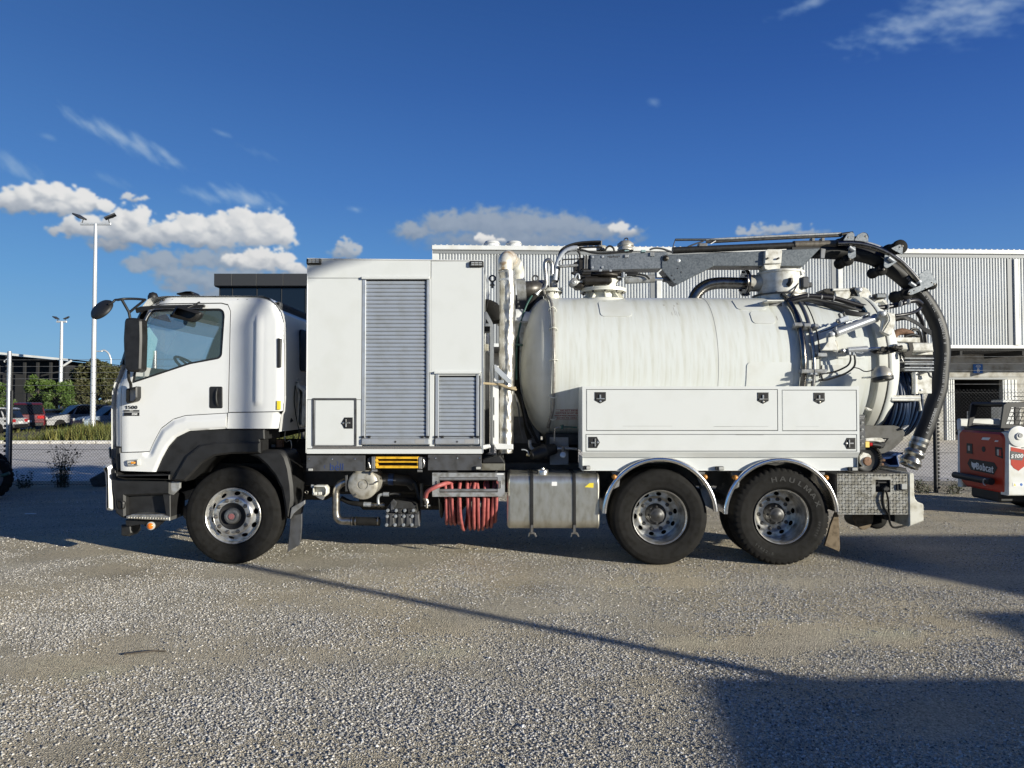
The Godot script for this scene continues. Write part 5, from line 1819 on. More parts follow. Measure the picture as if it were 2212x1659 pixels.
	lt(T, "top_flange", Vector3(ft.x, TY + TR - 0.06, TZ), Vector3.UP, [Vector2(0.1, 0.0), Vector2(0.1, 0.14), Vector2(0.14, 0.142), Vector2(0.14, 0.158), Vector2(0.138, 0.16), Vector2(0.138, 0.163), Vector2(0.14, 0.165), Vector2(0.14, 0.18), Vector2(0.0, 0.182)], m.cream)
	for i in 8:
		var a := TAU * (i + 0.4) / 8
		lt(T, "flange_bolt", Vector3(ft.x + 0.122 * cos(a), TY + TR + 0.06, TZ + 0.122 * sin(a)), Vector3.UP, [Vector2(0.0, -0.01), Vector2(0.01, 0.0), Vector2(0.01, 0.075), Vector2(0.0, 0.076)], m.dark_steel, 6)
	var sp := W(5, 490, 560, TZ)
	lt(T, "vent_stub", Vector3(sp.x, TY + TR + 0.12, TZ), Vector3.UP, [Vector2(0.05, 0.0), Vector2(0.05, 0.16), Vector2(0.046, 0.17), Vector2(0.0, 0.17)], m.paint_cream, 24)
	tb(T, "goose_neck", 11, [1745, 365, -1.1, 1745, 280, -1.1, 1735, 205, -1.1, 1700, 165, -1.1, 1662, 178, -1.1, 1645, 230, -1.1, 1655, 400, -1.1, 1662, 500, -1.1, 1640, 560, -1.1, 1580, 595, -1.1, 1535, 635, -1.08, 1505, 675, -1.06], 0.027, m.steel_mid, true, 14)
	tb(T, "hose_clamp", 11, [1530, 640, -1.08, 1500, 680, -1.06], 0.034, m.galv_light, false, 14)
	tb(T, "rubber_hose", 11, [1500, 675, -1.06, 1440, 770, -1.02, 1370, 900, -0.98, 1300, 1050, -0.94, 1255, 1250, -0.9, 1235, 1500, -0.88, 1228, 1800, -0.88, 1250, 2100, -0.9], 0.04, m.rubber, true, 12)
	tb(T, "green_hose", 11, [1455, 680, -0.98, 1390, 790, -0.92, 1330, 940, -0.88, 1290, 1080, -0.85, 1255, 1250, -0.82, 1235, 1430, -0.82, 1228, 1650, -0.82, 1232, 1900, -0.82], 0.012, m.green, true, 10)
	tb(T, "green_hose", 11, [1215, 1385, -0.8, 1315, 1398, -0.7], 0.014, m.green, false)
	# dark return hoses in front of the dome, lower down
	tb(T, "rubber_hose", 6, [125, 60, -0.85, 180, 200, -0.8, 215, 340, -0.8, 235, 480, -0.8, 260, 560, -0.8], 0.03, m.rubber)
	tb(T, "rubber_hose", 6, [150, 80, -0.7, 200, 240, -0.7, 250, 400, -0.68, 300, 520, -0.66, 345, 600, -0.64], 0.02, m.rubber)
	tb(T, "cable", 6, [110, 120, -0.62, 150, 260, -0.6, 165, 420, -0.6, 200, 560, -0.6], 0.009, m.dark_grey)
	tb(T, "cable", 6, [180, 130, -0.6, 205, 300, -0.6, 240, 450, -0.58, 300, 560, -0.58], 0.008, m.black)
	# drain valves under the dome
	tb(T, "drain_pipe", 6, [262, 575, -0.55, 262, 620, -0.55, 275, 650, -0.55, 310, 668, -0.55], 0.022, m.paint_grey, true, 12)
	b = MB.new()
	var p0 := W(6, 290, 715, -0.4)
	var p1 := W(6, 500, 655, -0.55)
	b.lathe([Vector2(0.0, -0.03), Vector2(0.045, -0.028), Vector2(0.055, 0.0), Vector2(0.075, 0.06), Vector2(0.078, 0.14), Vector2(0.086, 0.145), Vector2(0.086, 0.175), Vector2(0.07, 0.18), Vector2(0.062, 0.3), Vector2(0.0, 0.3)], p0, p1 - p0, 28)
	part(T, "suction_filter", b, m.black)
	b = MB.new()
	b.cyl(W(6, 525, 655, -0.5), W(6, 640, 652, -0.5), 0.024)
	b.cyl(W(6, 585, 650, -0.5), W(6, 585, 700, -0.42), 0.022)
	for x in [535, 628]:
		b.cyl(W(6, x - 7, 655, -0.5), W(6, x + 7, 655, -0.5), 0.032)
	b.cyl(W(6, 640, 655, -0.5), W(6, 720, 660, -0.5), 0.017)
	part(T, "drain_valve", b, m.steel_mid)
	lt(T, "pressure_gauge", W(6, 582, 715, -0.38), Vector3(0, 0.2, 1), [Vector2(0.034, -0.02), Vector2(0.034, 0.004), Vector2(0.03, 0.006), Vector2(0.0, 0.005)], m.silver, 22)
	rc(T, "drain_plate", 6, 455, 545, 635, 812, -0.58, -0.6, m.grey, 0.003)
	tb(T, "tap_lever", 6, [180, 665, -0.4, 215, 668, -0.4, 245, 690, -0.4, 240, 720, -0.4], 0.008, m.galv_light)
	tb(T, "tap_body", 6, [228, 712, -0.4, 262, 720, -0.4], 0.017, m.brass, false)
	tb(T, "water_line", 6, [560, 448, -0.4, 600, 445, -0.4, 720, 450, -0.4], 0.009, m.green)
	tb(T, "water_line", 6, [500, 580, -0.42, 502, 490, -0.41, 512, 458, -0.4, 560, 448, -0.4], 0.009, m.steel_mid)
	rc(T, "small_valve", 6, 560, 425, 588, 470, -0.38, -0.42, m.green, 0.006)
	# sub frame under the tank
	b = MB.new()
	b.box(Vector3(2.4, 1.33, -1.22), Vector3(4.0, 0.14, 0.9), 0.01)
	part(T, "tank_cradle", b, m.chassis)

func tool_box() -> void:
	var zb := -0.5
	var x0 := P(1258, 900, 0).x
	var x1 := P(1856.3, 900, 0).x
	var yt := P(1500, 834.5, 0).y
	var ym := P(1500, 977, 0).y
	var y2 := P(1500, 987.5, -0.045).y
	var yb := P(1500, 1017, -0.045).y
	# shell behind the doors, narrowing a little to the back
	var b := MB.new()
	b.box(Vector3((x0 + x1) * 0.5, (yt + ym) * 0.5, -0.275), Vector3(x1 - x0, yt - ym, 0.45), 0.006)
	var shell := part(T, "side_locker", b, m.panel)
	b = MB.new()
	var fr := rect(x0, ym, x1, yt)
	var ds := [[6, 805, 80, 8, 650, 450], [8, 682, 80, 8, 1362, 452], [6, 800, 515, 8, 1362, 636]]
	var holes := []
	for d in ds:
		var a := W(d[0], d[1], d[2], 0)
		var c := W(d[3], d[4], d[5], 0)
		holes.append(rect(a.x, c.y, c.x, a.y))
	b.drape(fr, holes, 0.05, func(_p: Vector2) -> float: return 0.0, 0.05)
	part(shell, "locker_frame", b, m.panel)
	var doors := []
	for h in holes:
		b = MB.new()
		var q: PackedVector2Array = MB.inset(h, 0.006)
		b.plate(q, -0.002, -0.03, 0.004)
		doors.append(part(T, "locker_door", b, m.panel))
	latch(doors[0], 6, 943, 160, 1.0, 0.0, -0.002)
	latch(doors[0], 8, 513, 152, 0.93, 0.0, -0.002)
	latch(doors[1], 8, 1019, 154, 0.93, 0.0, -0.002)
	latch(doors[2], 6, 880, 595, 1.0, PI / 2, -0.002)
	latch(doors[2], 8, 1297, 563, 0.93, -PI / 2, -0.002)
	# scuffs along the door edges
	for q in [[8, 80, 409, 560, 411], [8, 270, 485, 520, 488], [8, 810, 410, 1020, 411], [6, 1160, 436, 1640, 438], [6, 2040, 440, 2212, 443]]:
		rc(doors[0], "scuff", q[0], q[1], q[2], q[3], q[4], 0.0, -0.01, m.print_grey, 0.0)
	# sloping band and skirt with the wheel cut-outs
	b = MB.new()
	b.quad(Vector3(x0, y2, -0.045), Vector3(x1, y2, -0.045), Vector3(x1, ym, 0.0), Vector3(x0, ym, 0.0))
	part(T, "locker_slope", b, m.panel)
	var sk := PackedVector2Array([Vector2(x0, y2), Vector2(x0, yb)])
	for w in [W(6, 1517, 1330, -0.045), W(8, 685, 1250, -0.045)]:
		var r := 0.66
		var a0 := asin((yb - w.y) / r)
		for i in 17:
			var a := PI - a0 - (PI - 2 * a0) * i / 16.0
			sk.append(Vector2(w.x + r * cos(a), w.y + r * sin(a)))
	sk.append(Vector2(x1, yb))
	sk.append(Vector2(x1, y2))
	b = MB.new()
	b.plate(sk, -0.045, -0.07, 0.003)
	part(T, "locker_skirt", b, m.panel)
	b = MB.new()
	b.box(Vector3(x0 + 0.006, (y2 + yb) * 0.5, -0.25), Vector3(0.012, y2 - yb, 0.36), 0.002)
	b.box(Vector3(x1 - 0.006, (y2 + yb) * 0.5, -0.25), Vector3(0.012, y2 - yb, 0.36), 0.002)
	part(T, "locker_end", b, m.panel)
	for q in [[6, 780, 822, 846, 858], [6, 2063, 828, 2140, 865], [8, 1290, 777, 1367, 812]]:
		var mk := rc(T, "marker_lamp", q[0], q[1], q[2], q[3], q[4], -0.02, -0.06, m.black, 0.003, 0.008)
		rc(mk, "lens", q[0], q[1] + 28, q[2] + 4, q[3] - 3, q[4] - 4, -0.008, -0.03, m.lens, 0.003, 0.006)
	# polished guards over the rear wheels
	for w in [W(6, 1522, 1300, -0.02), W(8, 680, 1215, -0.02)]:
		b = MB.new()
		var r := 0.6
		var rows := []
		for q in [[0.004, -0.5], [0.004, -0.03], [-0.018, -0.024], [-0.024, -0.006], [-0.018, 0.012], [0.0, 0.02], [0.018, 0.014], [0.028, 0.0], [0.026, -0.016], [0.014, -0.03], [0.012, -0.5]]:
			var row := PackedVector3Array()
			for i in 41:
				var a := deg_to_rad(lerpf(178.0, 4.0, i / 40.0))
				var rr: float = r + q[0]
				row.append(Vector3(w.x + rr * cos(a), w.y + rr * sin(a), q[1] - 0.02))
			rows.append(row)
		b.grid(rows)
		part(T, "wheel_guard", b, m.polish)
		for s in [-1.0, 1.0]:
			b = MB.new()
			var px: float = w.x + s * 0.46
			b.plate(PackedVector2Array([Vector2(px - 0.05, w.y + 0.46), Vector2(px + 0.05, w.y + 0.46), Vector2(px + 0.03, w.y + 0.3), Vector2(px + s * 0.05, w.y + 0.26), Vector2(px - 0.02, w.y + 0.36)]), -0.1, -0.12, 0.003)
			part(T, "guard_stay", b, m.grey)
			b = MB.new()
			b.lathe([Vector2(0.026, -0.05), Vector2(0.026, 0.0), Vector2(0.02, 0.012), Vector2(0.0, 0.016)], Vector3(px - (0.03 if s < 0 else -0.03), w.y + 0.41, -0.02), Vector3.BACK, 18)
			part(T, "amber_reflector", b, m.amber_dirty)

func fuel_tank() -> void:
	var z0 := -0.06
	var a := W(6, 40, 900, z0)
	var c := W(6, 938, 1440, z0)
	var yt := W(6, 500, 912, z0).y
	var loop := func(grow: float) -> PackedVector2Array:
		var p := round_poly(rect(-0.72 - grow, c.y - grow, z0 + grow, yt + 0.01 + grow), 0.11, 8)
		return p
	var sweep := func(xs: Array, b: MB) -> void:
		var rows := []
		for q in xs:
			var row := PackedVector3Array()
			for p in loop.call(q[1]):
				row.append(Vector3(q[0], p.y, p.x))
			rows.append(row)
		b.grid(rows, true)
		for k in [0, rows.size() - 1]:
			var row: PackedVector3Array = rows[k]
			var mid := Vector3()
			for p in row:
				mid += p / row.size()
			for j in row.size():
				if k == 0:
					b.tri(mid, row[(j + 1) % row.size()], row[j])
				else:
					b.tri(mid, row[j], row[(j + 1) % row.size()])
	var b := MB.new()
	sweep.call([[a.x, -0.03], [a.x + 0.012, -0.008], [a.x + 0.03, 0.0], [a.x + 0.036, 0.004], [a.x + 0.045, 0.0], [lerpf(a.x, c.x, 0.5), 0.0], [c.x - 0.03, 0.0], [c.x - 0.024, 0.005], [c.x - 0.012, 0.004], [c.x, -0.012]], b)
	var ft := part(T, "fuel_tank", b, m.fuel)
	for q in [[278, 262], [690, 1]]:
		b = MB.new()
		var x := W(6, q[0], 1200, z0).x
		sweep.call([[x - 0.02, 0.004], [x - 0.018, 0.007], [x + 0.018, 0.007], [x + 0.02, 0.004]], b)
		part(ft, "strap", b, m.black)
		ply(ft, "strap_bracket", 6, [q[0] - 36, 1508, q[0] - 28, 1470, q[0] - 10, 1462, q[0] - 8, 1395, q[0] + 14, 1395, q[0] + 14, 1462, q[0] + 34, 1468, q[0] + 50, 1508, q[0] + 36, 1510, q[0] + 22, 1485, q[0] - 16, 1482, q[0] - 24, 1508], -0.045, -0.075, m.steel, 0.003)
	var fc := W(6, 385, 935, -0.2)
	lt(ft, "filler_neck", Vector3(fc.x, fc.y - 0.03, -0.16), Vector3.UP, [Vector2(0.056, 0.0), Vector2(0.054, 0.09), Vector2(0.06, 0.092), Vector2(0.06, 0.118), Vector2(0.05, 0.126), Vector2(0.02, 0.128), Vector2(0.018, 0.14), Vector2(0.0, 0.14)], m.alu, 24)
	rc(ft, "sticker", 6, 472, 976, 524, 1015, z0 + 0.002, z0 - 0.002, m.print_white, 0.0)
	ply(ft, "sticker", 6, [790, 1028, 840, 988, 878, 988, 876, 1034], z0 + 0.002, z0 - 0.002, m.sticker_yellow, 0.0)

# ------------------------------------------------------------------ between box and tank
func gap() -> void:
	# lagged exhaust stack with its elbow
	var zs := -0.38
	var sn := FastNoiseLite.new()
	sn.seed = 14
	sn.frequency = 7.0
	sn.fractal_octaves = 3
	var spine := smooth(path(11, [1092, 330, zs, 1100, 480, zs, 1100, 900, zs, 1092, 1500, zs, 1080, 2100, zs, 1062, 2960, zs]), 36)
	var srows := []
	for i in spine.size():
		var row := PackedVector3Array()
		for j in 56:
			var a := -TAU * j / 56.0
			var c := Vector3(cos(a), 0, sin(a))
			# hand-wrapped foil: dented, more so towards the middle and foot
			var dent := smoothstep(0.05, 0.35, float(i) / spine.size()) * 0.8 + 0.2
			row.append(spine[i] + c * (0.092 + 0.0042 * dent * sn.get_noise_3d(c.x * 0.16, spine[i].y * 0.75, c.z * 0.16) * 2.0))
		srows.append(row)
	var sb := MB.new()
	sb.grid(srows, true)
	part(T, "exhaust_stack", sb, m.stack)
	tb(T, "stack_collar", 11, [1087, 322, zs, 1090, 372, zs], 0.088, m.steel_mid, false, 28)
	tb(T, "stack_collar", 11, [1087, 332, zs, 1088, 352, zs], 0.094, m.paint_grey, false, 28)
	tb(T, "stack_collar", 11, [1092, 440, zs, 1093, 470, zs], 0.096, m.galv_light, false, 28)
	tb(T, "stack_elbow", 11, [1070, 312, zs, 1070, 230, zs, 1072, 180, zs - 0.02, 1090, 140, zs - 0.1, 1120, 128, zs - 0.22, 1150, 150, zs - 0.4], 0.084, m.elbow, true, 24)
	tb(T, "stack_elbow", 11, [1190, 200, -0.75, 1230, 300, -0.85, 1235, 400, -0.9], 0.09, m.dirty_white, true, 20)
	# cyclone behind
	var cy := W(11, 1290, 500, -1.1)
	lt(T, "cyclone", Vector3(cy.x - 0.03, 1.6, -1.1), Vector3.UP, [Vector2(0.2, 0.0), Vector2(0.24, 0.6), Vector2(0.24, 1.12), Vector2(0.26, 1.125), Vector2(0.26, 1.145), Vector2(0.24, 1.15)], m.paint_cream, 40)
	lt(T, "cyclone_lid", Vector3(cy.x - 0.03, 2.75, -1.1), Vector3.UP, [Vector2(0.25, 0.0), Vector2(0.25, 0.03), Vector2(0.22, 0.1), Vector2(0.15, 0.155), Vector2(0.0, 0.17)], m.white, 40)
	for x in [880, 1505]:
		var e := W(11, x, 430, -1.1)
		var b := MB.new()
		var ring := PackedVector3Array()
		for i in 17:
			ring.append(e + Vector3(cos(TAU * i / 16.0), sin(TAU * i / 16.0), 0) * 0.036)
		b.tube(ring, 0.011, 8, false)
		b.cyl(e - Vector3(0, 0.036, 0), e - Vector3(0, 0.12, 0), 0.014)
		b.cyl(e - Vector3(0, 0.075, 0), e - Vector3(0, 0.09, 0), 0.032)
		part(T, "eye_nut", b, m.dark_grey)
	tb(T, "vacuum_pipe", 11, [1270, 590, -1.1, 1400, 590, -1.1, 1500, 580, -1.15, 1600, 570, -1.3], 0.105, m.dark_steel, true, 20)
	tb(T, "vacuum_pipe", 11, [1235, 600, -1.0, 1365, 592, -1.0], 0.135, m.paint_grey, false, 24)
	tb(T, "ribbed_hose", 11, [745, 850, -0.9, 820, 855, -0.9, 890, 900, -0.88, 930, 980, -0.86, 945, 1060, -0.85], 0.1, m.rubber, true, 20)
	for q in [[800, 853, 812, 855], [870, 882, 880, 890], [918, 945, 924, 960]]:
		tb(T, "hose_rib", 11, [q[0], q[1], -0.89, q[2], q[3], -0.89], 0.106, m.black, false, 20)
	# white frame with slots, radiator behind it
	ply(T, "support_frame", 11, [745, 910, 800, 912, 870, 1040, 900, 1110, 905, 1700, 905, 2960, 846, 2960, 846, 1125, 745, 1122], -0.5, -0.53, m.white, 0.003)
	ply(T, "frame_cut_out", 11, [784, 1012, 828, 1082, 784, 1082], -0.497, -0.502, m.dark, 0.0)
	rc(T, "support_frame", 4, 1868, -270, 1925, 500, -0.3, -0.34, m.white, 0.004)
	for y in [[-280, -110], [35, 205], [258, 425]]:
		rc(T, "frame_slot", 4, 1874, y[0], 1883, y[1], -0.298, -0.302, m.dark, 0.0)
	ply(T, "stack_foot", 4, [1870, 480, 2066, 490, 2066, 540, 1900, 540], -0.28, -0.5, m.white, 0.006)
	ply(T, "frame_foot", 4, [1775, 500, 1840, 490, 1850, 520, 1800, 538, 1775, 538], -0.3, -0.5, m.white, 0.006)
	var rd := rc(T, "radiator", 11, 748, 1500, 835, 2960, -0.8, -0.95, m.black, 0.004)
	for x in [758, 782, 806, 826]:
		rc(rd, "fin", 11, x, 1500, x + 12, 2200, -0.78, -0.8, m.dark_grey, 0.002)
	rc(T, "cooler_header", 11, 748, 1120, 845, 1200, -0.6, -0.8, m.black, 0.006)
	rc(T, "cooler_tank", 11, 750, 1380, 822, 1480, -0.7, -0.8, m.paint_cream, 0.01)
	tb(T, "steel_line", 11, [752, 1200, -0.62, 820, 1205, -0.62, 838, 1240, -0.62, 838, 1540, -0.62], 0.006, m.galv_light)
	ply(T, "stay_plate", 3, [1880, 1122, 1895, 1120, 2052, 1270, 2050, 1312, 2010, 1298, 1890, 1180], -0.25, -0.27, m.paint_light, 0.003)
	tb(T, "ratchet_strap", 3, [1755, 1300, -0.02, 1800, 1302, -0.15, 1880, 1308, -0.26, 1950, 1314, -0.275, 2020, 1340, -0.275, 2088, 1345, -0.32], 0.014, m.strap)
	tb(T, "ratchet_strap", 3, [1920, 1300, -0.26, 1975, 1330, -0.265, 2050, 1352, -0.27, 2092, 1362, -0.33], 0.014, m.strap)
	tb(T, "ratchet", 3, [1750, 1255, -0.01, 1752, 1320, -0.01], 0.016, m.grey, false)
	rc(T, "ratchet_buckle", 3, 1905, 1270, 1975, 1300, -0.24, -0.27, m.galv_light, 0.003)
	var b := MB.new()
	b.box(Vector3(0.16, 2.25, -1.62), Vector3(0.5, 1.85, 0.08), 0.01)
	b.box(Vector3(0.1, 1.6, -1.2), Vector3(0.5, 0.9, 0.5), 0.02)
	part(T, "bulkhead", b, m.dark_grey)
	for i in 6:
		lt(T, "bulkhead_bolt", W(11, 1252 + (i % 2) * 14, 770 + i * 62.0, -0.95), Vector3.BACK, [Vector2(0.014, -0.2), Vector2(0.014, 0.0), Vector2(0.0, 0.004)], m.dark_grey, 6)
	# folded angle behind the stack at the box's foot
	b = MB.new()
	b.box(W(4, 1870, 640, -0.6), Vector3(0.25, 0.14, 0.3), 0.01)
	part(T, "battery_box", b, m.black)

# ------------------------------------------------------------------ boom and suction hose
func hose_pts() -> PackedVector3Array:
	var z := -1.2
	var p := path(9, [-60, 262, z, 120, 262, z, 330, 270, z, 560, 285, z, 760, 335, z, 930, 440, z, 1080, 560, z, 1215, 700, z, 1305, 830, z, 1372, 970, z, 1408, 1120, z, 1416, 1270, z, 1404, 1420, z])
	p.append_array(path(10, [864, 185, z, 818, 330, z, 772, 465, z, 722, 600, z, 684, 690, z]))
	return smooth(p, 6)

func boom() -> void:
	var zb := -1.04
	var base := W(5, 968, 700, TZ)
	# slewing tower
	lt(T, "boom_pedestal", Vector3(base.x, TY + TR - 0.12, TZ), Vector3.UP, [Vector2(0.315, 0.0), Vector2(0.315, 0.09), Vector2(0.30, 0.1), Vector2(0.19, 0.1), Vector2(0.18, 0.20)], m.cream, 44)
	lt(T, "boom_flange", Vector3(base.x, TY + TR + 0.075, TZ), Vector3.UP, [Vector2(0.18, 0.0), Vector2(0.29, 0.0), Vector2(0.29, 0.018), Vector2(0.285, 0.02), Vector2(0.285, 0.024), Vector2(0.29, 0.026), Vector2(0.29, 0.042), Vector2(0.18, 0.044)], m.cream, 44)
	lt(T, "boom_column", Vector3(base.x, TY + TR + 0.115, TZ), Vector3.UP, [Vector2(0.17, 0.0), Vector2(0.17, 0.07), Vector2(0.2, 0.1), Vector2(0.2, 0.12), Vector2(0.1, 0.12)], m.cream, 44)
	for i in 10:
		var a := TAU * (i + 0.5) / 10
		var b := MB.new()
		b.xf = Transform3D(Basis(Vector3.UP, a), Vector3(base.x, TY + TR, TZ))
		b.plate(PackedVector2Array([Vector2(0.17, -0.02), Vector2(0.285, -0.02), Vector2(0.2, 0.075), Vector2(0.17, 0.075)]), 0.006, -0.006, 0.0)
		part(T, "gusset", b, m.cream)
		lt(T, "flange_bolt", Vector3(base.x + 0.25 * cos(a), TY + TR + 0.055, TZ + 0.25 * sin(a)), Vector3.UP, [Vector2(0.0, 0.0), Vector2(0.016, 0.0), Vector2(0.016, 0.08), Vector2(0.0, 0.08)], m.dark_steel, 6)
	var b := MB.new()
	var gy := TY + TR + 0.235
	var rows := []
	for q in [[0.0, 0.0], [0.235, 0.0], [0.235, 0.07], [0.15, 0.075], [0.15, 0.14]]:
		var row := PackedVector3Array()
		for j in 160:
			var a := TAU * j / 160
			var r: float = q[0] - (0.012 if q[0] > 0.2 and j % 2 == 0 else 0.0)
			row.append(Vector3(base.x + r * cos(a), gy + q[1], TZ + r * sin(a)))
		rows.append(row)
	b.grid(rows, true)
	part(T, "slew_gear", b, m.grease)
	b = MB.new()
	b.box(W(5, 900, 520, -1.15), Vector3(0.36, 0.1, 0.34), 0.03)
	b.box(W(5, 935, 440, -1.2), Vector3(0.5, 0.1, 0.3), 0.02)
	b.box(W(5, 770, 400, -1.2), Vector3(0.14, 0.24, 0.26), 0.02)
	b.box(W(5, 730, 560, -1.1), Vector3(0.12, 0.08, 0.2), 0.03)
	part(T, "turret", b, m.grease)
	lt(T, "slew_motor", W(5, 690, 515, -1.0), Vector3(0.1, 0.05, 1), [Vector2(0.0, -0.12), Vector2(0.05, -0.12), Vector2(0.05, 0.0), Vector2(0.038, 0.004), Vector2(0.034, 0.012), Vector2(0.012, 0.014), Vector2(0.0, 0.02)], m.paint_grey, 20)
	tb(T, "motor_fitting", 5, [700, 470, -1.0, 716, 440, -1.0, 735, 450, -1.0, 740, 490, -1.0], 0.012, m.galv_light)
	# inner section
	var arm := ply(T, "boom_inner", 5, [846, 252, 1480, 230, 1572, 222, 1600, 245, 1540, 290, 1540, 386, 850, 406], zb, zb - 0.26, m.galv_light2, 0.006)
	for q in [[868, 275], [866, 378], [965, 272], [962, 374]]:
		lt(arm, "bolt", W(5, q[0], q[1], zb), Vector3.BACK, [Vector2(0.016, 0.0), Vector2(0.016, 0.012), Vector2(0.0, 0.014)], m.galv_light, 8)
	for q in [[1180, 250, 1218, 278], [1425, 228, 1465, 264]]:
		rc(arm, "lug", 5, q[0], q[1], q[2], q[3], zb + 0.02, zb - 0.02, m.paint_grey, 0.003)
	b = MB.new()
	for i in 7:
		b.box(W(5, 1020 + i * 18.0, 276 - i * 0.6 - (5 if i % 3 == 0 else 0), zb), Vector3(0.016, 0.018 + 0.006 * (i % 2), 0.006), 0.001, Basis(Vector3.BACK, 0.3 - 0.2 * (i % 3)))
	part(arm, "raised_mark", b, m.dark_grey)
	# outer section, knee plate and end
	var out := ply(T, "boom_outer", 5, [1690, 252, 2540, 214, 3076, 188, 2906, 364, 2046, 362, 1760, 400], zb - 0.02, zb - 0.28, m.galv, 0.006)
	var knee := ply(T, "boom_knee", 5, [1538, 268, 1562, 254, 1692, 250, 2040, 322, 2040, 362, 1690, 540, 1656, 528, 1538, 396], zb + 0.012, zb - 0.012, m.galv, 0.004)
	ply(T, "boom_knee", 5, [1538, 268, 1562, 254, 1692, 250, 2040, 322, 2040, 362, 1690, 540, 1656, 528, 1538, 396], zb - 0.28, zb - 0.3, m.galv, 0.004)
	ply(T, "knee_web", 5, [1550, 392, 1660, 520, 1690, 532, 2040, 356, 2040, 345, 1690, 515, 1665, 508, 1560, 380], zb - 0.01, zb - 0.28, m.galv, 0.002)
	lt(knee, "pivot_pin", W(5, 1576, 288, zb + 0.01), Vector3.BACK, [Vector2(0.036, 0.0), Vector2(0.036, 0.012), Vector2(0.026, 0.014), Vector2(0.02, 0.024), Vector2(0.0, 0.026)], m.grease, 20)
	lt(knee, "hole_boss", W(5, 1698, 310, zb + 0.011), Vector3.BACK, [Vector2(0.026, 0.0), Vector2(0.022, 0.004), Vector2(0.0, 0.002)], m.galv_light, 18)
	for q in [[1692, 386], [1725, 420], [1635, 455], [1660, 494]]:
		lt(knee, "bolt", W(5, q[0], q[1], zb + 0.012), Vector3.BACK, [Vector2(0.008, 0.0), Vector2(0.007, 0.006), Vector2(0.0, 0.007)], m.grease, 8)
	# lift cylinder under it
	tb(T, "lift_cylinder", 5, [1182, 496, zb - 0.08, 1466, 484, zb - 0.08], 0.052, m.paint_grey, false, 20)
	tb(T, "lift_rod", 5, [1466, 486, zb - 0.08, 1570, 488, zb - 0.08], 0.022, m.chrome, false, 14)
	ply(T, "rod_clevis", 5, [1552, 466, 1600, 458, 1640, 490, 1655, 520, 1600, 510, 1556, 506], zb - 0.04, zb - 0.12, m.dark_grey, 0.006)
	tb(T, "steel_line", 5, [1080, 470, zb - 0.02, 1250, 466, zb - 0.02], 0.01, m.galv_light, false)
	tb(T, "hydraulic_line", 5, [1170, 420, zb - 0.02, 1230, 440, zb, 1300, 440, zb, 1380, 455, zb, 1420, 490, zb], 0.012, m.black)
	tb(T, "hydraulic_line", 5, [1180, 430, zb - 0.02, 1240, 425, zb, 1300, 425, zb, 1290, 445, zb, 1200, 450, zb], 0.012, m.black)
	tb(T, "hydraulic_line", 5, [660, 425, zb, 720, 450, zb, 780, 465, zb, 850, 460, zb], 0.016, m.black)
	tb(T, "steel_line", 5, [780, 412, zb, 1160, 404, zb], 0.009, m.dark_grey, false)
	for q in [[930, 392, 960, 420], [1030, 396, 1055, 420], [1160, 420, 1180, 470]]:
		rc(T, "fitting", 5, q[0], q[1], q[2], q[3], zb + 0.01, zb - 0.03, m.galv_light, 0.004)
	# cables and odds at the root
	tb(T, "cable_guide", 5, [722, 190, -1.15, 660, 195, -1.15, 590, 230, -1.15, 545, 290, -1.15, 520, 360, -1.15, 512, 420, -1.15, 505, 500, -1.15], 0.034, m.paint_light, true, 6)
	for k in 3:
		tb(T, "hydraulic_line", 5, [940, 125 + k * 14, -1.18 - k * 0.03, 840, 128 + k * 14, -1.18 - k * 0.03, 720, 140 + k * 12, -1.18 - k * 0.03, 620, 170 + k * 10, -1.18 - k * 0.03, 560, 215 + k * 12, -1.18 - k * 0.03, 535, 300 + k * 12, -1.18 - k * 0.03, 545, 420, -1.18 - k * 0.03, 525, 520, -1.18 - k * 0.03], 0.014, m.black)
	tb(T, "hose_fitting", 5, [950, 118, -1.18, 950, 165, -1.18], 0.014, m.dark_grey, false)
	tb(T, "hydraulic_line", 5, [720, 200, zb, 780, 210, zb, 860, 232, zb, 950, 238, zb, 1100, 232, zb, 1250, 222, zb], 0.013, m.black)
	tb(T, "hydraulic_line", 5, [735, 185, zb, 820, 180, zb, 900, 178, zb, 960, 185, zb], 0.013, m.black)
	tb(T, "hydraulic_line", 5, [990, 215, zb, 1010, 180, zb, 1040, 170, zb, 1068, 188, zb, 1078, 215, zb], 0.012, m.black)
	tb(T, "hydraulic_line", 5, [725, 215, zb, 745, 250, zb, 740, 280, zb], 0.014, m.black)
	tb(T, "steel_line", 5, [575, 340, -1.1, 580, 305, -1.1, 620, 298, -1.1, 700, 295, -1.1, 790, 285, -1.1], 0.008, m.black)
	tb(T, "stop_bar", 5, [556, 366, -1.1, 785, 352, -1.1], 0.02, m.paint_grey, false)
	for x in [790, 812, 836]:
		tb(T, "root_tube", 5, [x, 262, zb - 0.03, x - 2, 402, zb - 0.03], 0.013, m.dark_grey, false)
	ply(T, "root_block", 5, [685, 330, 740, 305, 780, 310, 785, 420, 690, 405], zb - 0.05, zb - 0.22, m.grease, 0.01)
	lt(T, "beacon_base", W(5, 952, 212, -1.15), Vector3.UP, [Vector2(0.062, 0.0), Vector2(0.062, 0.05), Vector2(0.058, 0.055), Vector2(0.0, 0.056)], m.paint_cream, 24)
	lt(T, "swivel_joint", W(5, 1186, 214, -1.15), Vector3.UP, [Vector2(0.1, 0.0), Vector2(0.1, 0.02), Vector2(0.09, 0.03), Vector2(0.09, 0.05), Vector2(0.104, 0.055), Vector2(0.1, 0.085), Vector2(0.08, 0.1), Vector2(0.06, 0.118), Vector2(0.0, 0.12)], m.silver_dirty, 32)
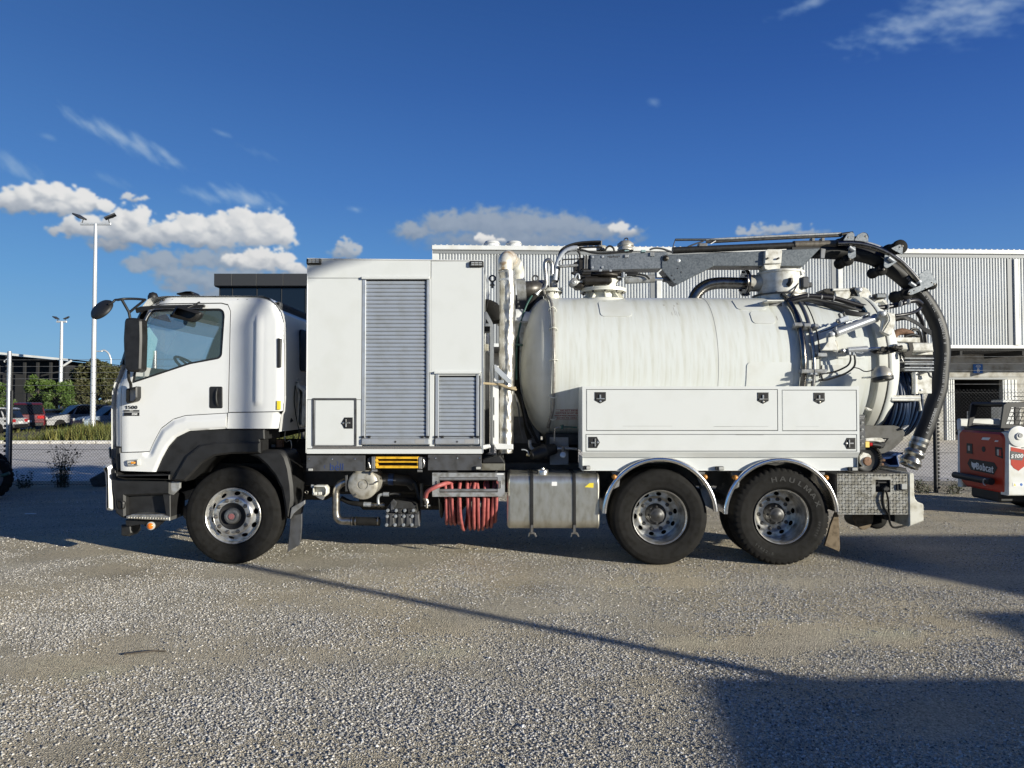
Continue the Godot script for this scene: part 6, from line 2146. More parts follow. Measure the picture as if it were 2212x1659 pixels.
	tb(T, "cable", 5, [1170, 125, -1.15, 1180, 98, -1.15, 1205, 94, -1.15, 1212, 120, -1.15], 0.007, m.black)
	for x in [1200, 1362]:
		rc(T, "lug", 5, x - 22, 206, x + 20, 226, zb + 0.01, zb - 0.06, m.green_grey, 0.003)
	tb(T, "hydraulic_line", 5, [1420, 205, zb, 1470, 190, zb, 1540, 195, zb, 1600, 215, zb, 1640, 228, zb], 0.012, m.dark_grey)
	# the pipe along the boom's back and the sliding rods above
	tb(T, "boom_pipe", 5, [1640, 212, zb - 0.1, 2000, 196, zb - 0.1, 2400, 180, zb - 0.1, 2860, 160, zb - 0.1], 0.042, m.dark_steel2, true, 16)
	tb(T, "boom_pipe", 7, [872, 208, zb - 0.1, 880, 206, zb - 0.1, 1285, 198, zb - 0.1], 0.05, m.old_pipe, true, 16)
	tb(T, "slide_rod", 5, [1668, 108, zb - 0.12, 2212, 106, zb - 0.12], 0.016, m.galv_dark, false, 8)
	tb(T, "slide_rail", 7, [0, 158, zb - 0.12, 560, 128, zb - 0.12, 1310, 96, zb - 0.12], 0.016, m.galv_light, false, 6)
	tb(T, "slide_rail", 7, [0, 182, zb - 0.12, 560, 152, zb - 0.12, 1310, 118, zb - 0.12], 0.018, m.dark_steel, false, 6)
	tb(T, "cable", 5, [1668, 108, zb - 0.12, 1648, 170, zb - 0.1, 1642, 232, zb - 0.1], 0.006, m.black, false)
	tb(T, "cable", 5, [1790, 176, zb - 0.1, 1860, 148, zb - 0.1, 1940, 122, zb - 0.1], 0.01, m.dark_grey)
	tb(T, "cable", 5, [2010, 148, zb - 0.08, 2060, 118, zb - 0.08], 0.006, m.print_white, false)
	rc(T, "rail_saddle", 5, 1900, 140, 1980, 170, zb - 0.06, zb - 0.16, m.grey, 0.004)
	for x in [1040, 1135]:
		rc(T, "rail_saddle", 7, x - 14, 138, x + 14, 170, zb - 0.06, zb - 0.14, m.grey, 0.004)
	tb(T, "slide_link", 7, [1310, 106, zb - 0.1, 1360, 98, zb - 0.1, 1420, 92, zb - 0.1], 0.02, m.dark_steel)
	ply(T, "slide_link", 7, [1355, 150, 1395, 92, 1430, 84, 1432, 105, 1400, 150], zb - 0.04, zb - 0.2, m.dark_grey, 0.006)
	# white cradle under the boom
	ply(T, "boom_cradle", 7, [574, 262, 600, 248, 722, 250, 738, 262, 728, 385, 568, 388], zb + 0.03, zb - 0.3, m.dirty_white, 0.006)
	ply(T, "boom_cradle", 7, [560, 400, 725, 386, 715, 440, 640, 470, 568, 440], zb - 0.0, zb - 0.2, m.dirty_white, 0.006)
	ply(T, "cradle_post", 7, [584, 420, 695, 415, 668, 480, 668, 670, 692, 740, 612, 742, 612, 480], zb - 0.02, zb - 0.1, m.dirty_white, 0.005)
	for q in [[598, 335, 585, 345], [705, 334, 680, 348]]:
		tb(T, "cradle_bolt", 7, [q[0], q[1], zb + 0.06, q[2], q[3], zb + 0.02], 0.012, m.grease, false)
	var fx := ply(T, "cradle_foot", 7, [592, 742, 752, 740, 752, 896, 582, 892], -0.72, -0.75, m.dirty_white, 0.006)
	ply(T, "cradle_foot", 7, [520, 768, 592, 742, 582, 892, 560, 880], -0.72, -0.9, m.dirty_white, 0.004)
	rc(fx, "foot_shelf", 7, 590, 738, 756, 752, -0.55, -0.85, m.dirty_white, 0.003)
	ply(fx, "foot_opening", 7, [608, 768, 735, 765, 735, 850, 690, 868, 625, 855], -0.715, -0.722, m.grey, 0.0)
	# valve tower on the tank's back
	var vt := W(7, 720, 600, TZ)
	lt(T, "valve_tower", Vector3(vt.x, TY + TR - 0.1, TZ), Vector3.UP, [Vector2(0.33, 0.0), Vector2(0.33, 0.12), Vector2(0.275, 0.125), Vector2(0.275, 0.4), Vector2(0.285, 0.405), Vector2(0.285, 0.43), Vector2(0.27, 0.435), Vector2(0.0, 0.45)], m.dirty_white, 44)
	lt(T, "valve_flange", Vector3(vt.x, TY + TR + 0.02, TZ), Vector3.UP, [Vector2(0.27, 0.0), Vector2(0.345, 0.0), Vector2(0.345, 0.02), Vector2(0.27, 0.022)], m.dark_steel, 44)
	for i in 10:
		var a := TAU * (i + 0.3) / 10
		lt(T, "flange_bolt", Vector3(vt.x + 0.315 * cos(a), TY + TR - 0.02, TZ + 0.315 * sin(a)), Vector3.UP, [Vector2(0.0, 0.0), Vector2(0.016, 0.0), Vector2(0.016, 0.07), Vector2(0.0, 0.07)], m.grease, 6)
	tb(T, "valve_branch", 7, [400, 578, TZ, 560, 578, TZ], 0.105, m.paint_cream, false, 24)
	lt(T, "branch_flange", W(7, 376, 578, TZ), Vector3.RIGHT, [Vector2(0.0, -0.02), Vector2(0.165, -0.02), Vector2(0.165, 0.0), Vector2(0.16, 0.004), Vector2(0.165, 0.008), Vector2(0.165, 0.028), Vector2(0.0, 0.03)], m.steel_dark, 32)
	for i in 6:
		var a := TAU * (i + 0.5) / 6
		var o := W(7, 376, 578, TZ) + Vector3(-0.04, 0.14 * sin(a), 0.14 * cos(a))
		lt(T, "flange_bolt", o, Vector3.RIGHT, [Vector2(0.0, 0.0), Vector2(0.014, 0.0), Vector2(0.014, 0.1), Vector2(0.0, 0.1)], m.grease, 6)
	tb(T, "suction_pipe", 5, [1830, 730, TZ, 1862, 650, TZ, 1910, 590, TZ, 1985, 545, TZ, 2080, 528, TZ, 2180, 527, TZ, 2300, 530, TZ, 2336, 530, TZ], 0.074, m.steel_dark, true, 22)
	tb(T, "valve_handle", 7, [790, 600, -0.95, 815, 570, -0.93, 820, 530, -0.93], 0.028, m.grease)
	b = MB.new()
	b.box(W(7, 950, 575, -1.0), Vector3(0.085, 0.145, 0.1), 0.015)
	b.box(W(7, 1000, 595, -1.0), Vector3(0.06, 0.06, 0.06), 0.01)
	part(T, "actuator", b, m.dark_grey)
	tb(T, "cable", 7, [890, 580, -0.98, 850, 650, -0.9, 800, 745, -0.8], 0.009, m.black)
	tb(T, "tower_clamp", 7, [905, 435, -1.0, 930, 500, -1.0], 0.02, m.dirty_white, false)

	# the big hose over its guide
	b = MB.new()
	var hp := hose_pts()
	var hr := 0.098
	b.tube(hp, hr, 28)
	var hose := part(T, "suction_hose", b, m.hose)
	# print along it, upside down as it hangs
	var length := [0.0]
	for i in range(1, hp.size()):
		length.append(length[i - 1] + hp[i].distance_to(hp[i - 1]))
	var total: float = length[hp.size() - 1]
	var along := func(s: float) -> Array:
		for i in range(1, hp.size()):
			if length[i] >= s:
				var t: float = (s - length[i - 1]) / maxf(length[i] - length[i - 1], 1e-6)
				return [hp[i - 1].lerp(hp[i], t), (hp[i] - hp[i - 1]).normalized()]
		return [hp[hp.size() - 1], (hp[hp.size() - 1] - hp[hp.size() - 2]).normalized()]
	b = MB.new()
	for q in [[0.13, "A ALFAGOMMA - 722 BULK MATERIAL S&D D", 0.3], [1.28, "A ALFAGOMMA - 722 BULK MATERIAL S&D", 0.3]]:
		var s: float = total - q[0]
		for i in q[1].length():
			var ch: String = q[1][i]
			var wd := 0.031 if i < 11 else 0.027
			var pos: Array = along.call(s)
			if ch != " ":
				# runs up the hose from its mouth, on the side that looks at the yard
				var t: Vector3 = -pos[1]
				var side := Vector3(t.y, -t.x, 0).normalized()
				var off := side * hr * -0.12 + Vector3(0, 0, 0.993 * hr)
				var nrm := off.normalized()
				var bas := Basis(t, nrm.cross(t), nrm)
				text(b, ch, 0.034 if i < 11 else 0.026, Transform3D(bas, pos[0] + off * 1.005), 0.003, true, 1.0)
			s -= wd
	part(hose, "hose_print", b, m.print_grey)
	# clamps and coupling at the mouth
	for q in [[676, 668, 668, 692], [652, 715, 644, 738]]:
		tb(T, "hose_band", 10, [q[0] + 20, q[1] - 12, -1.2, q[2] + 20, q[3] - 12, -1.2], 0.106, m.alu, false, 28)
	var mouth := path(10, [692, 672, -1.2, 585, 905, -1.2])
	b = MB.new()
	b.lathe([Vector2(0.103, 0.0), Vector2(0.103, 0.12), Vector2(0.095, 0.13), Vector2(0.098, 0.15), Vector2(0.118, 0.165), Vector2(0.12, 0.2), Vector2(0.1, 0.215), Vector2(0.1, 0.24), Vector2(0.118, 0.25), Vector2(0.118, 0.275), Vector2(0.128, 0.285), Vector2(0.128, 0.31), Vector2(0.11, 0.325), Vector2(0.112, 0.36), Vector2(0.09, 0.365), Vector2(0.085, 0.3), Vector2(0.0, 0.3)], mouth[0], mouth[1] - mouth[0], 36)
	part(T, "hose_coupling", b, m.steel_dirty)
	# bent guide tubes on both sides
	for q in [[zb + 0.02, 0.034, 0], [zb - 0.32, 0.034, 14]]:
		var d: float = q[2]
		tb(T, "guide_tube", 7, [1270, 196 - d, q[0], 1400, 193 - d, q[0], 1520, 206 - d, q[0], 1640, 238 - d, q[0], 1760, 292 - d, q[0], 1880, 376 - d, q[0], 1980, 475 - d, q[0], 2062, 572 - d, q[0]], q[1], m.steel_dark if d == 0 else m.galv_light, true, 14)
	tb(T, "tube_end", 7, [2050, 558, zb + 0.022, 2063, 574, zb + 0.022], 0.036, m.galv_light, false, 16)
	for q in [[1130, 240, 1135, 330]]:
		ply(T, "guide_hanger", 7, [1112, 238, 1160, 246, 1148, 338, 1110, 335], zb - 0.02, zb - 0.05, m.grey, 0.004)
	# rollers in their cheeks
	var rollers := [[7, 1382, 350, 0.07, 0.26], [7, 1708, 448, 0.066, 0.26], [9, 1082, 680, 0.075, 0.3], [9, 1330, 590, 0.06, 0.3], [9, 1022, 222, 0.088, 0.3], [9, 665, 130, 0.06, 0.26], [9, 500, 140, 0.045, 0.26]]
	for q in rollers:
		b = MB.new()
		var c := W(q[0], q[1], q[2], -1.03)
		var r: float = q[3]
		var l: float = q[4]
		b.lathe([Vector2(0.0, 0.0), Vector2(r - 0.008, 0.0), Vector2(r, -0.01), Vector2(r, -0.05), Vector2(r * 0.86, -0.07), Vector2(r * 0.84, -l + 0.06), Vector2(r, -l + 0.04), Vector2(r, -l), Vector2(0.0, -l)], c, Vector3.BACK, 32)
		var ro := part(T, "hose_roller", b, m.rubber)
		lt(ro, "axle", c + Vector3(0, 0, 0.0), Vector3.BACK, [Vector2(0.014, -0.01), Vector2(0.014, 0.03), Vector2(0.0, 0.032)], m.dark_steel, 12)
	var cheeks := [[7, [1372, 300, 1390, 222, 1448, 224, 1452, 320, 1420, 342, 1385, 338]], [7, [1730, 300, 1790, 318, 1850, 345, 1852, 368, 1765, 428, 1740, 432, 1722, 415]], [9, [1090, 668, 1102, 640, 1210, 600, 1195, 495, 1270, 445, 1300, 450, 1368, 568, 1360, 590, 1130, 690, 1100, 690]], [9, [925, 240, 1005, 202, 1030, 208, 1042, 232, 1036, 302, 960, 262]], [9, [570, 165, 600, 110, 650, 86, 685, 92, 704, 130, 706, 182, 640, 172]], [9, [462, 165, 505, 95, 545, 80, 572, 100, 570, 165]]]
	for q in cheeks:
		ply(T, "roller_cheek", q[0], q[1], -1.0, -1.012, m.galv_light2, 0.002, 0.012)
		ply(T, "roller_cheek", q[0], q[1], -1.36, -1.372, m.galv, 0.002, 0.012)
	for q in [[7, 1412, 245], [7, 1790, 348], [9, 1135, 590]]:
		tb(T, "cheek_boss", q[0], [q[1] - 28, q[2] - 16, -0.985, q[1] + 22, q[2] + 18, -0.985], 0.026, m.galv_light, false, 14)
	for q in [[1320, 572], [1106, 668], [1150, 648], [1258, 628], [1010, 228]]:
		lt(T, "cheek_bolt", W(9, q[0], q[1], -1.0), Vector3.BACK, [Vector2(0.009, 0.0), Vector2(0.007, 0.006), Vector2(0.0, 0.007)], m.dark_steel, 8)

# ------------------------------------------------------------------ back of the truck
func rear() -> void:
	var zn := -0.34
	# door ram with its two lugs
	ply(T, "ram_foot", 12, [580, 885, 662, 770, 660, 690, 680, 655, 720, 648, 750, 670, 752, 760, 800, 885], -0.2, -0.24, m.dirty_white, 0.006)
	ply(T, "ram_foot", 12, [752, 760, 780, 752, 800, 885, 770, 885], -0.24, -0.4, m.dirty_white, 0.004)
	lt(T, "ram_pin", W(12, 710, 686, -0.19), Vector3.BACK, [Vector2(0.026, 0.0), Vector2(0.026, 0.02), Vector2(0.018, 0.024), Vector2(0.0, 0.026)], m.galv_light, 18)
	tb(T, "door_ram", 12, [758, 668, -0.24, 1262, 478, -0.3], 0.046, m.silver, false, 24)
	tb(T, "ram_cap", 12, [752, 670, -0.24, 775, 661, -0.24], 0.05, m.paint_grey, false, 24)
	tb(T, "ram_cap", 12, [1240, 486, -0.3, 1266, 477, -0.3], 0.05, m.paint_grey, false, 24)
	tb(T, "ram_eye", 12, [1262, 478, -0.3, 1345, 440, -0.3], 0.026, m.paint_grey, false, 12)
	tb(T, "ram_eye", 12, [705, 690, -0.24, 758, 668, -0.24], 0.03, m.paint_grey, false, 12)
	tb(T, "steel_line", 12, [935, 530, -0.22, 1030, 490, -0.24, 1160, 435, -0.26], 0.007, m.galv_light, false)
	tb(T, "steel_line", 12, [560, 660, -0.3, 680, 620, -0.26, 780, 580, -0.22, 900, 540, -0.22], 0.007, m.dark_grey)
	for q in [[760, 590, 760, 640], [880, 545, 930, 525], [1180, 420, 1185, 455]]:
		tb(T, "ram_fitting", 12, [q[0], q[1], -0.21, q[2], q[3], -0.22], 0.014, m.galv_light, false)
	ply(T, "valve_block", 12, [802, 488, 912, 446, 930, 500, 822, 545], -0.24, -0.32, m.paint_light, 0.006)
	for q in [[800, 430, 815, 470], [855, 405, 868, 450], [770, 520, 810, 540]]:
		tb(T, "valve_fitting", 12, [q[0], q[1], -0.26, q[2], q[3], -0.28], 0.014, m.steel_mid, false)
	ply(T, "door_hinge", 12, [1290, 470, 1300, 410, 1330, 388, 1370, 395, 1410, 440, 1425, 480, 1420, 520, 1340, 650, 1330, 640, 1350, 510], -0.22, -0.27, m.dirty_white, 0.008)
	ply(T, "door_hinge", 12, [1390, 405, 1500, 425, 1508, 490, 1470, 680, 1430, 700, 1340, 660, 1425, 515, 1425, 470], -0.30, -0.36, m.dirty_white, 0.01)
	lt(T, "hinge_pin", W(12, 1345, 428, -0.21), Vector3.BACK, [Vector2(0.03, 0.0), Vector2(0.03, 0.02), Vector2(0.02, 0.026), Vector2(0.0, 0.028)], m.galv_light, 18)
	# latch ram
	tb(T, "latch_ram", 12, [905, 880, -0.22, 1150, 862, -0.22], 0.032, m.silver, false, 20)
	tb(T, "ram_rod", 12, [1150, 862, -0.22, 1310, 852, -0.22], 0.012, m.chrome, false)
	lt(T, "ram_eye", W(12, 850, 890, -0.2), Vector3.BACK, [Vector2(0.0, -0.06), Vector2(0.026, -0.06), Vector2(0.026, 0.0), Vector2(0.014, 0.004), Vector2(0.0, 0.01)], m.steel_mid, 16)
	ply(T, "ram_eye", 12, [820, 885, 850, 858, 905, 862, 910, 905, 850, 925], -0.22, -0.26, m.steel_mid, 0.004)
	var b := MB.new()
	rng.seed = 8
	for i in 14:
		b.box(W(12, 1310 + i * 20.0, 862 + rng.randf_range(-22, 22), -0.24 + rng.randf_range(-0.04, 0.02)), Vector3(rng.randf_range(0.02, 0.06), rng.randf_range(0.02, 0.05), 0.05), 0.008, Basis(Vector3.BACK, rng.randf_range(-0.6, 0.6)))
	part(T, "greasy_linkage", b, m.grease)
	ply(T, "linkage_arm", 12, [1200, 885, 1500, 845, 1580, 855, 1480, 915, 1260, 925], -0.28, -0.32, m.grease, 0.006)
	ply(T, "boom_stub", 12, [1510, 800, 1600, 790, 1968, 788, 1985, 900, 1750, 900, 1520, 865], -0.3, -0.5, m.dirty_white, 0.015)
	ply(T, "grease_smear", 12, [1660, 785, 1720, 790, 1735, 860, 1700, 960, 1640, 970, 1610, 920, 1680, 880], -0.29, -0.31, m.grease, 0.003)
	ply(T, "top_shelf", 12, [1430, 722, 1810, 722, 1815, 790, 1435, 770], -0.6, -0.75, m.dirty_white, 0.006)
	tb(T, "red_hose", 12, [1480, 710, -0.7, 1520, 665, -0.7, 1600, 650, -0.7, 1680, 675, -0.7, 1710, 712, -0.7], 0.04, m.rust, true, 12)
	tb(T, "cable", 12, [1620, 712, -0.65, 1700, 690, -0.65, 1760, 700, -0.65, 1790, 712, -0.65], 0.02, m.black)
	# thin hoses under the latch ram, the light lead
	tb(T, "hydraulic_line", 12, [940, 935, -0.2, 945, 1000, -0.2, 910, 1070, -0.22, 800, 1130, -0.26, 700, 1160, -0.28, 590, 1172, -0.28], 0.010, m.black)
	tb(T, "hydraulic_line", 12, [988, 930, -0.2, 1002, 1010, -0.2, 985, 1090, -0.22, 900, 1160, -0.25, 780, 1210, -0.28, 640, 1250, -0.3, 550, 1252, -0.3], 0.011, m.black)
	tb(T, "hydraulic_line", 12, [985, 1095, -0.22, 1050, 1110, -0.22, 1120, 1145, -0.2, 1200, 1135, -0.2, 1270, 1100, -0.2], 0.006, m.black)
	tb(T, "hydraulic_line", 12, [585, 1080, -0.28, 582, 1170, -0.28, 595, 1230, -0.28, 620, 1245, -0.28], 0.008, m.black)
	for q in [[925, 900, 955, 940], [975, 905, 1000, 945], [445, 1160, 480, 1185], [500, 1158, 535, 1188], [420, 1235, 470, 1262]]:
		rc(T, "fitting", 12, q[0], q[1], q[2], q[3], -0.18, -0.26, m.galv_light, 0.005)
	tb(T, "steel_line", 12, [1010, 912, -0.2, 1080, 918, -0.2, 1100, 905, -0.2], 0.006, m.galv_light)
	# round lamp facing down the side
	var lc := W(12, 1340, 1215, -0.1)
	b = MB.new()
	b.lathe([Vector2(0.0, 0.125), Vector2(0.05, 0.115), Vector2(0.09, 0.075), Vector2(0.108, 0.02), Vector2(0.108, 0.0)], lc, Vector3(-0.1, 1.0, -0.15), 32)
	var wl := part(T, "work_lamp", b, m.silver_dirty)
	b = MB.new()
	b.lathe([Vector2(0.108, 0.0), Vector2(0.111, -0.005), Vector2(0.108, -0.038), Vector2(0.09, -0.045), Vector2(0.0, -0.04)], lc, Vector3(-0.1, 1.0, -0.15), 32)
	part(wl, "lamp_rim", b, m.black)
	ply(wl, "lamp_wing", 12, [1345, 1240, 1440, 1185, 1468, 1175, 1465, 1195, 1360, 1255], 0.0, -0.03, m.silver_dirty, 0.004)
	ply(wl, "lamp_bracket", 12, [1235, 1130, 1275, 1095, 1330, 1098, 1365, 1130, 1350, 1145, 1250, 1150], -0.1, -0.14, m.dark_grey, 0.006)
	rc(T, "lamp_stay", 12, 1172, 1208, 1240, 1228, -0.14, -0.3, m.dirty_white, 0.004)
	# back of the door: hinge head and yoke on top, and a lamp
	ply(T, "door_yoke", 12, [745, 140, 930, 135, 950, 165, 935, 225, 890, 265, 760, 215], -0.95, -1.2, m.dirty_white, 0.01)
	ply(T, "door_yoke", 12, [725, 112, 930, 112, 935, 140, 725, 142], -0.93, -1.15, m.dirty_white, 0.006)
	ply(T, "yoke_joint", 12, [600, 130, 640, 112, 735, 112, 740, 190, 690, 180, 640, 175, 600, 150], -0.95, -1.15, m.grease, 0.01)
	ply(T, "yoke_joint", 12, [930, 115, 990, 95, 1040, 100, 1045, 230, 1000, 225, 950, 190], -0.98, -1.15, m.grease, 0.01)
	b = MB.new()
	b.plate(round_poly(pl(12, [1000, 110, 1040, 95, 1130, 98, 1185, 135, 1205, 190, 1200, 235, 1130, 265, 1060, 250, 1040, 170], -0.95), 0.02), -0.95, -1.1, 0.012)
	part(T, "hinge_head", b, m.dirty_white)
	lt(T, "hinge_pin", W(12, 1050, 133, -0.94), Vector3.BACK, [Vector2(0.034, 0.0), Vector2(0.034, 0.02), Vector2(0.024, 0.03), Vector2(0.0, 0.032)], m.galv_light, 8)
	ply(T, "door_rib", 12, [890, 262, 950, 232, 1240, 320, 1230, 345, 1000, 300], -0.9, -1.1, m.dirty_white, 0.008)
	ply(T, "lamp_post", 12, [1215, 280, 1215, 215, 1290, 205, 1330, 240, 1390, 260, 1412, 310, 1395, 330, 1340, 275, 1250, 300], -0.95, -1.05, m.dirty_white, 0.006)
	ply(T, "post_shade", 12, [1212, 225, 1270, 175, 1310, 205, 1300, 250, 1225, 290], -0.94, -0.98, m.dark_grey, 0.01)
	var rl := rc(T, "rear_lamp", 12, 1262, 174, 1394, 236, -0.9, -1.0, m.black, 0.008, 0.012)
	rc(rl, "lens", 12, 1278, 182, 1384, 226, -0.895, -0.92, m.lens_dull, 0.004)
	# loom of hydraulic hoses sagging over the door
	tb(T, "hose_loom", 12, [150, 270, -0.72, 260, 235, -0.7, 400, 208, -0.7, 560, 215, -0.7, 760, 240, -0.7, 1000, 310, -0.7, 1180, 350, -0.7, 1350, 350, -0.72, 1520, 318, -0.76, 1660, 275, -0.8, 1760, 265, -0.85, 1820, 300, -0.95], 0.03, m.loom, true, 14)
	tb(T, "hose_loom", 12, [200, 290, -0.68, 420, 245, -0.68, 640, 280, -0.68, 860, 330, -0.66, 1100, 400, -0.66, 1280, 400, -0.68], 0.024, m.black, true, 12)
	for k in 5:
		tb(T, "hydraulic_line", 12, [350 + k * 30, 262 + k * 5, -0.69, 560, 280 + k * 8, -0.68, 720 + k * 20, 330 + k * 14, -0.62, 900, 385 + k * 12, -0.58, 1080, 420 + k * 8, -0.56, 1280, 415 + k * 10, -0.6, 1400, 430 + k * 6, -0.66], 0.012, m.black)
	for q in [[400, 205], [570, 222], [720, 238], [1120, 345], [1400, 345], [1560, 305], [1660, 278]]:
		tb(T, "loom_tie", 12, [q[0], q[1], -0.7, q[0] + 14, q[1] + 2, -0.7], 0.034, m.print_grey, false, 14)
	tb(T, "hose_loom", 12, [1500, 452, -0.7, 1600, 440, -0.72, 1700, 420, -0.78, 1780, 385, -0.9, 1815, 355, -1.0], 0.02, m.loom, true, 12)
	tb(T, "hose_loom", 12, [1770, 410, -0.9, 1815, 480, -0.95, 1850, 580, -1.0, 1870, 700, -1.0, 1880, 790, -1.0], 0.024, m.loom, true, 12)
	for k in 5:
		tb(T, "hydraulic_line", 12, [1505, 480 + k * 9, -0.6 - k * 0.04, 1640, 462 + k * 10, -0.7, 1760 + k * 8, 520 + k * 14, -0.8, 1850, 590 + k * 12, -0.9, 1945, 640 + k * 12, -1.0], 0.008, m.black)
	tb(T, "hydraulic_line", 12, [1660, 680, -0.75, 1700, 620, -0.78, 1760, 615, -0.8, 1810, 660, -0.85, 1840, 790, -0.9], 0.013, m.black)
	tb(T, "hydraulic_line", 12, [1680, 690, -0.75, 1720, 640, -0.78, 1775, 640, -0.8, 1800, 700, -0.85, 1815, 790, -0.9], 0.013, m.black)
	# reel of blue water hose behind the door
	var rx := W(12, 1490, 1200, -0.55).x
	for i in 9:
		b = MB.new()
		var ring := PackedVector3Array()
		var x := rx + i * 0.036
		for j in 41:
			var a := TAU * j / 40.0
			ring.append(Vector3(x + 0.02 * sin(a * 2.0 + i), 1.80 + (0.47 - 0.004 * i) * sin(a), -0.98 + (0.47 - 0.004 * i) * cos(a)))
		b.tube(ring, 0.021, 10, false)
		part(T, "water_hose", b, m.blue_hose)
	b = MB.new()
	b.cyl(Vector3(rx - 0.02, 1.8, -0.98), Vector3(rx + 0.34, 1.8, -0.98), 0.38, 28)
	part(T, "hose_drum", b, m.blue)
	ply(T, "reel_leg", 13, [1235, 330, 1310, 340, 1305, 690, 1238, 690], -0.9, -1.0, m.olive, 0.006)
	rc(T, "reel_bar", 13, 872, 236, 1352, 328, -0.42, -0.56, m.dirty_white, 0.008)
	rc(T, "reel_bar", 13, 872, 262, 1352, 290, -0.412, -0.43, m.white, 0.004)
	ply(T, "reel_stay", 13, [1330, 330, 1350, 330, 1375, 480, 1350, 490], -0.5, -0.54, m.dirty_white, 0.003)
	ply(T, "reel_plate", 10, [628, 42, 800, 40, 800, 236, 670, 238], -0.5, -0.56, m.dirty_white, 0.006)
	tb(T, "reel_post", 10, [638, 38, -0.48, 640, 240, -0.48], 0.03, m.dirty_white, false, 14)
	for q in [[697, 80], [698, 203]]:
		lt(T, "plate_bolt", W(10, q[0], q[1], -0.5), Vector3.BACK, [Vector2(0.014, 0.0), Vector2(0.012, 0.008), Vector2(0.0, 0.01)], m.galv_light, 8)
	# control rods and brackets above it
	ply(T, "rod_bracket", 12, [1480, 930, 1600, 910, 1690, 960, 1690, 1090, 1560, 1090, 1480, 1060], -0.5, -0.7, m.dark_grey, 0.01)
	for y in [982, 1026, 1052, 1098, 1130]:
		tb(T, "steel_rod", 12, [1620, y, -0.45, 1975, y + 2, -0.45], 0.010, m.galv_light, false)
	ply(T, "rod_bracket", 12, [1608, 1100, 1960, 1095, 1960, 1145, 1720, 1150, 1610, 1140], -0.47, -0.6, m.grey, 0.006)
	ply(T, "rod_bracket", 12, [1750, 905, 1970, 900, 1970, 940, 1750, 940], -0.46, -0.52, m.dirty_white, 0.006)
	tb(T, "steel_line", 12, [1520, 920, -0.44, 1525, 1050, -0.44, 1500, 1080, -0.44], 0.006, m.galv_light)
	tb(T, "steel_line", 12, [1570, 930, -0.44, 1590, 1000, -0.44, 1640, 1030, -0.44, 1960, 1028, -0.44], 0.006, m.steel_mid)
	tb(T, "loose_cable", 12, [1800, 1180, -0.44, 1900, 1150, -0.44, 1930, 1200, -0.44, 1955, 1215, -0.44], 0.012, m.dark_grey)
	# grey splash plate under the door
	ply(T, "splash_plate", 13, [350, 730, 920, 726, 1000, 750, 1060, 790, 1095, 850, 1060, 960, 980, 1040, 870, 1130, 760, 1180, 640, 1195, 560, 1150, 700, 1100, 820, 940, 350, 925], -0.34, -0.37, m.splash, 0.004)
	ply(T, "splash_lip", 13, [1050, 780, 1155, 722, 1160, 732, 1080, 800], -0.3, -0.36, m.silver_white, 0.003)
	ply(T, "door_hook", 13, [452, 425, 500, 440, 560, 468, 562, 485, 500, 490, 480, 475], -0.16, -0.2, m.dirty_white, 0.005)
	# control panel at the locker's end
	var cp := rc(T, "control_panel", 13, 352, 553, 444, 1126, -0.06, -0.1, m.dark_grey, 0.003)
	for y in [683, 795, 915, 1028]:
		lt(cp, "knob", W(13, 385, y, -0.06), Vector3.BACK, [Vector2(0.018, 0.0), Vector2(0.016, 0.014), Vector2(0.0, 0.016)], m.hub_grey, 14)
		rc(cp, "caption", 13, 366, y + 32, 414, y + 38, -0.058, -0.061, m.print_grey, 0.0)
	b = MB.new()
	var tx := W(13, 392, 583, -0.06)
	text(b, "REAR", 0.016, Transform3D(Basis(), Vector3(tx.x, tx.y, -0.059)), 0.001)
	tx = W(13, 380, 612, -0.06)
	text(b, "VALVES", 0.012, Transform3D(Basis(), Vector3(tx.x, tx.y, -0.059)), 0.001)
	part(cp, "lettering", b, m.print_grey)
	rc(T, "yellow_tag", 13, 448, 992, 514, 1086, -0.2, -0.23, m.yellow_tag, 0.003)
	ply(T, "white_lever", 13, [448, 935, 560, 930, 700, 928, 745, 950, 745, 985, 700, 1005, 600, 985, 450, 985], -0.22, -0.26, m.dirty_white, 0.006, 0.015)
	tb(T, "red_knob", 13, [514, 1035, -0.22, 560, 1038, -0.22], 0.02, m.red, false, 14)
	tb(T, "black_socket", 13, [555, 1038, -0.22, 640, 1050, -0.22, 690, 1060, -0.22], 0.024, m.black, false, 12)
	ply(T, "black_socket", 13, [650, 1005, 770, 1000, 785, 1040, 745, 1100, 680, 1105, 655, 1070], -0.22, -0.3, m.black, 0.012)
	lt(T, "pulley", W(13, 470, 1275, -0.3), Vector3.BACK, [Vector2(0.0, -0.06), Vector2(0.15, -0.06), Vector2(0.15, 0.0), Vector2(0.13, 0.01), Vector2(0.11, 0.0), Vector2(0.0, 0.0)], m.black, 40)
	ply(T, "pulley_cover", 13, [352, 1230, 410, 1165, 500, 1190, 540, 1230, 520, 1330, 470, 1390, 410, 1395, 360, 1330], -0.26, -0.29, m.dirty_white, 0.004)
	lt(T, "pulley_hub", W(13, 490, 1310, -0.25), Vector3(0.3, 0.05, 1), [Vector2(0.0, -0.05), Vector2(0.05, -0.05), Vector2(0.05, 0.0), Vector2(0.03, 0.006), Vector2(0.0, 0.006)], m.rust, 22)
	rng.seed = 19
	b = MB.new()
	for i in 18:
		var t := lerpf(-1.1, 1.5, i / 17.0)
		var c := W(13, 470, 1275, -0.28)
		b.box(c + Vector3(cos(t) * 0.155, sin(t) * 0.155, 0.0), Vector3(0.026, 0.02, 0.03), 0.004, Basis(Vector3.BACK, t))
	part(T, "chain", b, m.grease)
	b = MB.new()
